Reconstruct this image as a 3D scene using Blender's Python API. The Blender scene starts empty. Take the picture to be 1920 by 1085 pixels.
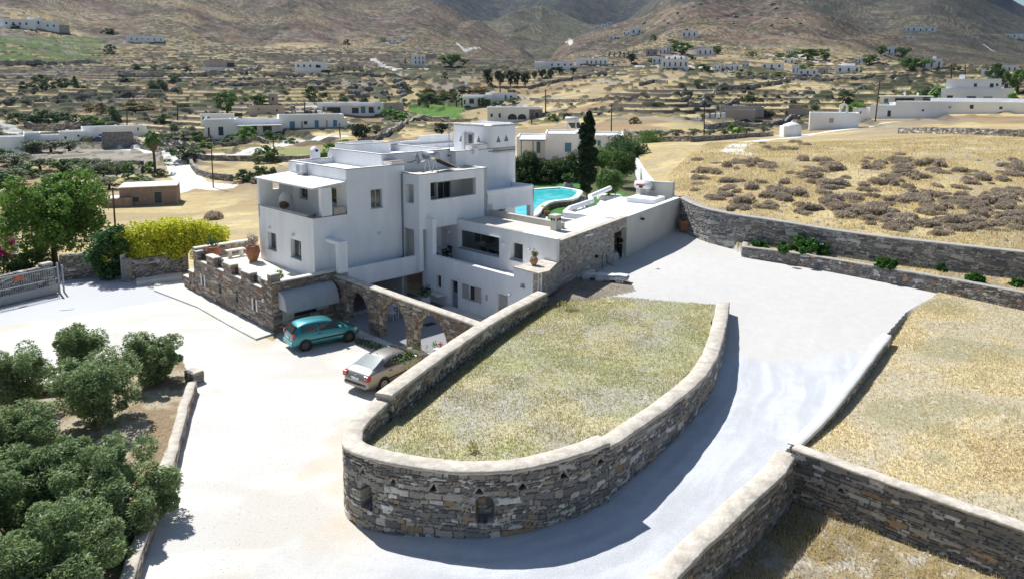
import bpy, bmesh, math, random
import numpy as np
from mathutils import Vector, Matrix
R = math.radians
scene = bpy.context.scene
COL = scene.collection
# ---------------------------------------------------------------- camera
CAMH = 14.0; FPX = 1366.0; PX0, PY0 = 960.0, 365.0; DH = 203.0
PITCH = math.atan(DH / FPX)
cam_d = bpy.data.cameras.new('camera'); cam = bpy.data.objects.new('camera', cam_d); COL.objects.link(cam)
cam.location = (0, 0, CAMH); cam.rotation_euler = (math.pi/2 - PITCH, 0, 0)
cam_d.sensor_width = 36; cam_d.lens = 36 * FPX / 1920; cam_d.shift_y = -(542.5 - PY0) / 1920
cam_d.clip_start = .5; cam_d.clip_end = 12000
scene.camera = cam
# ---------------------------------------------------------------- light
SUN_AZ, SUN_EL = -39.0, 49.5
w = bpy.data.worlds.new('World'); scene.world = w; w.use_nodes = True
nt = w.node_tree; nt.nodes.clear()
sk = nt.nodes.new('ShaderNodeTexSky'); sk.sky_type = 'NISHITA'; sk.sun_disc = False
sk.sun_elevation = R(SUN_EL); sk.sun_rotation = R(SUN_AZ); sk.altitude = 50; sk.air_density = 1.0; sk.dust_density = .6; sk.ozone_density = 2.0
bg = nt.nodes.new('ShaderNodeBackground'); bg.inputs['Strength'].default_value = .068
wo = nt.nodes.new('ShaderNodeOutputWorld')
nt.links.new(sk.outputs[0], bg.inputs[0]); nt.links.new(bg.outputs[0], wo.inputs[0])
sd = bpy.data.lights.new('sun', 'SUN'); sd.energy = 4.9; sd.angle = R(.5); sd.color = (1, .985, .955)
so = bpy.data.objects.new('sun', sd); COL.objects.link(so)
sv = Vector((math.sin(R(SUN_AZ))*math.cos(R(SUN_EL)), math.cos(R(SUN_AZ))*math.cos(R(SUN_EL)), math.sin(R(SUN_EL))))
so.rotation_euler = sv.to_track_quat('Z', 'Y').to_euler(); so.location = sv * 300
scene.view_settings.view_transform = 'Standard'; scene.view_settings.look = 'None'
scene.view_settings.exposure = .46; scene.view_settings.gamma = 1
HAZE = .000035
scene.cycles.max_bounces = 6; scene.cycles.diffuse_bounces = 3; scene.cycles.transparent_max_bounces = 6
scene.cycles.volume_bounces = 0; scene.cycles.use_denoising = True
# ---------------------------------------------------------------- projection helpers
def ray(x, y):
    u = (x-PX0)/FPX; v = (PY0-y)/FPX
    return (u, math.cos(PITCH)+v*math.sin(PITCH), -math.sin(PITCH)+v*math.cos(PITCH))
def atz(x, y, z):
    r = ray(x, y); t = (z-CAMH)/r[2]; return (r[0]*t, r[1]*t, z)
def aty(x, y, Y):
    r = ray(x, y); t = Y/r[1]; return (r[0]*t, Y, CAMH+r[2]*t)
# ---------------------------------------------------------------- object helpers
def tag(o, label=None, cat=None, group=None, kind=None):
    if label: o['label'] = label
    if cat: o['category'] = cat
    if group: o['group'] = group
    if kind: o['kind'] = kind
    return o
def empty(name, loc=(0, 0, 0), rz=0, label=None, cat=None, group=None):
    o = bpy.data.objects.new(name, None); COL.objects.link(o); o.location = loc; o.rotation_euler = (0, 0, rz)
    o.empty_display_size = .3
    return tag(o, label, cat, group)
def copy_tree(o, parent=None, depth=0):
    c = o.copy(); COL.objects.link(c); c.parent = parent
    if depth < 2:
        for ch in list(o.children): copy_tree(ch, c, depth+1)
    return c
def put(c, loc, rz=0, s=1, label=None, cat=None, group=None):
    c.location = loc; c.rotation_euler = (0, 0, rz); c.scale = (s, s, s) if not isinstance(s, tuple) else s
    tag(c, label, cat, group); return c
class MB:
    def __init__(s): s.v = []; s.f = []; s.sm = []
    def face(s, pts, smooth=False):
        n = len(s.v); s.v += [tuple(p) for p in pts]; s.f.append(list(range(n, n+len(pts)))); s.sm.append(smooth); return s
    def grid(s, rows, closed=False, smooth=True):
        n = len(s.v); m = len(rows[0])
        for r in rows: s.v += [tuple(p) for p in r]
        for i in range(len(rows)-1):
            for j in range(m if closed else m-1):
                k = (j+1) % m
                s.f.append([n+i*m+j, n+i*m+k, n+(i+1)*m+k, n+(i+1)*m+j]); s.sm.append(smooth)
        return s
    def box(s, x0, x1, y0, y1, z0, z1, bev=0):
        if x0 > x1: x0, x1 = x1, x0
        if y0 > y1: y0, y1 = y1, y0
        if z0 > z1: z0, z1 = z1, z0
        n = len(s.v); s.v += [(x, y, z) for z in (z0, z1) for y in (y0, y1) for x in (x0, x1)]
        for f in ((0, 2, 3, 1), (4, 5, 7, 6), (0, 1, 5, 4), (2, 6, 7, 3), (0, 4, 6, 2), (1, 3, 7, 5)):
            s.f.append([n+i for i in f]); s.sm.append(False)
        return s
    def prism(s, poly, z0, z1):
        a = sum(poly[i][0]*poly[(i+1) % len(poly)][1]-poly[(i+1) % len(poly)][0]*poly[i][1] for i in range(len(poly)))
        if a < 0: poly = poly[::-1]
        n = len(s.v); m = len(poly)
        s.v += [(p[0], p[1], z0) for p in poly]+[(p[0], p[1], z1) for p in poly]
        s.f.append([n+i for i in range(m-1, -1, -1)]); s.f.append([n+m+i for i in range(m)]); s.sm += [False]*2
        for i in range(m):
            j = (i+1) % m; s.f.append([n+i, n+j, n+m+j, n+m+i]); s.sm.append(False)
        return s
    def tube(s, pts, r, n=8, caps=True, smooth=True):
        P = [Vector(p) for p in pts]; rows = []
        rr = r if isinstance(r, (list, tuple)) else [r]*len(P)
        for i, p in enumerate(P):
            d = (P[min(i+1, len(P)-1)]-P[max(i-1, 0)])
            if d.length < 1e-6: d = Vector((0, 0, 1))
            d.normalize(); up = Vector((0, 0, 1)) if abs(d.z) < .95 else Vector((1, 0, 0))
            x = d.cross(up).normalized(); y = x.cross(d)
            rows.append([p+(x*math.cos(2*math.pi*k/n)+y*math.sin(2*math.pi*k/n))*rr[i] for k in range(n)])
        s.grid(rows, True, smooth)
        if caps: s.face(rows[0]); s.face(rows[-1][::-1])
        return s
    def lathe(s, prof, c=(0, 0, 0), n=16, smooth=True):
        rows = [[(c[0]+r*math.cos(2*math.pi*k/n), c[1]+r*math.sin(2*math.pi*k/n), c[2]+z) for k in range(n)] for r, z in prof]
        s.grid(rows, True, smooth)
        if prof[0][0] > 1e-4: s.face(rows[0][::-1])
        if prof[-1][0] > 1e-4: s.face(rows[-1])
        return s
    def ball(s, c, r, n=10, m=6, sz=1):
        return s.lathe([(max(1e-5, r*math.sin(math.pi*i/m)), -r*sz*math.cos(math.pi*i/m)) for i in range(m+1)], c, n)
    def xf(s, M):
        s.v = [tuple(M @ Vector(p)) for p in s.v]; return s
    def build(s, name, mat, parent=None, bevel=0, loc=None, seg=2):
        me = bpy.data.meshes.new(name); me.from_pydata(s.v, [], s.f); me.update()
        me.polygons.foreach_set('use_smooth', s.sm)
        if mat: me.materials.append(mat)
        o = bpy.data.objects.new(name, me); COL.objects.link(o)
        if parent: o.parent = parent
        if loc: o.location = loc
        if bevel:
            bm = bmesh.new(); bm.from_mesh(me); bmesh.ops.remove_doubles(bm, verts=bm.verts, dist=1e-5)
            es = [e for e in bm.edges if len(e.link_faces) == 2 and e.calc_face_angle(0) > .6]
            bmesh.ops.bevel(bm, geom=es, offset=bevel, segments=seg, affect='EDGES', profile=.5, clamp_overlap=True)
            bm.to_mesh(me); bm.free()
            me.polygons.foreach_set('use_smooth', [False]*len(me.polygons))
        return o
def npmesh(name, V, F, mat, parent=None, smooth=False, col=None, nf=4):
    me = bpy.data.meshes.new(name); V = np.asarray(V, np.float32); F = np.asarray(F, np.int32).reshape(-1, nf)
    me.vertices.add(len(V)); me.vertices.foreach_set('co', V.ravel())
    me.loops.add(F.size); me.loops.foreach_set('vertex_index', F.ravel())
    me.polygons.add(len(F)); me.polygons.foreach_set('loop_start', np.arange(0, F.size, nf, dtype=np.int32))
    me.polygons.foreach_set('loop_total', np.full(len(F), nf, np.int32))
    me.polygons.foreach_set('use_smooth', np.full(len(F), smooth, bool))
    me.update(calc_edges=True)
    if col is not None:
        a = me.color_attributes.new('Col', 'FLOAT_COLOR', 'POINT')
        c = np.ones((len(V), 4), np.float32); c[:, :3] = col; a.data.foreach_set('color', c.ravel())
    if mat: me.materials.append(mat)
    o = bpy.data.objects.new(name, me); COL.objects.link(o)
    if parent: o.parent = parent
    return o
# ---------------------------------------------------------------- materials
def nodes(name):
    m = bpy.data.materials.new(name); m.use_nodes = True; t = m.node_tree
    return m, t, t.nodes['Principled BSDF']
def M(name, col, rough=.8, var=.12, scale=3., bump=0., bscale=30., metal=0., col2=None, spec=.3, alpha=None, trans=0., det=6., zs=1.):
    m, t, b = nodes(name); N = t.nodes; L = t.links
    b.inputs['Roughness'].default_value = rough; b.inputs['Metallic'].default_value = metal
    b.inputs['Specular IOR Level'].default_value = spec
    if trans: b.inputs['Transmission Weight'].default_value = trans
    tc = N.new('ShaderNodeTexCoord'); nz = N.new('ShaderNodeTexNoise'); nz.inputs['Scale'].default_value = scale; nz.inputs['Detail'].default_value = det
    nz.inputs['Roughness'].default_value = .62
    mp = N.new('ShaderNodeMapping'); mp.inputs['Scale'].default_value = (1, 1, zs); L.new(tc.outputs['Object'], mp.inputs[0]); L.new(mp.outputs[0], nz.inputs['Vector'])
    c2 = col2 or tuple(max(0, c*(1-var*2)) for c in col); c1 = tuple(min(1, c*(1+var*.6)) for c in col) if not col2 else col
    cr = N.new('ShaderNodeValToRGB'); cr.color_ramp.elements[0].position = .32; cr.color_ramp.elements[1].position = .68
    cr.color_ramp.elements[0].color = (*c2, 1); cr.color_ramp.elements[1].color = (*c1, 1)
    L.new(nz.outputs[0], cr.inputs[0]); L.new(cr.outputs[0], b.inputs['Base Color'])
    if bump:
        n2 = N.new('ShaderNodeTexNoise'); n2.inputs['Scale'].default_value = bscale; n2.inputs['Detail'].default_value = 5
        L.new(tc.outputs['Object'], n2.inputs['Vector']); bp = N.new('ShaderNodeBump'); bp.inputs['Strength'].default_value = min(1, bump*4); bp.inputs['Distance'].default_value = bump*.12
        L.new(n2.outputs[0], bp.inputs['Height']); L.new(bp.outputs[0], b.inputs['Normal'])
    return m
def MA(name, rough=.92, fine=.25, fscale=9., bump=.05, bscale=14., fscale2=None):
    """vertex colour 'Col' with fine procedural variation and bump"""
    m, t, b = nodes(name); N = t.nodes; L = t.links
    b.inputs['Roughness'].default_value = rough; b.inputs['Specular IOR Level'].default_value = .15
    at = N.new('ShaderNodeAttribute'); at.attribute_name = 'Col'
    g = N.new('ShaderNodeNewGeometry'); nz = N.new('ShaderNodeTexNoise'); nz.inputs['Scale'].default_value = fscale; nz.inputs['Detail'].default_value = 8; nz.inputs['Roughness'].default_value = .72
    L.new(g.outputs['Position'], nz.inputs['Vector'])
    mr = N.new('ShaderNodeMapRange'); mr.inputs[1].default_value = .3; mr.inputs[2].default_value = .7; mr.inputs[3].default_value = 1-fine; mr.inputs[4].default_value = 1+fine
    L.new(nz.outputs[0], mr.inputs[0])
    vm = N.new('ShaderNodeVectorMath'); vm.operation = 'SCALE'; L.new(at.outputs['Color'], vm.inputs[0]); L.new(mr.outputs[0], vm.inputs['Scale'])
    L.new(vm.outputs[0], b.inputs['Base Color'])
    n2 = N.new('ShaderNodeTexNoise'); n2.inputs['Scale'].default_value = bscale; n2.inputs['Detail'].default_value = 6; n2.inputs['Roughness'].default_value = .7
    L.new(g.outputs['Position'], n2.inputs['Vector']); bp = N.new('ShaderNodeBump'); bp.inputs['Strength'].default_value = .9; bp.inputs['Distance'].default_value = bump
    L.new(n2.outputs[0], bp.inputs['Height']); L.new(bp.outputs[0], b.inputs['Normal'])
    return m
def MLEAF(name, c1, c2, c3=None, rough=.6, tr=.38):
    m, t, b = nodes(name); N = t.nodes; L = t.links
    g = N.new('ShaderNodeNewGeometry'); cr = N.new('ShaderNodeValToRGB'); cr.color_ramp.elements[0].color = (*c1, 1); cr.color_ramp.elements[1].color = (*c2, 1)
    if c3: e = cr.color_ramp.elements.new(.93); e.color = (*c2, 1); cr.color_ramp.elements[2].color = (*c3, 1)
    L.new(g.outputs['Random Per Island'], cr.inputs[0]); L.new(cr.outputs[0], b.inputs['Base Color']); b.inputs['Roughness'].default_value = rough
    b.inputs['Specular IOR Level'].default_value = .35
    if tr:
        tl = N.new('ShaderNodeBsdfTranslucent'); L.new(cr.outputs[0], tl.inputs[0]); mx = N.new('ShaderNodeMixShader'); mx.inputs[0].default_value = tr
        L.new(b.outputs[0], mx.inputs[1]); L.new(tl.outputs[0], mx.inputs[2]); L.new(mx.outputs[0], N['Material Output'].inputs[0])
    return m
WHITE = M('whitewash', (.90, .905, .915), .85, .045, 1.3, .12, 6., zs=.28)
WHITER = M('white_roof', (.80, .80, .79), .8, .03, .8, .03, 8.)
GREYROOF = M('concrete_roof', (.68, .64, .57), .9, .09, .7, .05, 12.)
CREAM = M('cream_render', (.62, .60, .54), .9, .07, .5, .08, 6.)
COPING = M('cream_coping', (.62, .56, .475), .92, .17, 2.6, .25, 9.)
SLAB = M('slate_edge', (.30, .25, .22), .9, .2, 4., .05, 20.)
MARBLE = M('grey_marble_sill', (.45, .47, .50), .5, .08, 4.)
GLASS = M('window_glass', (.035, .045, .05), .06, .1, 2., spec=.9)
DARK = M('dark_interior', (.02, .02, .022), .8)
FRAME = M('grey_window_frame', (.42, .42, .40), .5, .05)
FRAMEG = M('greenish_window_frame', (.30, .36, .36), .5, .05)
DOORG = M('grey_door_paint', (.26, .30, .34), .5, .08, 2.)
SHUT = M('grey_shutter_paint', (.48, .46, .43), .6, .08, 4.)
IRON = M('black_iron', (.02, .02, .022), .5, .1)
STEEL = M('steel', (.55, .56, .57), .28, .05, 6., metal=.9)
PLW = M('white_plastic', (.72, .72, .72), .45, .05)
CANVAS = M('grey_canvas', (.48, .49, .50), .8, .06, 2., .03, 40.)
TERRA = M('terracotta', (.42, .19, .10), .85, .16, 5., .05, 20.)
WOOD = M('weathered_wood', (.10, .06, .045), .9, .25, 6., .05, 20.)
BARK = M('bark', (.12, .09, .065), .95, .3, 8., .2, 14.)
BARKL = M('pale_bark', (.24, .19, .14), .95, .2, 8., .2, 14.)
BLUE = M('blue_paint', (.04, .16, .40), .5, .06)
BLUEL = M('pale_blue_paint', (.16, .34, .48), .5, .06)
PAVE = M('pale_paving', (.74, .70, .62), .8, .06, 1.2, .03, 12.)
KERB = M('pale_kerb_concrete', (.64, .62, .57), .9, .08, 1.5, .06, 14.)
RED = M('red_plastic', (.5, .03, .03), .4)
CLEAR, _t, _b = nodes('clear_window_glass'); _tr = _t.nodes.new('ShaderNodeBsdfTransparent'); _tr.inputs[0].default_value = (.85, .9, .9, 1); _mx = _t.nodes.new('ShaderNodeMixShader'); _mx.inputs[0].default_value = .14
_b.inputs['Roughness'].default_value = .05; _b.inputs['Base Color'].default_value = (.05, .06, .06, 1); _t.links.new(_tr.outputs[0], _mx.inputs[1]); _t.links.new(_b.outputs[0], _mx.inputs[2]); _t.links.new(_mx.outputs[0], _t.nodes['Material Output'].inputs[0])
STONEA = MA('rubble_stone', .9, .28, 16., .02, 30.)
# ---------------------------------------------------------------- numpy noise
def _h(ix, iy, s):
    n = (ix.astype(np.int64)*374761393+iy.astype(np.int64)*668265263+s*974711) & 0x7fffffff
    n = ((n ^ (n >> 13))*1274126177) & 0x7fffffff
    return ((n ^ (n >> 16)) & 0xffffff)/float(0xffffff)
def vn(x, y, s=0):
    x = np.asarray(x, float); y = np.asarray(y, float)
    ix = np.floor(x); iy = np.floor(y); fx = x-ix; fy = y-iy; fx = fx*fx*(3-2*fx); fy = fy*fy*(3-2*fy)
    a = _h(ix, iy, s); b = _h(ix+1, iy, s); c = _h(ix, iy+1, s); d = _h(ix+1, iy+1, s)
    return (a*(1-fx)+b*fx)*(1-fy)+(c*(1-fx)+d*fx)*fy
def fbm(x, y, s=0, o=4):
    t = 0; a = .5; k = 1; tot = 0
    for i in range(o): t = t+a*vn(x*k, y*k, s+i*17); tot += a; a *= .5; k *= 2.03
    return t/tot
def sstep(a, b, x):
    t = np.clip((x-a)/(b-a), 0, 1); return t*t*(3-2*t)
# ---------------------------------------------------------------- terrain
def PZ(px, py, z): p = atz(px, py, z); return (p[0], p[1], z)
def PY_(px, py, Y): return aty(px, py, Y)
ctl = [PZ(x, y, z) for x, y, z in [
 (0, 570, 0), (110, 555, 0), (0, 700, 0), (300, 640, 0), (514, 625, 0), (362, 553, 0), (640, 950, 0.02), (450, 800, 0), (100, 900, -.1), (300, 1080, -.1), (600, 1080, .05),
 (700, 650, 0), (850, 600, 0), (250, 520, 0), (180, 500, -.3), (600, 740, 0), (0, 1080, -.2), (480, 470, -.4), (860, 500, 0.), (0, 470, -1.2), (330, 470, -1.0)]]
ctl += [PY_(x, y, Y) for x, y, Y in [
 (120, 430, 85), (230, 440, 80), (450, 430, 80), (460, 385, 118), (265, 385, 122), (100, 380, 125), (340, 340, 155), (0, 330, 160), (0, 285, 205), (187, 263, 238), (130, 290, 200),
 (520, 262, 215), (620, 252, 222), (450, 296, 178), (560, 300, 170), (720, 262, 190), (400, 322, 160), (300, 270, 225),
 (965, 232, 245), (850, 250, 190), (840, 214, 320), (665, 215, 320), (500, 210, 285), (100, 232, 285), (300, 215, 300), (0, 240, 260), (760, 235, 260), (420, 190, 320),
 (400, 133, 430), (580, 134, 410), (270, 80, 590), (50, 55, 660), (785, 122, 480), (90, 112, 470), (740, 80, 680), (200, 150, 380), (600, 170, 340), (800, 160, 370), (300, 35, 850), (650, 25, 900), (50, 15, 900), (500, 60, 720), (80, 180, 340),
 (1110, 120, 480), (1260, 125, 410), (1295, 70, 620), (1320, 104, 520), (1480, 137, 430), (1600, 134, 430), (1760, 128, 420), (1670, 104, 540), (1725, 62, 950), (1900, 68, 1000), (1900, 145, 360), (1400, 115, 470), (1180, 125, 450), (1000, 130, 440),
 (1370, 222, 225), (1500, 215, 235), (1250, 225, 190), (1250, 180, 255), (1100, 180, 300), (1100, 238, 180), (1300, 150, 340), (1500, 165, 320), (1000, 160, 370), (1430, 250, 170), (1700, 175, 290), (900, 180, 350),
 (1560, 243, 172), (1480, 256, 160), (1650, 232, 170), (1800, 214, 180), (1910, 206, 185), (1850, 190, 260), (1700, 200, 230), (1040, 305, 120), (1180, 275, 112), (1240, 262, 140), (1000, 262, 150),
 (900, 95, 700), (1000, 100, 800), (1150, 85, 650), (1500, 100, 560), (1500, 60, 800), (1350, 50, 700), (1850, 110, 600), (1200, 50, 850)]]
ctl += [PZ(x, y, z) for x, y, z in [(1400, 320, 5.6), (1270, 362, 4.95), (1370, 398, 4.5), (1500, 412, 4.42), (1600, 432, 4.35), (1920, 462, 4.6), (1700, 420, 4.6), (1920, 420, 4.9), (1920, 300, 6.6), (1700, 380, 5.1), (1300, 290, 5.6), (1600, 290, 6.2), (1900, 250, 7.0), (1215, 330, 4.4)]]
ctl = np.array(ctl)
def warp(X, Y):
    r = np.sqrt(X*X+Y*Y)+1e-6; th = np.arctan2(X, Y); return th*1.6, np.log(r)
def tps_fit(P, warped=True, lam=1e-4):
    a, b = warp(P[:, 0], P[:, 1]) if warped else (P[:, 0]/10, P[:, 1]/10)
    n = len(P); d2 = (a[:, None]-a)**2+(b[:, None]-b)**2; K = .5*d2*np.log(d2+1e-12)+np.eye(n)*lam
    Q = np.stack([np.ones(n), a, b], 1); Amat = np.block([[K, Q], [Q.T, np.zeros((3, 3))]])
    return (a, b, np.linalg.lstsq(Amat, np.r_[P[:, 2], 0, 0, 0], rcond=None)[0], warped)
def tps_eval(f, X, Y):
    a, b, wt, wp = f; A_, B_ = warp(X, Y) if wp else (X/10, Y/10); out = wt[-3]+wt[-2]*A_+wt[-1]*B_
    for i in range(len(a)):
        d2 = (A_-a[i])**2+(B_-b[i])**2; out = out+wt[i]*.5*d2*np.log(d2+1e-12)
    return out
TB = tps_fit(ctl, True, 2e-3)
def inpoly(X, Y, P):
    ins = np.zeros(X.shape, bool); n = len(P)
    for i in range(n):
        x0, y0 = P[i][:2]; x1, y1 = P[(i+1) % n][:2]
        if y0 == y1: continue
        c = ((y0 > Y) != (y1 > Y)) & (X < (x1-x0)*(Y-y0)/(y1-y0)+x0); ins ^= c
    return ins
def pdist(X, Y, P):
    d = np.full(X.shape, 1e9)
    for (ax, ay), (bx, by) in zip(P[:-1], P[1:]):
        L2 = (bx-ax)**2+(by-ay)**2+1e-9; t = np.clip(((X-ax)*(bx-ax)+(Y-ay)*(by-ay))/L2, 0, 1); d = np.minimum(d, np.hypot(X-ax-t*(bx-ax), Y-ay-t*(by-ay)))
    return d
DRV_EDGE = [PZ(*q)[:2] for q in [(655, 860, 0), (642, 960, 0), (560, 1000, 0), (480, 1060, 0), (380, 1300, 0)]]
# house frame: local x = B (away right), local y = A (away left)
HANG = R(44.2); HB = (math.cos(HANG), math.sin(HANG)); HA = (-math.sin(HANG), math.cos(HANG))
HC = atz(514, 625, 0)
def hw(b, a, z=0): return (HC[0]+b*HB[0]+a*HA[0], HC[1]+b*HB[1]+a*HA[1], z)
# boundary + curved wall centre line (outer top edge pixels, top z)
CW = [(1008, 545, 2.75), (950, 575, 2.75), (893, 607, 2.75), (800, 668, 2.75), (706, 736, 2.75)]
CW2 = [(706, 744, 2.5), (676, 770, 2.5), (651, 795, 2.5), (641, 818, 2.5), (648, 838, 2.52), (680, 852, 2.54), (722, 863, 2.56), (770, 872, 2.58), (830, 880, 2.6), (900, 883, 2.64), (960, 879, 2.67), (1020, 868, 2.7), (1080, 852, 2.73), (1143, 828, 2.76)]
CW3 = [(1136, 840, 2.5), (1143, 836, 2.5), (1190, 806, 2.5), (1240, 772, 2.5), (1290, 734, 2.5), (1325, 700, 2.5), (1346, 664, 2.5), (1356, 630, 2.5), (1362, 600, 2.5), (1367, 566, 2.5)]
CWp = [PZ(*q) for q in CW+CW2[1:-1]+CW3[1:]]
LW0 = np.array(hw(10.4, -10.95)[:2])                       # stone corner of courtyard wall
LW1 = np.array((2.85, 42.2)); LWD = np.array((math.sin(R(32.8)), math.cos(R(32.8))))
LWE = LW1+LWD*20.1                                           # far end of the long wall
def inset(P, d):
    P = np.array([p[:2] for p in P]); g = np.gradient(P, axis=0); g /= np.maximum(np.linalg.norm(g, axis=1), 1e-9)[:, None]; return [tuple(q) for q in P+np.stack([-g[:, 1], g[:, 0]], 1)*d]
plot_poly = inset(CWp, .5)+[PZ(1160, 556, 2.15)[:2], PZ(1050, 560, 2.1)[:2]]
T_plot = tps_fit(np.array([PZ(*q) for q in [(690, 800, 1.7), (800, 730, 1.75), (900, 650, 1.8), (1000, 570, 2.0), (900, 865, 2.4), (760, 860, 2.2), (1100, 835, 2.5), (1230, 765, 2.3), (1330, 670, 2.3), (1355, 575, 2.3), (1150, 555, 2.15), (1050, 560, 2.05), (1000, 760, 2.05), (1130, 650, 2.1)]]), False, 1e-2)
drv = [(642, 950, .05), (690, 990, .12), (760, 1010, .3), (900, 1020, .45), (1000, 1000, .55), (1150, 955, .7), (1240, 880, .85), (1340, 745, 1.25), (1362, 690, 1.4), (1374, 600, 1.75), (1380, 560, 2.1), (1150, 555, 2.15), (1010, 555, 2.1), (1155, 490, 2.05), (1290, 430, 2.4), (1390, 480, 1.88), (1755, 548, 1.9), (1668, 628, 1.85), (1600, 700, 1.6), (1480, 835, 1.15), (1400, 915, .9), (1245, 1085, .55), (600, 1085, .05), (900, 1085, .4), (480, 1085, 0), (1500, 740, 1.35), (1300, 500, 2.25), (1500, 600, 1.95)]
T_drv = tps_fit(np.array([PZ(*q) for q in drv]), False, 3e-2)
rfield_poly = [PZ(*q)[:2] for q in [(1760, 548, 1.95), (1700, 590, 1.85), (1668, 632, 1.6), (1620, 700, 1.25), (1560, 770, .9), (1487, 845, 1.0), (1489, 850, 1.6), (1920, 1000, 1.7), (2300, 1130, 1.8), (2300, 640, 2.0), (1920, 571, 2.0)]]
T_rf = tps_fit(np.array([PZ(*q) for q in [(1760, 548, 1.98), (1700, 600, 1.75), (1668, 640, 1.5), (1560, 780, .95), (1500, 840, .95), (1700, 900, 1.35), (1920, 980, 1.5), (1920, 571, 2.0), (1920, 800, 1.6), (1800, 700, 1.6), (2300, 700, 2)]]), False, 1e-2)
low_poly = [PZ(*q)[:2] for q in [(1489, 836, 1.62), (1380, 930, .9), (1240, 1090, .6), (1150, 1200, .5), (1300, 1500, 0), (2200, 1500, 0), (2300, 1118, 1.8), (1920, 987, 1.72), (1600, 877, 1.66)]]
T_low = tps_fit(np.array([PZ(*q) for q in [(1490, 925, -.35), (1300, 1085, -.6), (1600, 985, -.15), (1800, 1085, 0), (1500, 1085, -.4), (2100, 1200, 0)]]), False, 1e-2)
T_pl = tps_fit(np.array([PZ(*q) for q in [(1395, 457, 2.55), (1600, 488, 2.7), (1760, 510, 2.78), (1920, 540, 2.88), (1920, 530, 3.0), (1600, 483, 2.75), (2300, 600, 3.0)]]), False, 5e-2)
RW = [(1272, 368, 5.0), (1310, 388, 4.75), (1370, 401, 4.6), (1450, 412, 4.57), (1600, 437, 4.42), (1760, 455, 4.5), (1920, 472, 4.65), (2300, 512, 4.7)]   # curved retaining wall top
RWp = [PZ(*q) for q in RW]
planter_poly = inset([PZ(*q) for q in [(1400, 463, 2.6), (1500, 476, 2.72), (1600, 493, 2.78), (1760, 519, 2.85), (1920, 549, 2.95), (2300, 612, 3.0)]], .22)+inset([PZ(*q) for q in RW], .25)[::-1][:-2]

drive_poly = [PZ(*q)[:2] for q in [(1008, 548, 2.1), (893, 612, 1.8), (720, 740, 1), (655, 800, .5), (642, 900, .1), (642, 960, 0), (560, 1000, 0), (480, 1060, 0), (380, 1300, 0), (1100, 1300, .3), (1236, 1100, .5), (1330, 1000, .75), (1480, 840, 1.15), (1560, 765, 1.4), (1620, 695, 1.65), (1668, 630, 1.95), (1700, 590, 2.0), (1760, 552, 1.95), (1920, 575, 2.0), (2300, 645, 2.0)]]+inset([PZ(*q) for q in RW], .3)[::-1]+[tuple(LWE), tuple(LW1+np.array((-.3, .3))), tuple(LW0)]
GW = [(1272, 368, 5.0), (1235, 346, 5.0), (1213, 322, 4.9), (1199, 300, 4.6), (1190, 283, 4.3)]
GWp = [PZ(*q) for q in GW]
garden_poly = [tuple(LWE), tuple(LW1+LWD*1), hw(13.2, -9.6)[:2], hw(13.2, 2)[:2], hw(9, 9)[:2], hw(16, 16)[:2], (-14., 92.), (2., 104.), (14., 106.)]+[p[:2] for p in GWp[::-1]]
POOLZ = 2.75
court_flat = [PZ(*q)[:2] for q in [(-900, 600, 0), (0, 560, 0), (110, 535, 0), (345, 520, 0), (560, 520, 0), (900, 480, 0), (1010, 560, 0), (890, 615, 0), (720, 745, 0), (655, 800, 0), (642, 960, 0), (480, 1060, 0), (380, 1300, 0), (-900, 1300, 0)]]
def FLATW(X, Y): return X*0+1.
RID = [None]; BEN = [None]
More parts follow.
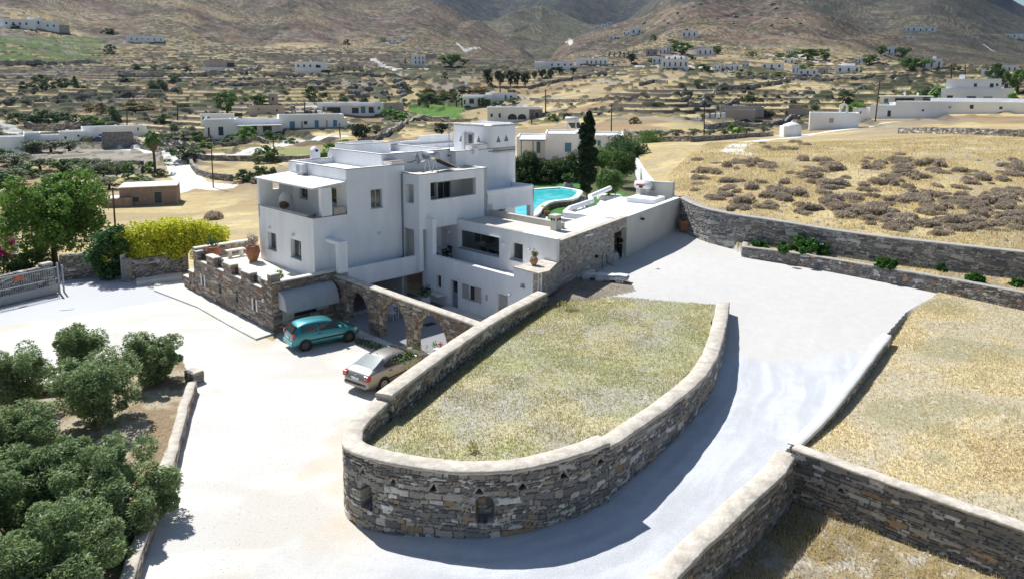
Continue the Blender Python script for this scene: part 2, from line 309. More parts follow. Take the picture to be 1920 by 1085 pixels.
def hts(X, Y):
    X = np.atleast_1d(np.asarray(X, float)); Y = np.atleast_1d(np.asarray(Y, float))
    r = np.sqrt(X*X+Y*Y); th = np.degrees(np.arctan2(X, Y)); z = tps_eval(TB, X, Y)
    # hills: (px, elevation py) crest profiles at distance rc
    def ridge(pts, rc, r0, back=.35, ns=30., na=18., seed=1):
        az = [math.degrees(math.atan((p[0]-960)/1381.)) for p in pts]; rcv = rc*(1+.06*np.sin(th*.7+seed))
        e = np.interp(th, az, [(162-p[1])/1381. for p in pts])
        zc = CAMH+rcv*e*np.cos(np.radians(th)); t = np.clip((r-r0)/(rcv-r0), 0, 1)
        zf = 6+(zc-6)*t**1.25; zb = zc-(r-rcv)*back
        zz = np.where(r < rcv, zf, zb)
        return zz+na*(fbm(X/ns/4, Y/ns/4, seed, 5)-.5)*sstep(r0, r0+300, r)*np.clip(1-np.abs(r-rcv)/rc*0, 0, 1)*np.where(np.abs(r-rcv) < rc*.12, .35, 1)
    H1 = ridge([(-900, -260), (0, -160), (400, -90), (650, -40), (760, -14), (810, 4), (860, 26), (900, 50), (940, 76), (975, 96), (1010, 130), (1100, 200), (3000, 240)], 1150, 430, seed=3)
    R1 = ridge([(-900, 300), (980, 220), (1040, 110), (1085, 78), (1130, 52), (1190, 34), (1250, 18), (1310, 3), (1380, -8), (1450, -4), (1507, 20), (1560, 38), (1640, 64), (1700, 90), (1780, 130), (1900, 200), (3000, 260)], 950, 480, seed=8)
    M1 = ridge([(-900, 300), (780, 200), (860, 72), (905, 48), (960, 24), (1015, 14), (1060, 30), (1110, 52), (1170, 60), (1300, 200), (3000, 300)], 1500, 900, seed=12)
    R2 = ridge([(-900, 400), (1050, 200), (1150, 60), (1250, -20), (1450, -60), (1700, -48), (1790, -12), (1830, 4), (1880, 26), (1930, 48), (2100, 95), (3000, 200)], 1900, 850, seed=15)
    M2 = ridge([(-900, -100), (700, -60), (900, -40), (1200, -50), (1500, -60), (1800, -40), (1860, -10), (1885, 6), (1925, 26), (2000, 70), (3000, 120)], 2500, 1300, seed=21)
    ST = np.stack([H1, R1, M1, R2, M2]); zf = ST.max(0); RID[0] = ST.argmax(0)*(r > 500)+(r > 500)*1; far = sstep(520, 760, r); near = sstep(420, 560, r)
    zz = np.where(zf > z, z+(zf-z)*near, z+(np.minimum(z, 60)-z)*0); zz = zz*(1-far)+far*np.maximum(zf, np.minimum(z, zf+8))
    z = np.where(r > 420, zz, z)
    court = inpoly(X, Y, court_flat) & (r < 75); z[court] = z[court]*(1-FLATW(X[court], Y[court]))
    # small relief and terrace steps
    am = sstep(110, 220, r)*(r < 3000)
    z = z+am*1.6*(fbm(X/38., Y/38., 5, 4)-.5)
    tm = sstep(150, 240, r)*(1-sstep(1500, 2100, r))*sstep(.30, .38, fbm(X/120., Y/120., 31, 3))
    hst = 1.5; q = (z+1.5*fbm(X/60., Y/60., 41, 3))/hst; fr = q-np.floor(q)
    zt = z+hst*(sstep(.86, 1.0, fr)-fr)*.9
    z = z*(1-tm)+zt*tm
    riser = tm*sstep(.80, .9, fr); BEN[0] = tm*sstep(.02, .08, fr)*(1-sstep(.25, .55, fr))
    # scrub as low mounds
    bn = fbm(X/3.6, Y/3.6, 77, 2); bd = fbm(X/45., Y/45., 55, 3)
    bush = sstep(.615-.05*sstep(.45, .6, fbm(X/90., Y/90., 57, 2)), .70, bn+.6*(bd-.5))*sstep(170, 230, r)*(1-.4*sstep(420, 620, r))
    z = z+bush*(.5+.9*bd)*np.where(r > 250, 1.2, .7)
    reg = np.zeros(X.shape, int)
    m = inpoly(X, Y, garden_poly); z[m] = 2.5; reg[m] = 5; riser[m] = 0; bush[m] = 0
    m = inpoly(X, Y, drive_poly); wd = sstep(.2, 4., pdist(X[m], Y[m], DRV_EDGE)); z[m] = tps_eval(T_drv, X[m], Y[m])*wd; reg[m] = 2
    m = inpoly(X, Y, plot_poly); z[m] = tps_eval(T_plot, X[m], Y[m])+.05*(fbm(X[m], Y[m], 9, 3)-.5); reg[m] = 1
    m = inpoly(X, Y, rfield_poly); z[m] = tps_eval(T_rf, X[m], Y[m])+.08*(fbm(X[m], Y[m], 9, 3)-.5); reg[m] = 3
    m = inpoly(X, Y, low_poly); z[m] = tps_eval(T_low, X[m], Y[m])+.2*(fbm(X[m]*.8, Y[m]*.8, 9, 3)-.5); reg[m] = 4
    m = inpoly(X, Y, planter_poly); z[m] = tps_eval(T_pl, X[m], Y[m]); reg[m] = 6
    return z, reg, riser, bush
def gz(x, y): return float(hts(x, y)[0][0])
def ground(px, py, lo=14., hi=3000.):
    r = ray(px, py); t = np.geomspace(lo, hi, 1600); X = r[0]*t; Y = r[1]*t; Zr = CAMH+r[2]*t
    d = Zr-hts(X, Y)[0]; i = int(np.argmax(d < 0))
    if d[i] >= 0: i = len(t)-1
    i = max(i, 1); f = d[i-1]/(d[i-1]-d[i]+1e-9); tt = t[i-1]+(t[i]-t[i-1])*f
    return (r[0]*tt, r[1]*tt, CAMH+r[2]*tt)
def ppoly(pts, z=None): return [(PZ(x, y, z) if z is not None else ground(x, y))[:2] for x, y in pts]
# ---------------------------------------------------------------- ground sheet
court_poly = ppoly([(-300, 640), (0, 588), (118, 552), (250, 515), (345, 525), (345, 560), (514, 640), (560, 560), (900, 500), (1008, 560), (893, 612), (720, 740), (655, 800), (642, 960), (560, 1000), (480, 1060), (380, 1400), (-400, 1400)], 0)
gate_poly = ppoly([(110, 500), (190, 500), (330, 500), (345, 540), (330, 560), (150, 590), (-200, 640), (-200, 600), (0, 575), (112, 550)], 0)
olive_poly = ppoly([(-300, 690), (0, 722), (120, 722), (200, 668), (340, 668), (352, 700), (318, 830), (275, 930), (225, 1085), (150, 1400), (-400, 1400)], 0)
olive_poly2 = olive_poly
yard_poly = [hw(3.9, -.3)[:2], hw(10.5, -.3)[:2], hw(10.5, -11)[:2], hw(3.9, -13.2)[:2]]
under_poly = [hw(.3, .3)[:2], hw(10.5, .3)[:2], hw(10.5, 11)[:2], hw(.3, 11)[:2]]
bgroads = []   # (polyline xy, half width)
def bgroad(pts, hwid): bgroads.append((np.array([ground(x, y)[:2] for x, y in pts]), hwid))
bgroad([(420, 352), (365, 347), (342, 325), (330, 300), (322, 287), (280, 283), (225, 272), (190, 262)], 2.6)
bgroad([(365, 347), (330, 360)], 2.4)
bgroad([(400, 291), (470, 285), (540, 270), (590, 262), (640, 256)], 2.8)
bgroad([(-30, 222), (20, 236), (48, 262), (40, 285), (8, 300)], 2.6)
bgroad([(1400, 290), (1372, 284), (1378, 276), (1440, 262), (1520, 252), (1610, 240), (1660, 231)], 1.3)
bgroad([(800, 130), (740, 133), (716, 122), (700, 112)], 2.5)
bgroad([(900, 90), (872, 97), (858, 82)], 1.8)
bgroad([(1070, 84), (1062, 80), (1070, 74)], 2.2)
bgroad([(1440, 102), (1455, 108), (1480, 112), (1500, 104), (1530, 118), (1600, 124)], 2.2)
bgroad([(1845, 84), (1852, 90), (1862, 96)], 2)
bgroad([(1200, 124), (1300, 126), (1340, 131)], 3)
bgroad([(560, 205), (585, 198), (600, 214)], 1.6)
def dist_poly(X, Y, P):
    d = np.full(X.shape, 1e9)
    for i in range(len(P)-1):
        ax, ay = P[i]; bx, by = P[i+1]; L2 = (bx-ax)**2+(by-ay)**2+1e-9
        t = np.clip(((X-ax)*(bx-ax)+(Y-ay)*(by-ay))/L2, 0, 1); d = np.minimum(d, np.hypot(X-ax-t*(bx-ax), Y-ay-t*(by-ay)))
    return d
def px_of(X, Y, Z):
    c, s = math.cos(PITCH), math.sin(PITCH); dz = Z-CAMH; f = Y*c-dz*s; u = Y*s+dz*c
    return PX0+FPX*X/f, PY0-FPX*u/f
def lerp(a, b, t): return a*(1-t[:, None])+np.array(b)*t[:, None]
def ground_colour(X, Y, z, reg, riser, bush):
    r = np.hypot(X, Y); n1 = fbm(X/7., Y/7., 101, 4); n2 = fbm(X/1.1, Y/1.1, 102, 3); n3 = fbm(X/60., Y/60., 103, 4); n4 = fbm(X/20., Y/20., 104, 4)
    px, py = px_of(X, Y, z)
    C = np.zeros((len(X), 3)); C[:] = (.47, .37, .185)
    C = lerp(C, (.60, .49, .27), sstep(.5, .62, n1)*.6)
    C = lerp(C, (.33, .26, .16), sstep(.55, .7, n2)*.55)
    C = lerp(C, (.27, .20, .12), sstep(.54, .62, n4)*.6*sstep(60, 150, r)); C = lerp(C, (.36, .30, .21), sstep(.5, .62, fbm(X/2.3, Y/2.3, 140, 4))*.55*(1-sstep(90, 140, r)))
    hillf = sstep(300, 500, r)*(1-.85*sstep(.50, .6, n3)*(1-sstep(520, 900, r)))
    hc = lerp(np.zeros_like(C)+np.array((.205, .130, .103)), (.26, .205, .14), sstep(.50, .64, n4)*.6)
    hc = lerp(hc, (.095, .072, .058), sstep(.52, .66, fbm(X/12., Y/12., 105, 4))*.75)
    hc = lerp(hc, (.30, .275, .25), sstep(.60, .70, fbm(X/7., Y/7., 108, 3))*.7)
    hc = lerp(hc, (.05, .055, .04), sstep(.60, .68, fbm(X/5., Y/5., 109, 3))*.8)
    rid = RID[0]; spk = .75+.5*fbm(X/26., Y/26., 120, 4)
    for k_, c_, w_ in ((3, (.095, .10, .07), .9), (4, (.075, .072, .055), .92), (5, (.022, .032, .042), .97)): hc = np.where((rid == k_)[:, None], hc*(1-w_)+np.array(c_)*w_*spk[:, None], hc)  # far ridges: valley shade painted into the colour, bluest on the last
    hc = hc*(.15+1.5*fbm(X/4.5, Y/4.5, 131, 3))[:, None]*.74; C = lerp(C, hc, hillf)
    # reddish and scrubby mid patches
    C = lerp(C, (.23, .15, .095), sstep(.56, .64, fbm(X/25., Y/25., 106, 4))*sstep(110, 200, r)*.75*(1-.85*sstep(550, 850, r)))
    C = lerp(C, (.27, .245, .20), sstep(.56, .66, fbm(X/16., Y/16., 107, 4))*sstep(110, 200, r)*.7*(1-.8*sstep(550, 850, r)))
    # terraces: pale edge, dark stone riser
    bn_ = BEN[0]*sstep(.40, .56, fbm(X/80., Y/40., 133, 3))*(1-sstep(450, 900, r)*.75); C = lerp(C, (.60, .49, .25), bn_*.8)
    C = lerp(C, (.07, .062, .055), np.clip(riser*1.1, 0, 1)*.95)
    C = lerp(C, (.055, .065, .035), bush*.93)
    # vineyard strips
    vy = (px > -80) & (px < 185+12*n2) & (py > 70) & (py < 116) & (r > 300)
    C = np.where(vy[:, None] & (np.sin(py*1.15+n1*2) > -.1)[:, None], np.array((.10, .17, .045)), C)
    g2 = (px > 760+20*n1) & (px < 895-50*n2) & (py > 190+12*n4) & (py < 232-22*n1) & (r > 200); C = np.where(g2[:, None], np.array((.10, .19, .04))*(.7+.6*n2[:, None]), C)
    g3 = (px > 400) & (px < 700) & (py > 278) & (py < 298) & (r > 100); C = np.where(g3[:, None] & (n1 > .42)[:, None], np.array((.24, .25, .10)), C)
    g4 = (px > 60) & (px < 300) & (py > 272) & (py < 305) & (r > 100); C = np.where(g4[:, None], np.array((.30, .27, .22))*(.85+.3*n2[:, None]), C)
    # --- near regions
    m = reg == 1
    if m.any():
        c = np.zeros((m.sum(), 3))+np.array((.39, .365, .30)); a = fbm(X[m]/1.6, Y[m]/1.6, 11, 4); b = fbm(X[m]/.35, Y[m]/.35, 12, 3)
        c = lerp(c, (.50, .44, .24), sstep(.36, .66, a)*.7); c = lerp(c, (.33, .35, .17), sstep(.42, .66, fbm(X[m]/2.2, Y[m]/2.2, 13, 4))*.6); c = lerp(c, (.58, .56, .51), sstep(.70, .8, b)*.4); C[m] = c
    m = (reg == 3)
    if m.any():
        c = np.zeros((m.sum(), 3))+np.array((.40, .37, .30)); a = fbm(X[m]/2., Y[m]/2., 11, 4); b = fbm(X[m]/.3, Y[m]/.3, 12, 3)
        c = lerp(c, (.62, .51, .29), .35+.5*sstep(.36, .6, a)); c = lerp(c, (.27, .27, .15), sstep(.55, .66, fbm(X[m]/3., Y[m]/3., 14, 4))*.5); c = lerp(c, (.60, .57, .5), sstep(.70, .8, b)*.35); C[m] = c
    m = reg == 4
    if m.any():
        c = np.zeros((m.sum(), 3))+np.array((.34, .27, .15)); a = fbm(X[m]/.8, Y[m]/.8, 11, 4); c = lerp(c, (.46, .43, .38), sstep(.52, .6, a)*.8); c = lerp(c, (.2, .16, .09), sstep(.55, .7, n2[m])*.6); C[m] = c
    m = reg == 6
    if m.any(): C[m] = lerp(np.zeros((m.sum(), 3))+np.array((.50, .40, .22)), (.33, .28, .2), sstep(.4, .6, n2[m]))
    m = reg == 5
    if m.any():
        C[m] = (.70, .68, .63); k = sstep(76, 80, Y[m]+.25*X[m]); C[m] = lerp(C[m], (.10, .11, .05), k)
    ol = inpoly(X, Y, olive_poly)
    C = np.where(ol[:, None], lerp(np.zeros_like(C)+np.array((.42, .36, .26)), (.28, .21, .13), sstep(.42, .58, n2)), C)
    ct = inpoly(X, Y, court_poly) & ~ol & (reg == 0)
    cc = lerp(np.zeros_like(C)+np.array((.64, .605, .545)), (.675, .65, .61), sstep(.4, .6, n1)); trk = fbm(X/2.6+Y/6., Y/1.1-X/9., 67, 4); cc = cc*(.93+.14*sstep(.35, .65, trk))[:, None]; cc = lerp(cc, (.60, .50, .37), sstep(.6, .72, fbm(X/3.5, Y/3.5, 66, 4))*.55)
    C = np.where(ct[:, None], cc, C)
    gt = inpoly(X, Y, gate_poly) & (reg == 0); C = np.where(gt[:, None], np.array((.54, .55, .56))*(.94+.12*n1[:, None]), C)
    yd = inpoly(X, Y, yard_poly); C = np.where(yd[:, None], np.array((.30, .30, .31))*(.9+.2*n1[:, None]), C)  # grey courtyard paving, darkened to stand in for shade falling there
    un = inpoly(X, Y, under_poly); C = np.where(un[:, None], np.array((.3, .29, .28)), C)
    m = reg == 2
    if m.any():
        a = fbm(X[m]/2.5, Y[m]/2.5, 21, 4); u = fbm(X[m]*.9+Y[m]*.3, Y[m]*2.2-X[m]*.5, 23, 4); c = np.zeros((m.sum(), 3))+np.array((.57, .585, .61)); dw = sstep(1., 6., pdist(X[m], Y[m], DRV_EDGE)); pm = sstep(33.5, 35.5, Y[m]+.10*X[m]+2*a)
        dd_ = pdist(X[m], Y[m], CWb.tolist()); st_ = fbm(dd_*2.6+a*2, (X[m]+Y[m])*.22, 24, 4); c = c*(.90+.17*sstep(.3, .7, st_))[:, None]; c = lerp(c, (.50, .51, .53), sstep(.56, .68, u)*.4); c = lerp(c, (.60, .575, .54), pm)
        c = lerp(c, (.63, .605, .55), (1-dw)*.75); c = lerp(c, np.array((.575, .56, .535)), pm*.9)*(.94+.12*fbm(X[m]*3, Y[m]*3, 29, 3))[:, None]; sand = 1-sstep(0, 2.8, dist_poly(X[m], Y[m], CWb[6:9])); c = lerp(c, (.60, .50, .36), sand*.55*(a > .4)); C[m] = c
    so_ = inpoly(X, Y, SOIL); C = np.where(so_[:, None], np.array((.26, .225, .18))*(.7+.6*n2[:, None]), C)
    rd = np.zeros(len(X), bool)
    for P, hwid in bgroads:
        box = (X > P[:, 0].min()-6) & (X < P[:, 0].max()+6) & (Y > P[:, 1].min()-6) & (Y < P[:, 1].max()+6)
        idx = np.where(box)[0]
        if len(idx):
            d = dist_poly(X[idx], Y[idx], P); k = d < hwid*(1+.25*(n2[idx]-.5)); rd[idx[k]] = True
    C[rd] = np.where(r[rd] > 300, .72, 1.)[:, None]*np.array((.68, .66, .60))*(.92+.16*n2[rd][:, None])
    return np.clip(C, .01, .9), ol, ct | gt | yd, rd
SOIL = [PZ(x, y, 2.1)[:2] for x, y in [(1008, 566), (1006, 548), (1085, 505), (1180, 530), (1192, 548), (1150, 556), (1080, 566)]]
CWb = np.array([q[:2] for q in CWp])
def build_ground():
    az = np.r_[np.linspace(-58, -38.5, 36)[:-1], np.linspace(-38.5, 38.5, 860), np.linspace(38.5, 58, 36)[1:]]
    rr = np.r_[np.linspace(3, 14, 8)[:-1], np.geomspace(14, 150, 420)[:-1], np.geomspace(150, 1300, 800)[:-1], np.geomspace(1300, 3400, 170)]
    A_, R_ = np.meshgrid(np.radians(az), rr); X = (R_*np.sin(A_)).ravel(); Y = (R_*np.cos(A_)).ravel(); nc = len(az); nr = len(rr)
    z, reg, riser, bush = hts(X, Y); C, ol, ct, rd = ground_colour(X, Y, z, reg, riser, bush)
    near = np.hypot(X, Y) < 14; z[near & (reg == 0)] = 0
    z = z+np.where(reg == 2, .02*(fbm(X*1.3, Y*1.3, 61, 3)-.5), 0)
    # pool basin
    pm = inpoly(X, Y, POOLXY); z[pm] = 1.2
    V = np.stack([X, Y, z], 1)
    cls = np.zeros(len(X), int)              # 0 ground 1 hills 2 driveway 3 road(court) 4 path 5 terrace paving
    cls[np.hypot(X, Y) > 520] = 1; cls[ct] = 3; cls[rd] = 4; cls[reg == 2] = 2; cls[reg == 5] = 5; cls[reg == 1] = 6; cls[reg == 3] = 7
    i = np.arange(nr-1)[:, None]*nc+np.arange(nc-1)[None, :]; F = np.stack([i, i+nc, i+nc+1, i+1], -1).reshape(-1, 4)[:, ::-1]
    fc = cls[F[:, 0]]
    for k, nm, mt in ((0, 'ground', GM_G), (1, 'hills', GM_H), (2, 'driveway', GM_D), (3, 'gravel_yard', GM_D), (4, 'dirt_road', GM_D), (5, 'garden_paving', GM_D), (6, 'raised_plot_ground', GM_G), (7, 'field_ground', GM_G)):
        f = F[fc == k]
        if not len(f): continue
        u, inv = np.unique(f, return_inverse=True)
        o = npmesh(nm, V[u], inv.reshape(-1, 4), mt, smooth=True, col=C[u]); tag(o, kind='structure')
GM_G = MA('dry_ground', .95, .35, 5., .06, 9.); GM_H = MA('hillside', .95, .3, .35, .5, .5); GM_D = MA('pale_gravel', .9, .07, 10., .035, 16.)
# ---------------------------------------------------------------- stone relief walls
PAL_DARK = [((.18, .175, .17), .22), ((.27, .25, .225), .30), ((.37, .33, .285), .24), ((.38, .27, .17), .07), ((.60, .57, .52), .17)]
PAL_WARM = [((.28, .24, .20), .28), ((.39, .33, .27), .26), ((.50, .44, .37), .18), ((.34, .20, .12), .10), ((.18, .16, .15), .18)]
PAL_LONG = [((.50, .47, .43), .40), ((.20, .18, .17), .25), ((.33, .30, .27), .20), ((.42, .22, .13), .04), ((.56, .53, .49), .11)]
PAL_GREY = [((.24, .235, .23), .30), ((.36, .345, .325), .26), ((.48, .46, .43), .22), ((.25, .20, .16), .10), ((.12, .12, .125), .12)]
def stones(u, v, pal, seed, sc=1., joint=(.085, .078, .07), asp=2.1, jw=.014):
    wu = u+.09*sc*(fbm(u*1.5/sc, v*3.2/sc, seed, 2)-.5)*2+.012*(fbm(u*14, v*14, seed+3, 2)-.5)*2; wv = v+.17*sc*(fbm(u*.9/sc, v*.9/sc, seed+5, 2)-.5)*2+.02*(fbm(u*7/sc, v*7/sc, seed+6, 2)-.5)*2
    rs = np.random.RandomState(seed); hs = rs.choice([.05, .07, .095, .125, .165, .22], 400, p=[.08, .18, .24, .22, .18, .10])*rs.uniform(.85, 1.15, 400)*sc; e = np.r_[0, np.cumsum(hs)]-20*sc
    ri = np.clip(np.searchsorted(e, wv)-1, 0, 398); dv = np.minimum(wv-e[ri], e[ri+1]-wv)
    wr = np.clip(hs[ri]*asp*(.7+.8*_h(ri, ri*0, seed)), .13*sc, .55*sc)
    t = wu/wr+_h(ri, ri*0+3, seed)*9; k = np.floor(t)
    def bd(k): return k+.8*(_h(k, ri, seed+2)-.5)
    b0 = bd(k); k = np.where(t < b0, k-1, k); k = np.where(t >= bd(k+1), k+1, k)
    du = np.minimum(t-bd(k), bd(k+1)-t)*wr
    ed = np.minimum(du, dv); h = _h(k, ri, seed+7); h2 = _h(k, ri, seed+8)
    cs = np.cumsum([p[1] for p in pal]); ci = np.clip(np.searchsorted(cs, h*cs[-1]), 0, len(pal)-1)
    c = np.array([p[0] for p in pal])[ci]*(.8+.4*h2[:, None]); c = c*(.85+.3*fbm(u*9, v*16, seed+9, 3)[:, None])
    s = sstep(jw*.35, jw*1.1, ed); c = c*s[:, None]+np.array(joint)*(1-s[:, None])
    d = s*.028+(h2-.5)*.03*s+.012*fbm(u*12, v*12, seed, 2)
    return d, c
def resample(P, res):
    P = np.array(P, float); d = np.r_[0, np.cumsum(np.hypot(*(P[1:, :2]-P[:-1, :2]).T))]; n = max(2, int(d[-1]/res)); s = np.linspace(0, d[-1], n)
    return np.stack([np.interp(s, d, P[:, i]) for i in range(P.shape[1])], 1), s
def smoothpath(P, it=2):
    P = [np.array(p, float) for p in P]
    for _ in range(it):
        Q = [P[0]]
        for a, b in zip(P[:-1], P[1:]): Q += [a*.75+b*.25, a*.25+b*.75]
        Q.append(P[-1]); P = Q
    return P
def normals2(P):
    d = np.gradient(P[:, :2], axis=0); d /= np.maximum(np.linalg.norm(d, axis=1), 1e-9)[:, None]; return np.stack([d[:, 1], -d[:, 0]], 1)   # right-hand normal
def face_relief(P, zb, zt, s, N, pal, seed, res, niches=(), **kw):
    """P resampled xy, N outward; zb/zt arrays; returns V, C, nrows"""
    nr = max(3, int(np.max(zt-zb)/res)+1); T = np.linspace(0, 1, nr); Zz = zb[None, :]+(zt-zb)[None, :]*T[:, None]
    U = np.repeat(s[None, :], nr, 0); d, c = stones(U.ravel(), Zz.ravel(), pal, seed, **kw); d = d.reshape(U.shape); c = c.reshape(U.shape+(3,))
    for nu, nz, kind, sw, sh in niches:
        du = U-nu; dz = Zz-nz
        if kind == 'tri':
            ins = (dz > 0) & (dz < sh) & (np.abs(du) < sw*(1-dz/sh)); rim = (dz > -.02) & (dz < sh*1.25) & (np.abs(du) < sw*1.0*(1-dz/(sh*1.3))+.075) & ~ins
            c[rim] = (.42, .37, .31); d[rim] += .02; d[ins] = -.18; c[ins] = (.05, .05, .05)
        else:
            top = sh-sw; ins = (dz > 0) & (np.abs(du) < sw) & ((dz < top) | (np.hypot(du, dz-top) < sw)); rim = (dz > top) & (np.hypot(du, dz-top) < sw+.17) & ~ins
            ang = np.arctan2(dz-top, du); st = np.floor(ang*7); c[rim] = (np.array((.34, .32, .30))*(.7+.6*_h(st, st*0, 5)[:, :, None]))[rim]
            d[ins] = -.42; k = ins & (dz < .1); c[k] = (.3, .29, .28)
    X = P[None, :, 0]+N[None, :, 0]*d; Y = P[None, :, 1]+N[None, :, 1]*d
    return np.stack([X, Y, Zz], -1).reshape(-1, 3), c.reshape(-1, 3), nr
def grid_faces(nr, nc, off=0, flip=False):
    i = np.arange(nr-1)[:, None]*nc+np.arange(nc-1)[None, :]; F = np.stack([i, i+1, i+nc+1, i+nc], -1).reshape(-1, 4)+off
    return F[:, ::-1] if flip else F
def coping_strip(P, zt, N, t, mat, parent, over=.05, h=.12, name='coping', wob=.035, seed=0):
    """P is the outer line; the wall lies between P and P - N*t"""
    n = len(P); w_ = wob*(fbm(np.arange(n)*.35, np.zeros(n), seed+91, 3)-.5)*2
    A_ = P[:, :2]+N*(over+w_)[:, None]; B_ = P[:, :2]-N*(t+over-w_)[:, None]
    def ring(i):
        a, b, z = A_[i], B_[i], zt[i]; bz = z+h
        m1 = a*.93+b*.07; m2 = a*.07+b*.93; cr = .02*math.sin(i*.7); z = z+.012*math.sin(i*1.9+seed)*(0 if h < .08 else 1)
        return [(a[0], a[1], z), (a[0], a[1], bz-.035), (m1[0], m1[1], bz), ((a[0]+b[0])/2, (a[1]+b[1])/2, bz+.012+cr*.3), (m2[0], m2[1], bz), (b[0], b[1], bz-.035), (b[0], b[1], z)]
    rows = [ring(i) for i in range(n)]; mb = MB().grid(rows, True, True); mb.face(rows[0]); mb.face(rows[-1][::-1])
    return mb.build(name, mat, parent)
def stone_wall(name, label, path, thick, zb, pal, side=1, res=.045, seed=1, cat='stone wall', coping=COPING, niches=(), inner_pal=None, over=.05, cap_h=.12, group=None, smooth_it=0, parent=None, inner_zb=None, **kw):
    """path: outer line points (x,y,ztop). side=1: outward normal is to the right of travel. zb: number or fn(x,y)"""
    if smooth_it: path = smoothpath(path, smooth_it)
    P, s = resample(path, res); N = normals2(P)*side; zt = P[:, 2]-(cap_h if coping else 0)
    f = zb if callable(zb) else (lambda x, y: np.full(len(x), float(zb)))
    b = f(P[:, 0], P[:, 1])-.15; V1, C1, nr = face_relief(P, np.minimum(b, zt-.05), zt, s, N, pal, seed, res, niches, **kw)
    P2 = P.copy(); P2[:, :2] -= N*thick; V2, C2, nr2 = face_relief(P2, np.minimum(b-(.3), zt-.05), zt, s, -N, inner_pal or pal, seed+50, res*1.2, (), **kw)
    nc = len(P); F1 = grid_faces(nr, nc, 0, side < 0); F2 = grid_faces(nr2, nc, len(V1), side > 0)
    top1 = (nr-1)*nc; top2 = len(V1)+(nr2-1)*nc; i = np.arange(nc-1); F3 = np.stack([top1+i, top1+i+1, top2+i+1, top2+i], -1)
    if side < 0: F3 = F3[:, ::-1]
    # ends
    def end(j):
        a = np.arange(nr-1)*nc+j; k = np.clip((np.arange(nr)*(nr2-1)/(nr-1)).astype(int), 0, nr2-1)*nc+j+len(V1)
        return np.stack([a, a+nc, k[1:], k[:-1]], -1)
    F = np.concatenate([F1, F2, F3, end(0), end(nc-1)[:, ::-1]]); V = np.concatenate([V1, V2]); C = np.concatenate([C1, C2])
    o = npmesh(name, V, F, STONEA, parent, smooth=False, col=C)
    if label: tag(o, label, cat, group)
    if coping:
        step = max(1, int(.25/res)); idx = np.unique(np.r_[np.arange(0, nc, step), nc-1]); coping_strip(P[idx], zt[idx], N[idx], thick, coping, o, over, cap_h, seed=seed)
    return o
def hz(x, y):
    return hts(x, y)[0]
# ================================================================ panels, windows, blocks
def wpanel(mb, ax, pos, out, u0, u1, z0, z1, ops=(), t=.3, ends=True):
    """wall face in plane ax=pos ('a': y=pos, u is x; 'b': x=pos, u is y); out = +-1; with openings and their reveals"""
    us = sorted({u0, u1} | {min(max(v, u0), u1) for o in ops for v in o[:2]}); zs = sorted({z0, z1} | {min(max(v, z0), z1) for o in ops for v in o[2:4]})
    def pt(u, d, z): return (u, pos-out*d, z) if ax == 'a' else (pos-out*d, u, z)
    fl = (out > 0) == (ax == 'a')
    def solid(i, j):
        if i < 0 or j < 0 or i >= len(us)-1 or j >= len(zs)-1: return False
        uc = (us[i]+us[i+1])/2; zc = (zs[j]+zs[j+1])/2; return not any(o[0] < uc < o[1] and o[2] < zc < o[3] for o in ops)
    def F(p): mb.face(p[::-1] if fl else p)
    for i in range(len(us)-1):
        for j in range(len(zs)-1):
            if not solid(i, j): continue
            a, b, c, d = us[i], us[i+1], zs[j], zs[j+1]
            F([pt(a, 0, c), pt(b, 0, c), pt(b, 0, d), pt(a, 0, d)]); F([pt(a, t, d), pt(b, t, d), pt(b, t, c), pt(a, t, c)])
            if not solid(i-1, j) and (ends or i > 0): F([pt(a, t, c), pt(a, 0, c), pt(a, 0, d), pt(a, t, d)])
            if not solid(i+1, j) and (ends or i < len(us)-2): F([pt(b, 0, c), pt(b, t, c), pt(b, t, d), pt(b, 0, d)])
            if not solid(i, j-1): F([pt(a, 0, c), pt(a, t, c), pt(b, t, c), pt(b, 0, c)])
            if not solid(i, j+1): F([pt(a, 0, d), pt(b, 0, d), pt(b, t, d), pt(a, t, d)])
    return mb
def pbox(ax, pos, out, u0, u1, d0, d1, z0, z1, mb=None):
    """box in plane coordinates, depth d measured inwards"""
    mb = mb or MB(); y0, y1 = pos-out*d0, pos-out*d1
    return mb.box(u0, u1, y0, y1, z0, z1) if ax == 'a' else mb.box(y0, y1, u0, u1, z0, z1)
def window(par, ax, pos, out, u0, u1, z0, z1, depth=.2, fr=.06, mat=None, n=2, sill=True, name='window', bars=0, glass=None):
    mat = mat or FRAME; mb = MB(); e = .003
    pbox(ax, pos, out, u0, u1, depth, depth+.06, z0, z0+fr, mb); pbox(ax, pos, out, u0, u1, depth, depth+.06, z1-fr, z1, mb)
    for k in range(n+1):
        uc = u0+fr/2+(u1-u0-fr)*k/n; pbox(ax, pos, out, uc-fr/2, uc+fr/2, depth+e, depth+.055, z0+fr, z1-fr, mb)
    for k in range(bars):
        zz = z0+(z1-z0)*(k+1)/(bars+1); pbox(ax, pos, out, u0+fr, u1-fr, depth+.01, depth+.05, zz-.015, zz+.015, mb)
    f = mb.build(name, mat, par); pbox(ax, pos, out, u0+.01, u1-.01, depth+.03, depth+.04, z0+.01, z1-.01).build('pane', glass or GLASS, f)
    if sill: pbox(ax, pos, out, u0-.04, u1+.04, -.04, depth, z0-.05, z0+.012).build('sill', MARBLE, f)
    return f
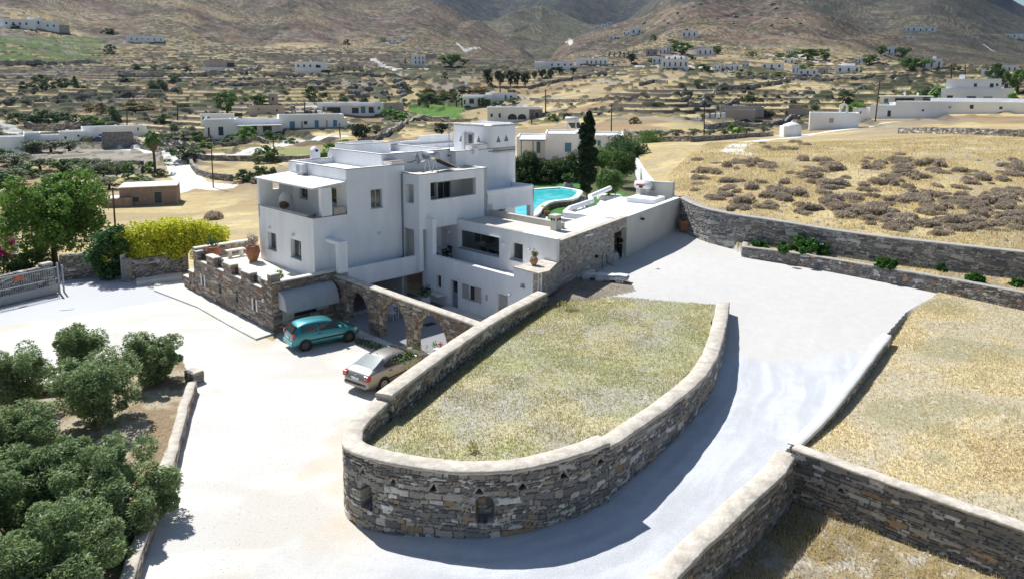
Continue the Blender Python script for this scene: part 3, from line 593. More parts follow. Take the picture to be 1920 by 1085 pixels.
def door(par, ax, pos, out, u0, u1, z0, z1, depth=.2, mat=None, glass=0., slats=0, name='door'):
    mat = mat or DOORG; mb = pbox(ax, pos, out, u0, u1, depth, depth+.06, z0, z1)
    um = (u0+u1)/2
    if slats:
        for k in range(slats): zz = z0+.1+(z1-z0-.2)*k/slats; pbox(ax, pos, out, u0+.06, u1-.06, depth-.02, depth+.01, zz, zz+(z1-z0)/slats*.55, mb)
    else:
        pbox(ax, pos, out, u0+.1, u1-.1, depth-.015, depth+.01, z0+.12, z0+(z1-z0)*.45, mb)
    d = mb.build(name, mat, par)
    if glass: pbox(ax, pos, out, u0+.12, u1-.12, depth-.02, depth+.01, z0+(z1-z0)*.55, z1-.12).build('pane', GLASS, d)
    pbox(ax, pos, out, u1-.12, u1-.09, depth-.06, depth, z0+(z1-z0)*.45, z0+(z1-z0)*.45+.12).build('handle', STEEL, d)
    return d
def block(par, name, b0, b1, a0, a1, z0, z1, par_h=.35, par_t=.25, fr=(), lf=(), bk=(), rt=(), mat=None, roof=None, edge=True, t=.3):
    """box with openings: fr = front (-a side), lf = left (-b side), bk = back (+a), rt = right (+b)"""
    mat = mat or WHITE; mb = MB(); zt = z1-(.04 if edge else 0)
    wpanel(mb, 'a', a0, -1, b0, b1, z0, zt, fr, t, False); wpanel(mb, 'b', b0, -1, a0, a1, z0, zt, lf, t, False)
    wpanel(mb, 'a', a1, 1, b0, b1, z0, zt, bk, t, False); wpanel(mb, 'b', b1, 1, a0, a1, z0, zt, rt, t, False)
    w_ = mb.build(name, mat, par); rz = z1-par_h
    if par_h > .05: MB().box(b0+par_t, b1-par_t, a0+par_t, a1-par_t, rz-.15, rz).build('roof', roof or WHITER, par)
    if edge:
        o = .025; mb = MB(); pt = par_t
        def ring(m, e, za, zb, i):
            m.box(b0-e, b1+e, a0-e, a0+i, za, zb); m.box(b0-e, b1+e, a1-i, a1+e, za, zb); m.box(b0-e, b0+i, a0+i, a1-i, za, zb); m.box(b1-i, b1+e, a0+i, a1-i, za, zb)
        ring(mb, o, zt, z1, pt+.02); s = mb.build('slate_edge', SLAB, w_)
        mb = MB(); ring(mb, -.012, z1, z1+.006, pt-.0); mb.build('parapet_top', WHITER, w_)
        if par_h <= .05: MB().box(b0+pt, b1-pt, a0+pt, a1-pt, zt-.1, z1-.01).build('roof', roof or WHITER, par)
    return w_
def lamp_dome(par, ax, pos, out, u, z):
    mb = MB().ball((0, 0, 0), .11, 10, 6); p = (u, pos+out*.06, z) if ax == 'a' else (pos+out*.06, u, z)
    o = mb.build('wall_lamp', PLW, par, loc=p); return o
H_ = lambda nm, lab, cat, loc=(0, 0, 0), group=None: empty(nm, hw(*loc), HANG, lab, cat, group)
# ================================================================ main villa
villa = H_('villa', 'large white cubic villa with flat roofs and stepped upper floors beside the pool', 'house')
wins_l = [(5.92, 7.15, 3.3, 4.46), (2.6, 3.95, 3.27, 4.47)]
block(villa, 'ground_floor_wall', 3.27, 10.05, .99, 8.3, -.2, 5.3, 0, .25, fr=[(4.2, 10, -.2, 2.1)], lf=wins_l, edge=False)
for (u0, u1, z0, z1) in wins_l: window(villa, 'b', 3.27, -1, u0+.02, u1-.02, z0, z1, .24, .07, FRAMEG, 2, bars=0)
MB().box(3.6, 9.8, 1.3, 8, 5.1, 5.32).build('balcony_floor', GREYROOF, villa)
# balcony parapet with slate edge
mb = MB().box(3.27, 3.52, .99, 8.3, 5.3, 6.11); mb.box(3.52, 5.65, .99, 1.24, 5.3, 6.11); mb.build('balcony_parapet', WHITE, villa)
mb = MB().box(3.24, 3.56, .96, 8.32, 6.11, 6.15); mb.box(3.56, 5.6, .96, 1.27, 6.11, 6.15); mb.build('slate_edge', SLAB, villa)
MB().box(3.26, 3.54, 1.9, 8.3, 6.15, 6.156).build('parapet_top', WHITER, villa)
MB().box(3.9, 4.62, .992, 1.35, 6.15, 7.9).build('balcony_pier', WHITE, villa, .02)
mb = MB(); wpanel(mb, 'a', 8.3, 1, 3.27, 5.65, 5.3, 8.02, [(4.25, 4.7, 7.1, 7.9)], .25); mb.build('balcony_end_wall', WHITE, villa)
# upper block
block(villa, 'upper_floor_wall', 5.65, 10.05, .99, 8.4, 5.3, 8.93, .38, .28, fr=[(7.4, 8.28, 6.25, 7.46)], lf=[(5.9, 7.0, 6.5, 7.75), (2.2, 3.4, 5.4, 7.6)])
window(villa, 'a', .99, -1, 7.42, 8.26, 6.25, 7.46, .15, .07, FRAME, 2)
window(villa, 'b', 5.65, -1, 5.92, 6.98, 6.5, 7.75, .15, .06, FRAMEG, 2)
door(villa, 'b', 5.65, -1, 2.2, 3.4, 5.4, 7.6, .2, FRAMEG, 1.)
MB().box(9.1, 10.05, .995, 2.6, 8.936, 9.14).build('roof_upstand', WHITE, villa)
MB().box(9.06, 10.08, .96, 2.62, 9.14, 9.17).build('slate_edge', SLAB, villa)
# white canopy over the balcony
mb = MB(); cz = [8.12, 8.14]
pts = [(5.64, 1.0), (5.64, 8.45), (2.95, 8.0), (2.95, 0.35)]
up = [(p[0], p[1], 8.16 if p[0] > 5 else 8.05) for p in pts]; lo = [(p[0], p[1], p[2]-.1) for p in up]
mb.face(up[::-1]); mb.face(lo)
for i in range(4): j = (i+1) % 4; mb.face([lo[j], lo[i], up[i], up[j]])
mb.build('balcony_canopy', WHITER, villa)
for p in (3.3, 8.2):
    MB().box(3.3, 3.5, p-.1 if p > 4 else .99, p+.1 if p > 4 else 1.15, 6.15, 8.02).build('canopy_post', WHITE, villa) if p > 4 else None
# box with loggia opening
bx = MB(); wpanel(bx, 'a', -.82, -1, 9.85, 15.8, 4.75, 8.36, [(10.8, 14.75, 6.6, 7.78)], .32, False); wpanel(bx, 'b', 9.85, -1, -.819, .985, 4.75, 8.36, [(-.27, .63, 6.42, 7.68)], .3, False)
wpanel(bx, 'b', 15.8, 1, -.82, 1.37, 4.75, 8.36, (), .3); bx.box(10.15, 15.5, -.5, 2.0, 4.75, 4.95); bx.build('loggia_wall', WHITE, villa)
bx = MB(); wpanel(bx, 'a', 1.2, -1, 10.15, 15.5, 4.95, 8.2, [(11.9, 12.9, 5.2, 7.5), (13.0, 14.2, 5.2, 7.4)], .2); bx.build('loggia_back_wall', WHITE, villa)
door(villa, 'a', 1.2, -1, 11.92, 12.88, 5.2, 7.5, .1, FRAME, 1.); window(villa, 'a', 1.2, -1, 13.02, 14.18, 5.2, 7.4, .1, .05, FRAME, 2, False)
MB().box(10.17, 15.48, -.5, 1.9, 8.1, 8.3).build('roof', GREYROOF, villa)
mb = MB().box(9.82, 15.83, -.85, -.5, 8.36, 8.4).box(9.82, 10.15, -.5, 1.97, 8.36, 8.4).box(15.5, 15.83, -.5, 1.36, 8.36, 8.4); mb.build('slate_edge', SLAB, villa)
mb = MB().box(9.84, 15.81, -.83, -.52, 8.4, 8.406).box(9.84, 10.13, -.52, 1.9, 8.4, 8.406).box(15.52, 15.81, -.52, 1.3, 8.4, 8.406); mb.build('parapet_top', WHITER, villa)
# wall under the box with the side door, pillar and dark recess
mb = MB(); wpanel(mb, 'b', 9.86, -1, -.8, .99, 2.0, 4.75, [(-.2, .9, 2.45, 4.7)], .3); mb.build('ground_floor_wall', WHITE, villa)
door(villa, 'b', 9.86, -1, -.2, .9, 2.45, 4.7, .3, SHUT, 0, 0)
mb = MB(); wpanel(mb, 'a', .9, -1, 9.95, 13.2, 2.3, 4.8, [(10.7, 12.4, 2.4, 4.6)], .25); mb.build('ground_floor_wall', WHITE, villa)
window(villa, 'a', .9, -1, 10.72, 12.38, 2.4, 4.6, .1, .08, IRON, 2, False)
MB().box(10.38, 10.72, -1.5, -.02, 3.0, 5.5).build('pillar', WHITE, villa, .05)
# storey behind with the dish wall
block(villa, 'rear_storey_wall', 8.97, 14.8, 2.0, 8.7, 5, 9.57, .5, .28)
block(villa, 'tower_wall', 14.8, 20.7, 1.37, 8.7, 2.3, 9.45, .4, .25, fr=[(16.5, 19.6, 2.4, 4.9)], rt=[(2.0, 6, 2.6, 4.9)])
window(villa, 'a', 1.37, -1, 16.52, 19.58, 2.4, 4.9, .2, .08, FRAME, 4, False)
# tower top with a rounded corner
arc = [(17.8+.55-.55*math.cos(t), 1.37+.55-.55*math.sin(t)) for t in np.linspace(0, math.pi/2, 7)]
tp = arc+[(20.7, 1.37), (20.7, 5.2), (17.8, 5.2)]
MB().prism(tp, 9.06, 11.06).build('tower_top_wall', WHITE, villa)
mb = MB().prism([(p[0]+(.02 if p[0] > 19 else -.02), p[1]+(.02 if p[1] > 4 else -.02)) for p in tp], 11.06, 11.09); mb.build('slate_edge', SLAB, villa)
MB().prism([(p[0]*.992+.153, p[1]*.985+.05) for p in tp], 11.09, 11.1).build('roof', WHITER, villa)
mb = MB().box(17.82, 18.1, 2.0, 5.2, 11.1, 11.2).box(18.4, 20.68, 1.4, 1.62, 11.1, 11.2).box(20.45, 20.68, 1.62, 5.2, 11.1, 11.26); mb.build('parapet_top', WHITE, villa)
MB().box(17.9, 20.72, 1.31, 1.37, 9.2, 9.25).build('slate_band', SLAB, villa)
def tri_vent(ax, pos, out, u, z, s=.22):
    p = lambda uu, d, zz: (uu, pos-out*d, zz) if ax == 'a' else (pos-out*d, uu, zz)
    mb = MB(); A3 = [(u-s, z), (u+s, z), (u, z+s*2.1)]; fr = [p(x, -.02, y) for x, y in A3]; bk = [p(x, .05, y) for x, y in A3]
    mb.face(fr); mb.face(bk[::-1])
    for i in range(3): j = (i+1) % 3; mb.face([fr[i], fr[j], bk[j], bk[i]])
    mb.build('triangle_vent', VENT, villa)
VENT = M('grey_vent', (.18, .22, .22), .6)
tri_vent('a', 1.37, -1, 18.94, 9.86); tri_vent('a', 1.37, -1, 19.75, 9.9); tri_vent('b', 17.8, -1, 4.3, 9.82); tri_vent('b', 17.8, -1, 2.3, 9.86)
dd = MB().box(17.72, 17.82, 2.85, 3.75, 9.1, 10.5).build('tower_door', FRAME, villa); MB().box(17.705, 17.73, 2.92, 3.35, 9.2, 10.4).build('pane', GLASS, dd)
MB().box(17.62, 17.76, 3.78, 4.05, 9.1, 10.55).build('shutter', PLW, villa)
MB().box(16.3, 17.75, 1.30, 2.1, 9.46, 9.8).build('roof_upstand', WHITE, villa, .03); MB().box(16.27, 17.78, 1.28, 2.12, 9.8, 9.83).build('slate_edge', SLAB, villa)
MB().box(16.35, 16.75, 1.1, 1.36, 9.1, 9.62).build('roof_spout', WHITE, villa, .06)
# veranda
va = MB().box(15.82, 20.55, -.8, 1.36, 5.25, 6.35); va.box(15.82, 20.55, -.8, -.5, 6.35, 6.74); va.box(20.25, 20.55, -.5, 1.36, 6.35, 6.74); va.build('veranda_roof', WHITE, villa, .07)
MB().box(20.15, 20.55, -.78, -.4, 2.4, 5.25).build('veranda_column', WHITE, villa); MB().box(20.15, 20.55, 4.8, 5.2, 2.4, 5.25).build('veranda_column', WHITE, villa)
# rear parapets of the upper terrace
mb = MB().box(11, 15, 8.4, 8.65, 9.0, 9.78).box(15, 17.2, 8.72, 8.95, 9.0, 9.72).box(17.2, 20.6, 8.72, 8.95, 9.0, 10.07).box(11, 11.25, 6.3, 8.4, 9.0, 9.78); mb.build('rear_parapet', WHITE, villa)
MB().box(10.98, 15.02, 8.38, 8.67, 9.78, 9.81).build('slate_edge', SLAB, villa)
block(villa, 'stair_head_wall', 9.3, 12.5, 6.0, 8.39, 8.95, 9.98, .3, .2)
# arched chimney, roof chimneys
mb = MB().box(7.3, 7.9, 8.0, 8.4, 8.94, 9.5); mb.build('chimney', WHITE, villa, .03)
ch = MB(); rows = [[(7.6+.3*math.cos(t), y, 9.5+.28*math.sin(t)) for t in np.linspace(0, math.pi, 9)] for y in (8.0, 8.4)]; ch.grid(rows); ch.face(rows[0]); ch.face(rows[1][::-1]); ch.build('chimney_cap', WHITE, villa)
MB().ball((0, 0, 0), .1).build('chimney_opening', DARK, villa, loc=(7.6, 7.96, 9.52))
MB().tube([(8.7, 8.3, 8.9), (8.7, 8.3, 9.35)], .05).build('vent_pipe', WHITE, villa)
# drainpipe, joint lines, wall lamps, hood wall
MB().tube([(9.78, .93, 8.3), (9.78, .93, 2.5)], .045).build('drainpipe', M('blue_grey_pipe', (.22, .26, .33), .5), villa)
for p in ((4.97, 4.57), (7.92, 4.59)): lamp_dome(villa, 'a', .99, -1, *p)
for p in ((6.65, 4.78), (3.46, 4.75)): lamp_dome(villa, 'b', 3.27, -1, *p)
MB().box(4.0, 4.62, -.62, .985, 4.6, 4.82).box(4.0, 4.62, -.62, -.22, 2.9, 4.6).build('hood_wall', WHITE, villa, .03)
# bridge parapet between terrace and annex
MB().box(4.75, 10.36, -.32, -.04, 1.78, 2.98).build('bridge_parapet', WHITE, villa, .05); MB().box(4.75, 10.3, -.04, 1.0, 1.78, 2.3).build('bridge_floor', GREYROOF, villa)
MB().box(3.2, 4.1, .0, 1.0, 1.9, 2.35).build('bridge_floor', GREYROOF, villa)
# lower storey under the bridge
mb = MB().box(4.2, 4.4, 1.05, 8, -.2, 2).box(9.7, 9.9, 1.05, 8, -.2, 2); mb.build('carport_wall', WHITE, villa)
MB().box(5.6, 9.6, 4.0, 4.2, -.2, 1.9).build('carport_wall', CREAM, villa)
# flower box on the balcony sill
fb = MB().box(4.72, 5.55, 1.0, 1.35, 6.16, 6.62).build('flower_box', M('beige_planter', (.5, .46, .4), .8), None, .02); fb.matrix_parent_inverse.identity()
fb.location = hw(0, 0); fb.rotation_euler = (0, 0, HANG); tag(fb, 'beige flower box on the villa balcony sill under the canopy', 'planter')
# ================================================================ annex
annex = H_('annex_building', 'low white annex with wide window and flat beige roof beside the gravel yard', 'house')
def lloc(x, y): dx, dy = x-HC[0], y-HC[1]; return (dx*HB[0]+dy*HB[1], dx*HA[0]+dy*HA[1])
L1 = lloc(*LW1); LD = (LWD[0]*HB[0]+LWD[1]*HB[1], LWD[0]*HA[0]+LWD[1]*HA[1])
wa = [(-5.0, -.95, 3.15, 4.42), (-7.15, -6.0, 3.2, 4.32)]
mb = MB(); wpanel(mb, 'b', 13.0, -1, -9.97, .9, 2.2, 5.1, wa, .3); mb.build('front_wall', WHITE, annex)
window(annex, 'b', 13.0, -1, -4.98, -.97, 3.15, 4.42, .28, .03, WHITE, 1, True, glass=CLEAR); window(annex, 'b', 13.0, -1, -7.13, -6.02, 3.2, 4.32, .28, .07, PLW, 1)
mb = MB(); mb.box(12.9, 13.0, -5.15, -.8, 4.45, 4.5); mb.build('window_hood', WHITE, annex)
for p in ((0.02, 4.09), (-5.45, 4.04), (-7.75, 4.11)): lamp_dome(annex, 'b', 13.0, -1, *p)
# roof slab following the long wall
def lw(t, off=0): return (L1[0]+LD[0]*t+LD[1]*off, L1[1]+LD[1]*t-LD[0]*off)   # off>0: towards the yard (right side)
rf = [(13.03, .9), (13.03, L1[1]+.12), lw(.35, -.1), lw(8.2, -.1), (lw(8.2)[0], lw(8.2)[1]+2.6), (16.2, -6.6), (16.2, .9)]
MB().prism(rf, 4.75, 4.97).build('roof', GREYROOF, annex)
MB().box(13.05, 13.3, -7.0, .9, 4.98, 5.12).box(16.0, 16.35, -7.6, .9, 4.97, 5.35).build('roof_parapet', M('beige_parapet', (.58, .54, .48), .9, .06), annex)
MB().box(15.6, 16.3, -.8, .2, 4.97, 5.75).build('roof_box', GREYROOF, annex)
mb = MB().box(13.36, 17.2, -9.3, .6, 4.65, 4.74).build('ceiling', WHITE, annex); MB().box(13.4, 17.2, -9.5, .7, 2.2, 2.42).build('floor', PAVE, annex); MB().box(17.2, 17.4, -9.0, .7, 2.2, 4.75).build('back_wall', WHITE, annex)
# courtyard wall with doors below
cw = MB(); dz = [(-3.95, -3.2, .05, 1.86), (-5.6, -5.05, .95, 1.82), (-8.5, -7.55, .05, 1.88), (-2.28, -1.8, 1.06, 1.9), (-9.92, -9.52, 2.6, 2.88), (-6.75, -6.5, 1.2, 1.58)]
wpanel(cw, 'b', 10.4, -1, -9.0, -.32, -.2, 3.12, [d for d in dz if d[1] > -9], .3); cw.build('courtyard_wall', WHITE, annex)
cw = MB(); wpanel(cw, 'b', 10.4, -1, -10.98, -9.0, -.2, 3.66, [(-9.92, -9.52, 2.6, 2.88)], .3); cw.box(10.7, 12.8, -9.15, -9.0, 2.3, 3.66); cw.build('courtyard_wall', WHITE, annex)
door(annex, 'b', 10.4, -1, -3.93, -3.22, .05, 1.86, .2, DOORG, 1.); door(annex, 'b', 10.4, -1, -8.48, -7.57, .05, 1.88, .2, SHUT, 0, 10)
window(annex, 'b', 10.4, -1, -5.58, -5.07, .95, 1.82, .12, .04, DARK, 1)
for u0, u1 in ((-5.04, -4.45), (-6.2, -5.62)):
    mb = pbox('b', 10.4, -1, u0, u1, -.05, -.01, .93, 1.85)
    for k in range(9): pbox('b', 10.4, -1, u0+.05, u1-.05, -.065, -.05, .98+k*.095, 1.03+k*.095, mb)
    mb.build('shutter', SHUT, annex)
pbox('b', 10.4, -1, -2.26, -1.82, .2, .25, 1.06, 1.9).build('niche_back', DARK, annex); pbox('b', 10.4, -1, -9.9, -9.54, .15, .2, 2.6, 2.88).build('niche_back', MARBLE, annex)
pbox('b', 10.4, -1, -6.75, -6.5, .1, .15, 1.2, 1.58).build('niche_back', MARBLE, annex)
for p in ((-4.11, 1.98), (-8.73, 1.98)): lamp_dome(annex, 'b', 10.4, -1, *p)
MB().box(10.72, 12.95, -9.0, .6, 2.2, 2.4).build('walkway_floor', PAVE, annex)
MB().box(10.41, 10.69, -9.0, -1.4, 3.12, 3.135).build('parapet_top', WHITER, annex)
MB().prism([(10.36, -11.02), (10.36, -8.98), (13.0, -8.98), (13.0, -10.05), (11.2, -11.05)], 3.66, 3.72).build('ledge', COPING, annex)
MB().prism([(10.7, -10.5), (10.7, -9.15), (12.98, -9.15), (12.98, -9.7)], 2.2, 3.66).build('ledge_base', WHITE, annex)
MB().box(9.7, 10.38, -8.3, -3.1, 0, .16).box(9.7, 10.35, -2.8, -1.0, .72, .8).build('step', PAVE, annex)
# long wall: stone part and rendered part
p0 = hw(10.42, -11.0); p1 = tuple(LW1); pe = tuple(LW1+LWD*7.55); pd0 = tuple(LW1+LWD*7.75); pd1 = tuple(LW1+LWD*9.75)
def stone_part(name, path, zb, ztf, seed, t=.35, par=annex):
    return stone_wall(name, None, path, t, zb, PAL_LONG, 1, .045, seed, coping=None, parent=None, joint=(.36, .33, .30), jw=.05, asp=1.6, sc=1.15)
s1 = stone_part('stone_facade', [(p0[0], p0[1], 3.66), (p1[0]-.02, p1[1]-.02, 3.66)], 1.9, 0, 5); s2 = stone_part('stone_facade', [(p1[0], p1[1], 4.95), (pe[0], pe[1], 4.95)], 1.9, 0, 6)
s3 = stone_part('stone_facade', [(pe[0], pe[1], 4.95), (pd1[0]-.1, pd1[1]-.1, 4.95)], 4.4, 0, 7)
for s in (s1, s2, s3):
    s.parent = annex; s.matrix_parent_inverse = Matrix.LocRotScale(annex.location, annex.rotation_euler, (1, 1, 1)).inverted()
def lquad(t0, t1, o0, o1): return [lw(t0, o0), lw(t1, o0), lw(t1, o1), lw(t0, o1)]
MB().prism(lquad(9.62, 20.2, 0, -.4), 1.9, 4.93).build('rendered_wall', CREAM, annex); MB().prism(lquad(9.6, 20.2, .02, -.42), 4.93, 4.97).build('coping', WHITER, annex)
MB().prism(lquad(.1, 9.6, .05, -.38), 4.95, 5.0).build('coping', COPING, annex)
MB().prism(lquad(8.2, 20.0, -.4, -5.2), 4.4, 4.62).build('roof', WHITER, annex)
MB().prism(lquad(7.55, 9.62, -.1, -.3), 1.95, 2.06).build('door_step', KERB, annex); MB().prism(lquad(7.6, 9.62, -1.6, -1.7), 2.0, 4.4).build('door_recess', DARK, annex)
MB().prism(lquad(9.5, 10.6, -.4, -1.8), 2.0, 4.4).build('door_recess', M('brown_stone', (.12, .09, .065), .9, .2, 6.), annex)
# rounded white parapet of the pump-house roof
def curb(pts, r, nm, par): return MB().tube(pts, r, 10).build(nm, WHITE, par)
curb([(*lw(9.2, -.6), 4.8), (*lw(8.9, -3.6), 4.8), (*lw(9.6, -4.9), 4.82), (*lw(11.0, -5.3), 4.86), (*lw(15.0, -5.4), 4.9), (*lw(15.8, -6.0), 5.1), (*lw(20, -6.2), 5.3)], .2, 'roof_kerb', annex)
MB().prism(lquad(8.6, 8.9, -.3, -4.6), 4.6, 4.98).build('roof_kerb', WHITE, annex)
MB().prism(lquad(17.6, 20.0, -1.2, -3.6), 4.62, 5.0).build('roof_hatch', WHITE, annex)
# ---------------------------------------------------------------- terrace walls (stone)
def hp(b, a, z): return hw(b, a, z)
terrace = stone_wall('terrace_wall', 'grey brown stone terrace wall with battlement pillars facing the gravel yard', [hp(0, 11.5, 2.42), hp(0, 0.02, 2.42)], .42, 0, PAL_WARM, 1, .04, 11, coping=None, asp=3.2, joint=(.15, .125, .10),
    niches=[(11.5-10.0, .8, 'arch', .16, .72), (11.5-7.3, .84, 'arch', .14, .72), (11.5-4.75, .86, 'arch', .14, .76), (11.5-2.28, .86, 'arch', .16, .78)])
SEGS = [(10.72, 11.5, 3.05), (7.98, 9.24, 3.07), (5.39, 6.54, 3.07), (2.77, 3.97, 3.03), (.46, 1.29, 3.05)]
for k, (a0, a1, zt) in enumerate(SEGS):
    o = stone_wall('merlon', None, [hp(0, a1, zt), hp(0, a0, zt)], .42, 2.56, PAL_WARM, 1, .04, 20+k, coping=PAVE, cap_h=.07, over=.05, asp=3.2, joint=(.15, .125, .10)); o.parent = terrace
o = stone_wall('corner_pillar', None, [hp(0, .46, 3.45), hp(0, 0, 3.45)], .5, 2.56, PAL_WARM, 1, .04, 31, coping=PAVE, cap_h=.07, asp=3.2, joint=(.15, .125, .10)); o.parent = terrace
gaps = [(9.24, 10.72), (6.54, 7.98), (3.97, 5.39), (1.29, 2.77)]
def local_obj(mb, name, mat, parent=None, bevel=0):
    o = mb.build(name, mat, None, bevel); o.location = hw(0, 0); o.rotation_euler = (0, 0, HANG)
    if parent: o.parent = parent; 
    return o
for (a0, a1) in gaps:
    local_obj(MB().box(-.06, .5, a0+.01, a1-.01, 2.42, 2.46), 'sill', PAVE, terrace)
    mb = MB()
    for k in range(9): y = a0+.1+(a1-a0-.2)*k/8; mb.tube([(.2, y, 2.46), (.2, y, 2.95)], .014, 5)
    for z in (2.5, 2.72, 2.95): mb.tube([(.2, a0, z), (.2, a1, z)], .016, 5)
    for k in range(8):
        y = a0+.17+(a1-a0-.2)*k/8; mb.tube([(.2, y+.05*math.cos(t), 2.83+.07*math.sin(t)) for t in np.linspace(0, 6.28, 9)], .012, 4)
        mb.tube([(.2, y+.05*math.cos(t), 2.61+.07*math.sin(t)) for t in np.linspace(0, 6.28, 9)], .012, 4)
    local_obj(mb, 'iron_railing', IRON, terrace)
for a in (10.0, 2.28):
    for s in (-1, 1): local_obj(MB().box(-.06, -.02, a+s*.27-.09, a+s*.27+.09, .84, 1.6), 'shutter', PLW, terrace, .01)
local_obj(MB().box(-.15, -.02, .95, 1.15, 1.98, 2.06), 'wall_lantern', TERRA, terrace); local_obj(MB().ball((-.15, .85, 1.8), .1), 'wall_lantern', PLW, terrace)
o = stone_wall('terrace_side_wall', 'brown stone terrace wall with beige coping above the grey awning', [hp(.02, 0, 2.98), hp(4.15, 0, 2.98)], .4, 0, PAL_WARM, 1, .04, 14, coping=PAVE, cap_h=.07, asp=3.2, joint=(.15, .125, .10))
o = stone_wall('terrace_end_wall', 'stone parapet behind the white bench at far end of terrace', [hp(-.02, 11.5, 3.22), hp(4.2, 11.5, 3.22)], .4, -.6, PAL_WARM, -1, .05, 15, coping=PAVE, cap_h=.07, asp=3.2)
MBf = MB().box(.42, 3.26, .41, 11.1, 2.1, 2.4).box(3.26, 9.0, 8.72, 11.1, 2.1, 2.4); f = local_obj(MBf, 'terrace_floor', PAVE); tag(f, 'pale paved terrace floor around the foot of the white villa', 'terrace')
o = stone_wall('step_wall', 'short stepped stone buttress at the far foot of the terrace wall', [hp(-.05, 13.4, .95), hp(-.05, 12.45, .95)], .5, -.3, PAL_WARM, 1, .05, 16, coping=PAVE, cap_h=.06)
o2 = stone_wall('upper_step', None, [hp(-.05, 12.45, 1.5), hp(-.05, 11.52, 1.5)], .5, -.3, PAL_WARM, 1, .05, 17, coping=PAVE, cap_h=.06); o2.parent = o
# pale kerb at the foot of the terrace
kb = [hw(-.02, 12.6), hw(-.02, .1), hw(-.05, -.15), hw(-1.25, -.35), hw(-1.3, 3.), hw(-1.25, 8), hw(-1.9, 14.), hw(-1.2, 16.), hw(0.2, 14.2)]
kerb = MB().prism([p[:2] for p in kb], -.1, .1).build('pavement', KERB, None, .02); tag(kerb, kind='structure')
# awning
aw = H_('awning', 'grey curved canvas awning over the serving hatch above the turquoise car', 'awning')
prof = [(-.02, 2.42), (-.35, 2.38), (-.62, 2.24), (-.82, 1.98), (-.92, 1.62), (-.94, 1.4)]
rows = [[(b, y, z) for y, z in prof] for b in np.linspace(.35, 3.72, 15)]
mb = MB().grid(rows); mb.face([(.35, y, z) for y, z in prof]+[(.35, -.02, 1.4)]); mb.face(([(3.72, y, z) for y, z in prof]+[(3.72, -.02, 1.4)])[::-1]); mb.build('canopy', CANVAS, aw)
mb = MB(); n = 34
for i in range(n):
    b0 = .35+3.37*i/n; b1 = .35+3.37*(i+1)/n; bm_ = (b0+b1)/2; mb.face([(b0, -.945, 1.41), (b1, -.945, 1.41), (b1, -.945, 1.30), (bm_, -.95, 1.24), (b0, -.945, 1.30)])
mb.build('valance', CANVAS, aw)
hatch = H_('serving_hatch', 'dark serving hatch with pale shutters in the stone wall under the awning', 'window')
MB().box(1.2, 3.3, -.045, -.03, .75, 1.4).build('opening', DARK, hatch); MB().box(.55, 1.25, -.09, -.05, .62, 1.25).build('shutter', SHUT, hatch); MB().box(2.7, 3.5, -.09, -.05, .8, 1.42).build('shutter', SHUT, hatch)
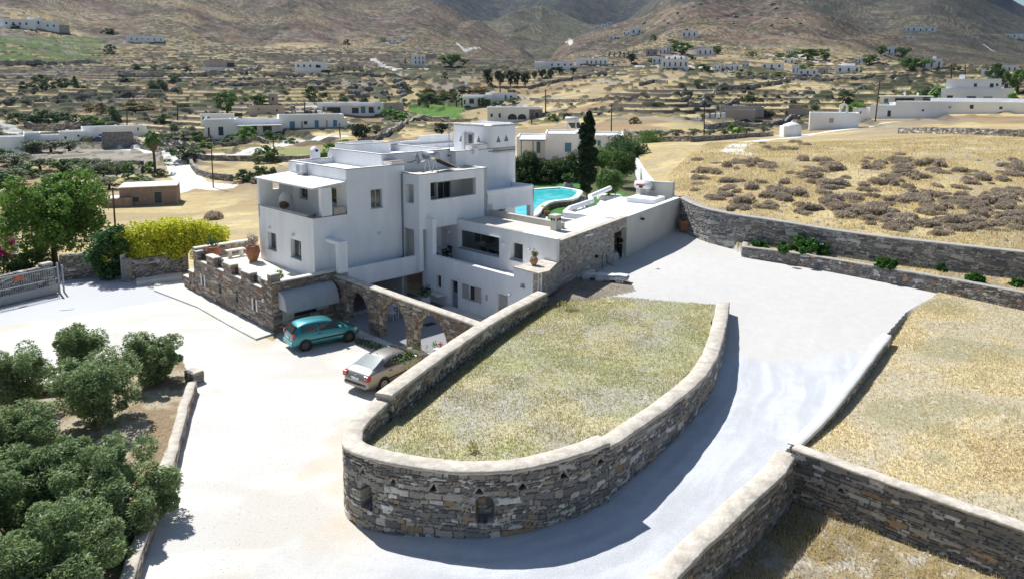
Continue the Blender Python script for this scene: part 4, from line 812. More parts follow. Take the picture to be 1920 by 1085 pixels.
# ---------------------------------------------------------------- arcade wall with three arches
def arcade():
    a_start, a_end = -.05, -13.2; res = .04; L = a_start-a_end; P, s = resample([hp(4.0, a_start, 2.62), hp(4.0, a_end, 2.62)], res); N = normals2(P); N = N if N[0]@np.array((-HB[0], -HB[1])) > 0 else -N
    zt = P[:, 2]; V1, C1, nr = face_relief(P, np.zeros(len(P))-.1, zt, s, N, PAL_WARM, 41, res, (), asp=2.6, joint=(.13, .11, .09)); t = .45
    P2 = P.copy(); P2[:, :2] -= N*t; V2, C2, _ = face_relief(P2, np.zeros(len(P))-.1, zt, s, -N, PAL_WARM, 42, res, (), asp=2.6, joint=(.13, .11, .09)); nc = len(P)
    arches = [(2.42, 1.2, 2.17), (5.98, 1.3, 2.33), (9.35, 1.45, 2.36)]     # centre u, half width, crown z
    U = np.repeat(s[None], nr, 0).ravel(); Zv = V1[:, 2]
    def inside(u, z, m=0):
        k = np.zeros(u.shape, bool)
        for c, hwd, zc in arches: rad = hwd-m; zs = zc-hwd*1.15; k |= (np.abs(u-c) < rad) & ((z < zs) | (((u-c)/rad)**2+((z-zs)/(hwd*1.15-m))**2 < 1))
        return k
    rim = inside(U, Zv, -.26) & ~inside(U, Zv) & (Zv > .6)
    for c, hwd, zc in arches:
        zs = zc-hwd*1.15; ang = np.arctan2(Zv-zs, U-c); st = np.floor(ang*6.5); rr = rim & (np.abs(U-c) < hwd+.3) & (Zv > zs)
        cc = np.array((.32, .26, .2))*(.6+.7*_h(st, st*0, 9))[:, None]; jn = np.abs(ang*6.5-st-.5) > .42; cc[jn] = (.12, .1, .08); C1[rr] = cc[rr]
    F1 = grid_faces(nr, nc); F2 = grid_faces(nr, nc, len(V1), True); Uc = U[F1].mean(1); Zc = Zv[F1].mean(1); keep = ~inside(Uc, Zc); F1 = F1[keep]; F2 = F2[keep]
    i = np.arange(nc-1); t1 = (nr-1)*nc; F3 = np.stack([t1+i, t1+i+1, len(V1)+t1+i+1, len(V1)+t1+i], -1)
    j = np.arange(nr-1)*nc; F4 = np.stack([j, j+nc, j+nc+len(V1), j+len(V1)], -1); j = j+nc-1; F5 = np.stack([j, j+nc, j+nc+len(V1), j+len(V1)], -1)[:, ::-1]
    V = [V1, V2]; C = [C1, C2]; F = [F1, F2, F3, F4, F5]; off = len(V1)*2; dirv = (P[-1, :2]-P[0, :2])/s[-1]
    for c, hwd, zc in arches:      # lining of each arch
        zs = zc-hwd*1.15; pr = [(c-hwd, z) for z in np.arange(-.1, zs, .06)]+[(c-hwd*math.cos(q), zs+hwd*1.15*math.sin(q)) for q in np.linspace(0, math.pi, 70)]+[(c+hwd, z) for z in np.arange(-.1, zs, .06)[::-1]]
        pr = np.array(pr); m = 16; cum = np.r_[0, np.cumsum(np.hypot(*(pr[1:]-pr[:-1]).T))]; D = np.linspace(-.02, t+.02, m)
        UU = np.repeat(cum[:, None], m, 1).ravel(); DD = np.repeat(D[None], len(pr), 0).ravel(); dd, c3 = stones(DD, UU, PAL_WARM, 43, asp=2.2)
        rad = np.stack([c-pr[:, 0], (zs-pr[:, 1])*(pr[:, 1] > zs)], 1); rad /= np.maximum(np.linalg.norm(rad, axis=1), 1e-6)[:, None]; rad = np.repeat(rad[:, None], m, 1).reshape(-1, 2)
        uu = np.repeat(pr[:, 0][:, None], m, 1).ravel()+rad[:, 0]*(dd-.03); zz = np.repeat(pr[:, 1][:, None], m, 1).ravel()+rad[:, 1]*(dd-.03)
        XY = P[0, :2]+dirv*uu[:, None]-N[0]*DD[:, None]; V.append(np.c_[XY, zz]); C.append(c3); F.append(grid_faces(len(pr), m, off)); off += len(UU)
    o = npmesh('arcade_wall', np.concatenate(V), np.concatenate(F), STONEA, None, col=np.concatenate(C)); tag(o, 'stone wall with three round arches in front of the villa courtyard', 'arched wall')
    idx = np.unique(np.r_[np.arange(0, nc, 8), nc-1]); coping_strip(P[idx], zt[idx], N[idx], t, COPING, o, .04, .1)
    return o
arcade()
# ---------------------------------------------------------------- boundary wall, curved wall
# outer side of the whole run = left of travel (house -> front), then the road side
stone_wall('boundary_wall', 'long straight stone wall with beige top between parked cars and grass plot', [PZ(*q) for q in CW], .62, lambda x, y: np.zeros(len(x)), PAL_WARM, 1, .045, 51, over=.05, cap_h=.12, inner_pal=PAL_DARK, inner_zb=1.6)
cw2 = smoothpath([PZ(*q) for q in CW2], 2)
P_, s_ = resample(cw2, .05); PX_ = np.array([px_of(p[0], p[1], p[2])[0] for p in P_])
def u_at(px, after=8.): k = s_ > after*0+s_[np.argmin(PX_)]; i = np.where(k)[0][np.argmin(np.abs(PX_[k]-px))]; return s_[i]
nic = [(u_at(686), .75, 'arch', .22, .85), (u_at(908), .98, 'arch', .27, .86)]+[(u_at(x), z, 'tri', .12, .2) for x, z in ((681, 1.9), (738, 1.85), (813, 1.9), (899, 1.92), (979, 2.0), (1056, 2.1), (1124, 2.2))]
if 1:
    stone_wall('curved_wall', 'tall curved front wall of dark rubble with arched niches and triangular holes', cw2, .58, lambda x, y: hz(x, y)*0+np.where(x > -5.2, 0, 0), PAL_DARK, 1, .036, 52, over=.05, cap_h=.11, niches=nic)
    stone_wall('curved_wall', 'lower rubble wall with beige top curving up along the white driveway', smoothpath([PZ(*q) for q in CW3], 2), .58, .2, PAL_DARK, 1, .042, 53, over=.05, cap_h=.11)
# ---------------------------------------------------------------- walls on the right
stone_wall('retaining_wall', 'high grey rubble retaining wall curving along the dry shrub field', smoothpath(RWp, 2), .5, 2.1, PAL_GREY, 1, .055, 61, joint=(.16, .155, .15), over=.04, cap_h=.1, sc=1.05, asp=1.9, coping=M('grey_coping', (.42, .40, .37), .9, .1))
stone_wall('planter_wall', 'low rubble planter wall below the high retaining wall', smoothpath([PZ(*q) for q in [(1394, 450, 2.68), (1391, 461, 2.68), (1393, 462, 2.68), (1500, 475, 2.8), (1600, 492, 2.84), (1760, 518, 2.9), (1920, 548, 3.0), (2300, 612, 3.05)]], 1), .4, 1.9, PAL_LONG[1:]+[PAL_GREY[0]], 1, .05, 62, joint=(.10, .095, .09), over=.02, cap_h=.06, sc=1.2, asp=1.7, coping=M('grey_coping_thin', (.40, .38, .34), .9, .1))
stone_wall('field_wall', 'dark rubble wall with beige top between the dry field and sunken corner plot', [PZ(*q) for q in [(1485, 838, 1.66), (1600, 880, 1.68), (1760, 936, 1.72), (1920, 991, 1.75), (2250, 1105, 1.8)]], .42, -.6, PAL_DARK, 1, .04, 63, over=.04, cap_h=.1, sc=1.25, asp=2.8, niches=[(1.75, .75, 'tri', .13, .2)])
stone_wall('driveway_wall', 'beige topped rubble wall dropping from the driveway edge into the corner plot', [PZ(*q) for q in [(1493, 852, 1.36), (1470, 885, 1.3), (1400, 950, 1.15), (1330, 1018, 1.0), (1272, 1078, .85), (1200, 1160, .7), (1080, 1320, .5)]], .62, -.8, PAL_DARK, -1, .04, 64, over=.05, cap_h=.12)
kp = [PZ(*q) for q in [(1672, 628, 1.98), (1640, 668, 1.8), (1590, 738, 1.5), (1538, 800, 1.25), (1497, 836, 1.2)]]
stone_wall('driveway_kerb', 'pale concrete kerb wall along the right edge of the white driveway', smoothpath(kp, 2), .4, .2, PAL_DARK, -1, .05, 65, over=.03, cap_h=.12, coping=M('white_concrete', (.72, .71, .68), .9, .05))
# garden wall, white
gw = smoothpath(GWp, 1); P, s = resample(gw, .6); N = normals2(P)
mb = MB(); rows = [[(p[0]+n[0]*o, p[1]+n[1]*o, z) for o, z in ((0, 2.2), (0, p[2]-.08), (-.1, p[2]), (-.32, p[2]), (-.42, p[2]-.08), (-.42, 2.2))] for p, n in zip(P, N)]
mb.grid(rows, False, False); mb.face(rows[0][::-1]); mb.face(rows[-1]); o = mb.build('garden_wall', WHITE); tag(o, 'white garden wall running back from the pump house under the trees', 'wall')
mb = MB().prism([tuple(LWE+np.array(q)) for q in ((-3.2, 2.2), (-.4, .9), (-.1, 1.25), (-3.0, 2.7))], 4.5, 6.1); o = mb.build('garden_screen_wall', CREAM, None, .05); tag(o, 'cream rendered wall with rounded top behind the roof water heater', 'wall')
# ================================================================ pool and garden
poolpx = [(1049, 354), (1081, 359), (1083, 363), (1071, 375), (1046, 377), (1024, 380), (1007, 391), (1001, 402), (985, 410), (955, 409), (930, 400), (945, 375), (975, 360), (1007, 357)]
POOLXY = [PZ(x, y, 3.0)[:2] for x, y in poolpx]
build_ground()
def offset_poly(P, d):
    n = len(P); out = []; ar = sum(P[i][0]*P[(i+1) % n][1]-P[(i+1) % n][0]*P[i][1] for i in range(n)); s = 1 if ar > 0 else -1
    for i in range(n):
        a, b, c = np.array(P[i-1]), np.array(P[i]), np.array(P[(i+1) % n]); e1 = (b-a)/np.linalg.norm(b-a); e2 = (c-b)/np.linalg.norm(c-b)
        nn = np.array((e1[1], -e1[0]))+np.array((e2[1], -e2[0])); nn /= max(.4, np.linalg.norm(nn)); out.append(tuple(b+nn*d*s))
    return out
pool = empty('swimming_pool', (0, 0, 0), 0, 'turquoise swimming pool with white rim and dark stone flank beside the villa', 'pool')
inner = smoothpath([*POOLXY, POOLXY[0]], 1)[:-1]; inner = [tuple(p) for p in inner]; outer = offset_poly(inner, .55)
mb = MB(); n = len(inner)
for i in range(n):
    j = (i+1) % n; a, b, c, d = inner[i], inner[j], outer[j], outer[i]
    mb.face([(*a, 3.14), (*b, 3.14), (*c, 3.14), (*d, 3.14)]); mb.face([(*a, 1.3), (*b, 1.3), (*b, 3.14), (*a, 3.14)]); mb.face([(*d, 2.95), (*c, 2.95), (*c, 3.14), (*d, 3.14)][::-1])
mb.build('pool_rim', WHITER, pool)
out2 = offset_poly(inner, .45); mb = MB()
for i in range(n): j = (i+1) % n; mb.face([(*out2[i], 2.3), (*out2[j], 2.3), (*out2[j], 2.97), (*out2[i], 2.97)])
mb.build('stone_flank', M('pool_stone', (.23, .21, .18), .9, .35, 5., .1, 9.), pool)
mb = MB(); mb.face([(*p, 1.6) for p in inner]); mb.build('pool_floor', M('pool_tiles', (.06, .62, .62), .6, .06, 1.5), pool)
wm, t, b = nodes('pool_water'); b.inputs['Base Color'].default_value = (.05, .62, .66, 1); b.inputs['Roughness'].default_value = .04; b.inputs['Specular IOR Level'].default_value = .5
nz = t.nodes.new('ShaderNodeTexNoise'); nz.inputs['Scale'].default_value = .9; nz.inputs['Detail'].default_value = 3; bp = t.nodes.new('ShaderNodeBump'); bp.inputs['Strength'].default_value = .25; bp.inputs['Distance'].default_value = .05
tc = t.nodes.new('ShaderNodeTexCoord'); t.links.new(tc.outputs['Object'], nz.inputs['Vector']); t.links.new(nz.outputs[0], bp.inputs['Height']); t.links.new(bp.outputs[0], b.inputs['Normal'])
cr = t.nodes.new('ShaderNodeValToRGB'); cr.color_ramp.elements[0].color = (.035, .50, .56, 1); cr.color_ramp.elements[1].color = (.10, .70, .70, 1); cr.color_ramp.elements[0].position = .35; cr.color_ramp.elements[1].position = .65
t.links.new(nz.outputs[0], cr.inputs[0]); t.links.new(cr.outputs[0], b.inputs['Base Color'])
mb = MB(); mb.face([(*p, 3.02) for p in inner]); mb.build('pool_water', wm, pool)
LAWN = MA('lawn', .95, .3, 12., .05, 30.)
def lawn(pxs, z=2.53):
    P = [PZ(x, y, z)[:2] for x, y in pxs]; mb = MB(); mb.face([(*p, z) for p in P])
    if True:
        a = sum(P[i][0]*P[(i+1) % len(P)][1]-P[(i+1) % len(P)][0]*P[i][1] for i in range(len(P)))
        if a < 0: mb.f[0] = mb.f[0][::-1]
    o = npmesh('lawn', mb.v, [], LAWN) if 0 else mb.build('lawn', M('lawn_green', (.06, .20, .035), .9, .3, 2., .12, 30., col2=(.045, .13, .02))); return tag(o, kind='structure')
lawn([(1025, 392), (1052, 381), (1088, 377), (1078, 400), (1063, 432), (1030, 438)]); lawn([(1003, 353), (1003, 343), (1082, 341), (1098, 351), (1082, 355), (1049, 351)], 2.53); lawn([(1109, 365), (1128, 362), (1172, 360), (1170, 374), (1150, 372), (1128, 370), (1118, 385), (1114, 394), (1099, 396)], 2.53)
# ================================================================ cars
def car(name, label, spec, pos, heading, paint, loc_z=0):
    """spec: L, W, H, wheelbase, roofline list (x, zlow, zbelt, zroof, halfwidth, roof halfwidth)"""
    root = empty(name, (pos[0], pos[1], loc_z), heading, label, 'car'); S = spec['sec']; rows = []
    def ring(x, zb, zbelt, ztop, hw0, hwt):
        # lower body + greenhouse in a single closed ring
        p = [(-hw0*.90, zb), (-hw0, zb+.14), (-hw0*1.0, (zb+zbelt)/2), (-hw0*.965, zbelt-.03), (-hw0*.93, zbelt+.02)]
        if ztop > zbelt+.12: p += [(-hwt-.035, zbelt+(ztop-zbelt)*.72), (-hwt*.86, ztop-.035), (-hwt*.5, ztop-.005)]
        else: p += [(-hw0*.80, max(ztop, zbelt)+.01), (-hw0*.55, max(ztop, zbelt)+.025), (-hw0*.3, max(ztop, zbelt)+.03)]
        return [(x, y, z) for y, z in p]+[(x, -y, z) for y, z in p[::-1]]
    for s in S: rows.append(ring(*s))
    mb = MB().grid(rows, True, True); mb.face(rows[0]); mb.face(rows[-1][::-1])
    mb.sm = [True]*len(mb.sm); body = mb.build('body', paint, root)
    md = body.modifiers.new('s', 'SUBSURF'); md.levels = 2; md.render_levels = 2
    W = spec['W']; wr = spec['wr']; wb = spec['wb']; xr, xf = -wb/2, wb/2
    for x in (xr, xf):
        for sy in (-1, 1):
            arch = MB().tube([(x, sy*(W/2-.16), wr+.02), (x, sy*(W/2+.004), wr+.02)], wr+.065, 22, True, False).build('wheel_arch', IRON, root)
            w_ = MB().tube([(x, sy*(W/2-.19), wr), (x, sy*(W/2-.02), wr), (x, sy*(W/2+.012), wr)], [wr, wr, wr-.03], 22, True, False).build('wheel', M('tyre', (.025, .025, .026), .85) if 'tyre' not in bpy.data.materials else bpy.data.materials['tyre'], root)
            rm = MB(); rm.tube([(x, sy*(W/2+.005), wr), (x, sy*(W/2+.02), wr)], wr*.66, 18, True, False)
            rim = rm.build('rim', spec['rim'], w_); hb = MB()
            for k in range(8):
                t = k*math.pi/4; hb.tube([(x+wr*.42*math.cos(t), sy*(W/2+.0215), wr+wr*.42*math.sin(t)), (x+wr*.42*math.cos(t), sy*(W/2+.024), wr+wr*.42*math.sin(t))], wr*.1, 8, True, False)
            hb.build('rim_hole', IRON, rim)
    return root, body
def quadpanel(root, nm, pts, mat, th=.012, parent=None):
    """panel from its outline, thickened along its normal"""
    P = [Vector(p) for p in pts]; n = (P[1]-P[0]).cross(P[2]-P[1]).normalized(); mb = MB(); m = len(P)
    A_ = [p+n*th for p in P]; B_ = [p-n*.06 for p in P]; mb.face(A_); mb.face(B_[::-1])
    for i in range(m): j = (i+1) % m; mb.face([B_[i], B_[j], A_[j], A_[i]])
    return mb.build(nm, mat, parent or root)
def paint(name, col, metal=.5):
    m, t, b = nodes(name); b.inputs['Base Color'].default_value = (*col, 1); b.inputs['Metallic'].default_value = metal; b.inputs['Roughness'].default_value = .38; b.inputs['Coat Weight'].default_value = .8; b.inputs['Coat Roughness'].default_value = .08; return m
CGL = M('car_glass', (.02, .03, .03), .05, .1, 2., spec=.8); TRIM = M('car_trim', (.03, .03, .032), .6); LAMPR = M('tail_lamp', (.45, .02, .02), .2, spec=.7); LAMPC = M('head_lamp', (.6, .62, .62), .15, spec=.8)
# hatchback --------------------------------------------------------
teal = paint('teal_paint', (.025, .25, .29), .45)
hb_spec = dict(W=1.66, wr=.29, wb=2.46, rim=M('grey_rim', (.10, .10, .10), .5), sec=[
 (-1.90, .32, .62, .66, .66, .5), (-1.84, .24, .80, .95, .77, .56), (-1.66, .22, .93, 1.30, .82, .585), (-1.3, .21, .94, 1.47, .83, .60), (-.6, .2, .93, 1.50, .83, .62), (.1, .2, .91, 1.46, .83, .61),
 (.42, .2, .90, 1.36, .83, .59), (.95, .2, .88, 1.03, .825, .58), (1.12, .2, .87, .90, .82, .6), (1.5, .21, .78, .79, .79, .6), (1.78, .23, .66, .67, .72, .5), (1.9, .32, .52, .55, .60, .4)])
gz_, body = car('hatchback_car', 'turquoise three door hatchback parked in the shade under the awning', hb_spec, (-10.5, 38.75), R(35), teal)
for s in (-1, 1):
    def q(x, z, k=0): y = .83*.93-(z-.93)*.36; return (x, s*(y+.012), z)
    w1 = [q(-.42, .97), q(.78, .95), q(.32, 1.32), (-.42, s*(.665), 1.37)]; w2 = [q(-1.42, 1.0), q(-.52, .97), (-.52, s*.665, 1.37), (-1.36, s*.67, 1.33)]
    for w_ in (w1, w2): quadpanel(gz_, 'side_window', w_ if s < 0 else w_[::-1], CGL, .015)
    MB().box(-1.2, 1.15, s*.832, s*.852, .50, .57).build('side_strip', TRIM, gz_); MB().box(.62, .80, s*.80, s*1.0, .98, 1.10).build('mirror', teal, gz_, .03)
    MB().box(-.5, -.36, s*.82, s*.845, .80, .83).build('door_handle', TRIM, gz_); MB().box(-1.90, -1.72, s*.60, s*.80, .74, .98).build('tail_light', LAMPR, gz_, .04)
    MB().box(1.55, 1.80, s*.5, s*.75, .60, .74).build('headlight', LAMPC, gz_, .05)
quadpanel(gz_, 'rear_window', [(-1.835, .56, .98), (-1.835, -.56, .98), (-1.60, -.50, 1.36), (-1.60, .50, 1.36)], CGL, .05)
quadpanel(gz_, 'windscreen', [(1.03, -.66, .96), (1.03, .66, .96), (.40, .54, 1.38), (.40, -.54, 1.38)], CGL, .02)
MB().box(-1.97, -1.8, -.72, .72, .30, .52).build('rear_bumper', teal, gz_, .05); MB().box(-1.935, -1.92, -.22, .22, .62, .72).build('number_plate', PLW, gz_)
MB().box(1.18, 1.26, -.45, .35, .9, .93).build('wiper', TRIM, gz_)
MB().box(-1.25, -1.0, -.62, -.1, 1.0, 1.25).build('sunshade', M('purple_shade', (.2, .05, .12), .8, .3, 8.), gz_)
# saloon -----------------------------------------------------------
sil = paint('beige_silver_paint', (.31, .295, .265), .65)
sd_spec = dict(W=1.77, wr=.31, wb=2.58, rim=M('alloy_rim', (.55, .55, .54), .3, metal=.6), sec=[
 (-2.26, .34, .62, .66, .70, .5), (-2.20, .25, .90, .93, .82, .6), (-1.95, .22, .99, 1.04, .87, .62), (-1.72, .21, .99, 1.10, .88, .62), (-1.1, .2, .97, 1.36, .885, .60), (-.55, .2, .95, 1.46, .885, .61), (.1, .2, .93, 1.46, .885, .62),
 (.5, .2, .92, 1.38, .885, .61), (1.1, .2, .91, 1.08, .88, .6), (1.32, .2, .90, .94, .875, .6), (1.8, .21, .82, .84, .84, .6), (2.12, .24, .70, .71, .76, .5), (2.27, .33, .55, .58, .62, .4)])
oc, body = car('saloon_car', 'beige silver saloon parked behind the boundary wall in full sun', sd_spec, (-5.9, 33.75), R(54), sil)
for s in (-1, 1):
    def q(x, z): return (x, s*(.885*.93-(z-.95)*.40+.012), z)
    w1 = [q(-.12, 1.0), q(.92, .97), (.45, s*.665, 1.31), (-.12, s*.67, 1.36)]; w2 = [q(-1.05, 1.03), q(-.22, 1.0), (-.22, s*.67, 1.36), (-.75, s*.675, 1.33), (-1.15, s*.73, 1.17)]
    for w_ in (w1, w2): quadpanel(oc, 'side_window', w_ if s < 0 else w_[::-1], CGL, .015)
    MB().box(-1.0, 1.2, s*.885, s*.905, .50, .55).build('side_strip', TRIM, oc); MB().box(.78, .95, s*.85, s*1.05, .98, 1.10).build('mirror', sil, oc, .03)
    for x in (-.9, .05): MB().box(x, x+.16, s*.875, s*.905, .86, .89).build('door_handle', TRIM, oc)
    MB().box(-2.265, -2.02, s*.56, s*.845, .70, .96).build('tail_light', LAMPR, oc, .04); MB().box(-2.275, -2.2, s*.62, s*.76, .82, .87).build('reversing_light', LAMPC, oc, .01)
    MB().box(1.85, 2.14, s*.55, s*.8, .62, .78).build('headlight', LAMPC, oc, .05)
quadpanel(oc, 'rear_window', [(-1.74, .66, 1.10), (-1.74, -.66, 1.10), (-.98, -.55, 1.42), (-.98, .55, 1.42)], M('rear_car_glass', (.22, .27, .27), .07, .1, 2., spec=.9), .03)
quadpanel(oc, 'windscreen', [(1.22, -.70, .98), (1.22, .70, .98), (.50, .55, 1.40), (.50, -.55, 1.40)], CGL, .02)
MB().box(-2.31, -2.12, -.74, .74, .33, .54).build('rear_bumper', sil, oc, .09); MB().box(-2.325, -2.30, -.7, .7, .50, .53).build('bumper_strip', TRIM, oc)
pl = MB().box(-2.285, -2.255, -.26, .26, .68, .79).build('number_plate', PLW, oc); MB().box(-2.29, -2.284, .21, .255, .685, .785).build('plate_band', BLUE, pl)
MB().ball((-2.24, 0, .88), .035, 8, 5).build('badge', STEEL, oc); MB().tube([(-.8, 0, 1.46), (-.88, 0, 1.52)], .015, 5).build('aerial', TRIM, oc)
# ================================================================ props
def H(b, a, z=0): return hw(b, a, z)
def prop(name, label, cat, loc, rz=0, group=None): return empty(name, loc, rz, label, cat, group)
# pots
def pot(label, loc, r, h, mat=TERRA, belly=1.0, plant='shrub', ps=1., name='potted_plant', pm=None):
    o = prop(name, label, 'plant pot', loc); MB().lathe([(r*.5, 0), (r*.75*belly, h*.25), (r*belly, h*.6), (r*.92, h*.85), (r*.8, h*.92), (r*.88, h), (r*.78, h), (r*.72, h*.9)]).build('pot', mat, o)
    if plant: leafball(f'foliage', o, (0, 0, h+.3*ps), (.42*ps, .42*ps, .38*ps), 260, .07*ps, pm or LEAF_DK, seed=int(abs(loc[0])*91) % 97)
    return o
def leaves(centres, n, size, rng, spread, long=1.6, up=.2):
    """n leaf quads scattered around clump centres; returns V,F"""
    c = centres[rng.randint(0, len(centres), n)]; d = rng.normal(size=(n, 3)); d /= np.linalg.norm(d, axis=1)[:, None]; p = c[:, :3]+d*(rng.uniform(.45, 1., n)**.6*c[:, 3])[:, None]*spread
    a = rng.normal(size=(n, 3)); a[:, 2] = a[:, 2]*.6+up; a /= np.linalg.norm(a, axis=1)[:, None]; b = np.cross(a, rng.normal(size=(n, 3))+d*.8); b /= np.maximum(np.linalg.norm(b, axis=1), 1e-6)[:, None]
    s = size*rng.uniform(.6, 1.3, n)[:, None]; a = a*s*long*.5; b = b*s*.5; q = np.stack([p-a, p-a*.1+b, p+a, p-a*.1-b], 1)
    return q.reshape(-1, 3), np.arange(n*4).reshape(-1, 4)
LEAF_DK = MLEAF('leaf_dark', (.03, .07, .02), (.09, .17, .05)); LEAF_OL = MLEAF('leaf_olive', (.09, .13, .06), (.21, .26, .14), (.42, .46, .34), .55, .3); LEAF_MD = MLEAF('leaf_mid', (.06, .13, .03), (.17, .28, .07))
LEAF_BR = MLEAF('leaf_bright', (.09, .22, .03), (.24, .42, .07)); LEAF_YL = MLEAF('leaf_yellow', (.40, .46, .02), (.80, .78, .08), (.85, .82, .2), .55, .4); LEAF_CY = MLEAF('leaf_cypress', (.008, .024, .008), (.028, .06, .018), None, .8, .1)
LEAF_GY = MLEAF('scrub_grey', (.36, .30, .235), (.62, .53, .42), None, .9, .3); LEAF_TAN = MLEAF('reed_tan', (.26, .22, .10), (.42, .36, .18), None, .8, .2); LEAF_PK = MLEAF('bougainvillea', (.30, .01, .12), (.55, .03, .28), None, .6, .3); LEAF_OLE = MLEAF('oleander', (.05, .09, .03), (.12, .16, .06), (.55, .22, .25))
LEAF_PINE = MLEAF('leaf_pine', (.012, .034, .016), (.035, .075, .03), None, .7, .1)
def leafball(name, parent, c, r, n, size, mat, seed=1, k=14):
    rng = np.random.RandomState(seed); u = rng.normal(size=(k, 3)); u /= np.linalg.norm(u, axis=1)[:, None]; cs = np.c_[np.array(c)+u*np.array(r)*.55*rng.uniform(.4, 1.1, (k, 1)), np.full(k, 1.)]
    cs[:, 3] = np.mean(r)*.5; V, F = leaves(cs, n, size, rng, 1.); return npmesh(name, V, F, mat, parent)
pot('large terracotta jar with a shrub beside the villa corner on the terrace', H(2.6, 8.0, 2.4), .48, 1.05, pm=LEAF_GY, ps=1.35, name='potted_shrub')
pot('terracotta jar with an agave at the far end of the terrace', H(.95, 10.5, 2.4), .5, .85, pm=LEAF_DK, ps=1.2)
pot('low pot with green succulent near the battlement corner of the terrace', H(1.0, 1.2, 2.4), .3, .35, pm=LEAF_BR, ps=1.0)
pot('round clay pot with an olive coloured succulent on the annex ledge', H(11.5, -9.55, 3.73), .26, .42, M('pale_clay', (.46, .3, .16), .85), pm=MLEAF('leaf_aeonium', (.09, .11, .04), (.25, .22, .08)), ps=.75)
pot('small dark pot with a plant on the bridge floor under the drainpipe', H(9.4, .55, 2.3), .2, .4, ps=.3); pot('dark succulent pot on the balcony beside the pier', H(3.75, 1.7, 5.32), .22, .5, ps=.7)
pot('potted dark bush in the courtyard below the bridge', H(9.2, -2.2, 0.), .35, .8, M('white_planter', (.6, .6, .6), .8), ps=1.3)
pt = prop('clay_pot', 'wide brown clay pot in the corner where the gravel yard ends', 'plant pot', (*(LW1+LWD*19.2+np.array((.75, -.45))), 2.42)); MB().lathe([(.35, 0), (.42, .1), (.55, .75), (.62, .8), (.62, .9), (.5, .9), (.42, .3)]).build('pot', TERRA, pt)
for i, (x, y, lab) in enumerate([(1026, 402, 'terracotta pot lying beside the cypress path'), (1016, 398, 'small yellowish potted bush by the pool edge'), (1077, 400, 'orange clay pot under the tall cypress'), (1064, 404, 'small brown jar left of the orange clay pot')]):
    pot(lab, PZ(x, y+3, 2.5), .28, .45, ps=.7 if i == 1 else .5, plant='s' if i < 2 else None, pm=LEAF_YL if i == 1 else LEAF_BR)
p_ = prop('planter', 'square grey planter with a small palm at the far end of the pool', 'planter', PZ(1066, 353, 2.5)); MB().box(-.5, .5, -.5, .5, 0, .6).build('box', MARBLE, p_, .03); leafball('foliage', p_, (0, 0, 1.2), (.9, .9, .5), 160, .3, LEAF_MD, 4)
# bench
bn = H_('bench', 'white stone bench on the terrace near the end parapet', 'bench', (0, 0, 2.4)); MB().box(1.7, 3.0, 10.0, 10.45, .42, .52).build('seat', PAVE, bn, .02); MB().box(1.85, 2.05, 10.05, 10.4, 0, .42).build('leg', PAVE, bn); MB().box(2.65, 2.85, 10.05, 10.4, 0, .42).build('leg', PAVE, bn)
# air conditioner
ac = H_('air_conditioner', 'grey white air conditioning unit on the villa wall above the balcony canopy', 'air conditioner', (0, 0, 0)); MB().box(5.25, 5.6, 5.75, 6.65, 8.25, 8.88).build('case', PLW, ac, .02)
MB().tube([(5.24, 6.35, 8.56), (5.25, 6.35, 8.56)], .24, 20).build('fan_grille', MARBLE, ac); MB().box(5.2, 5.62, 5.7, 6.7, 8.2, 8.25).build('bracket', STEEL, ac)
# egg chair on the balcony
eg = H_('hanging_chair', 'white wicker hanging chair with brown cushion on the balcony', 'chair', (4.4, 6.6, 5.3)); MB().lathe([(.01, .5), (.25, .55), (.42, .85), (.46, 1.15), (.38, 1.5), (.2, 1.7), (.01, 1.76)], (0, 0, 0), 16).build('shell', PLW, eg); MB().ball((-.2, -.2, .95), .33, 12, 8, .9).build('opening', M('wicker_shade', (.2, .12, .08), .9), eg); MB().ball((-.25, -.25, .8), .25, 10, 6, .6).build('cushion', TERRA, eg); MB().tube([(0, 0, 1.75), (0, 0, 2.7)], .015).build('chain', STEEL, eg)
tb = H_('table', 'low pale table on the balcony floor', 'table', (4.4, 4.6, 5.32)); MB().box(-.5, .5, -.7, .7, .42, .47).build('top', MARBLE, tb); [MB().box(x-.03, x+.03, y-.03, y+.03, 0, .42).build('leg', MARBLE, tb) for x in (-.4, .4) for y in (-.6, .6)]
# solar water heaters
def solar(label, loc, rz, s=1., tank=STEEL, band=None):
    o = prop('solar_water_heater', label, 'water heater', loc, rz); tk = MB(); tk.tube([(-.68, 0, 1.05), (-.62, 0, 1.05), (.62, 0, 1.05), (.68, 0, 1.05)], [.2, .29, .29, .2], 20).build('tank', tank, o)
    if band: MB().box(-.42, .36, -.298, -.25, 1.02, 1.12).build('red_stripe', band, o); MB().box(-.16, .16, -.30, -.2, .86, 1.0).build('cover', DARK, o)
    for sx in (-.42, .42):
        MB().tube([(sx, -.22, 0), (sx*.95, -.05, .8)], .035, 8).build('leg', PLW, o); MB().tube([(sx, .25, 0), (sx*.95, .05, .8)], .035, 8).build('leg', PLW, o)
    c = MB(); c.box(-.6, .6, -.02, 1.9, 0, .07); M_ = Matrix.Translation((0, .15, .85)) @ Matrix.Rotation(R(-24), 4, 'X'); c.xf(M_); c.build('collector', DARK, o)
    f = MB(); f.box(-.64, -.58, -.04, 1.93, .0, .09).box(.58, .64, -.04, 1.93, 0, .09).box(-.64, .64, 1.9, 1.96, 0, .09).box(-.03, .03, 0, 1.9, .07, .085); f.xf(M_); f.build('collector_frame', STEEL, o)
    o.scale = (s, s, s); return o
solar('steel solar water heater with blue ends on the villa box roof', hw(11.75, .3, 8.38), HANG-R(90), 1.0)
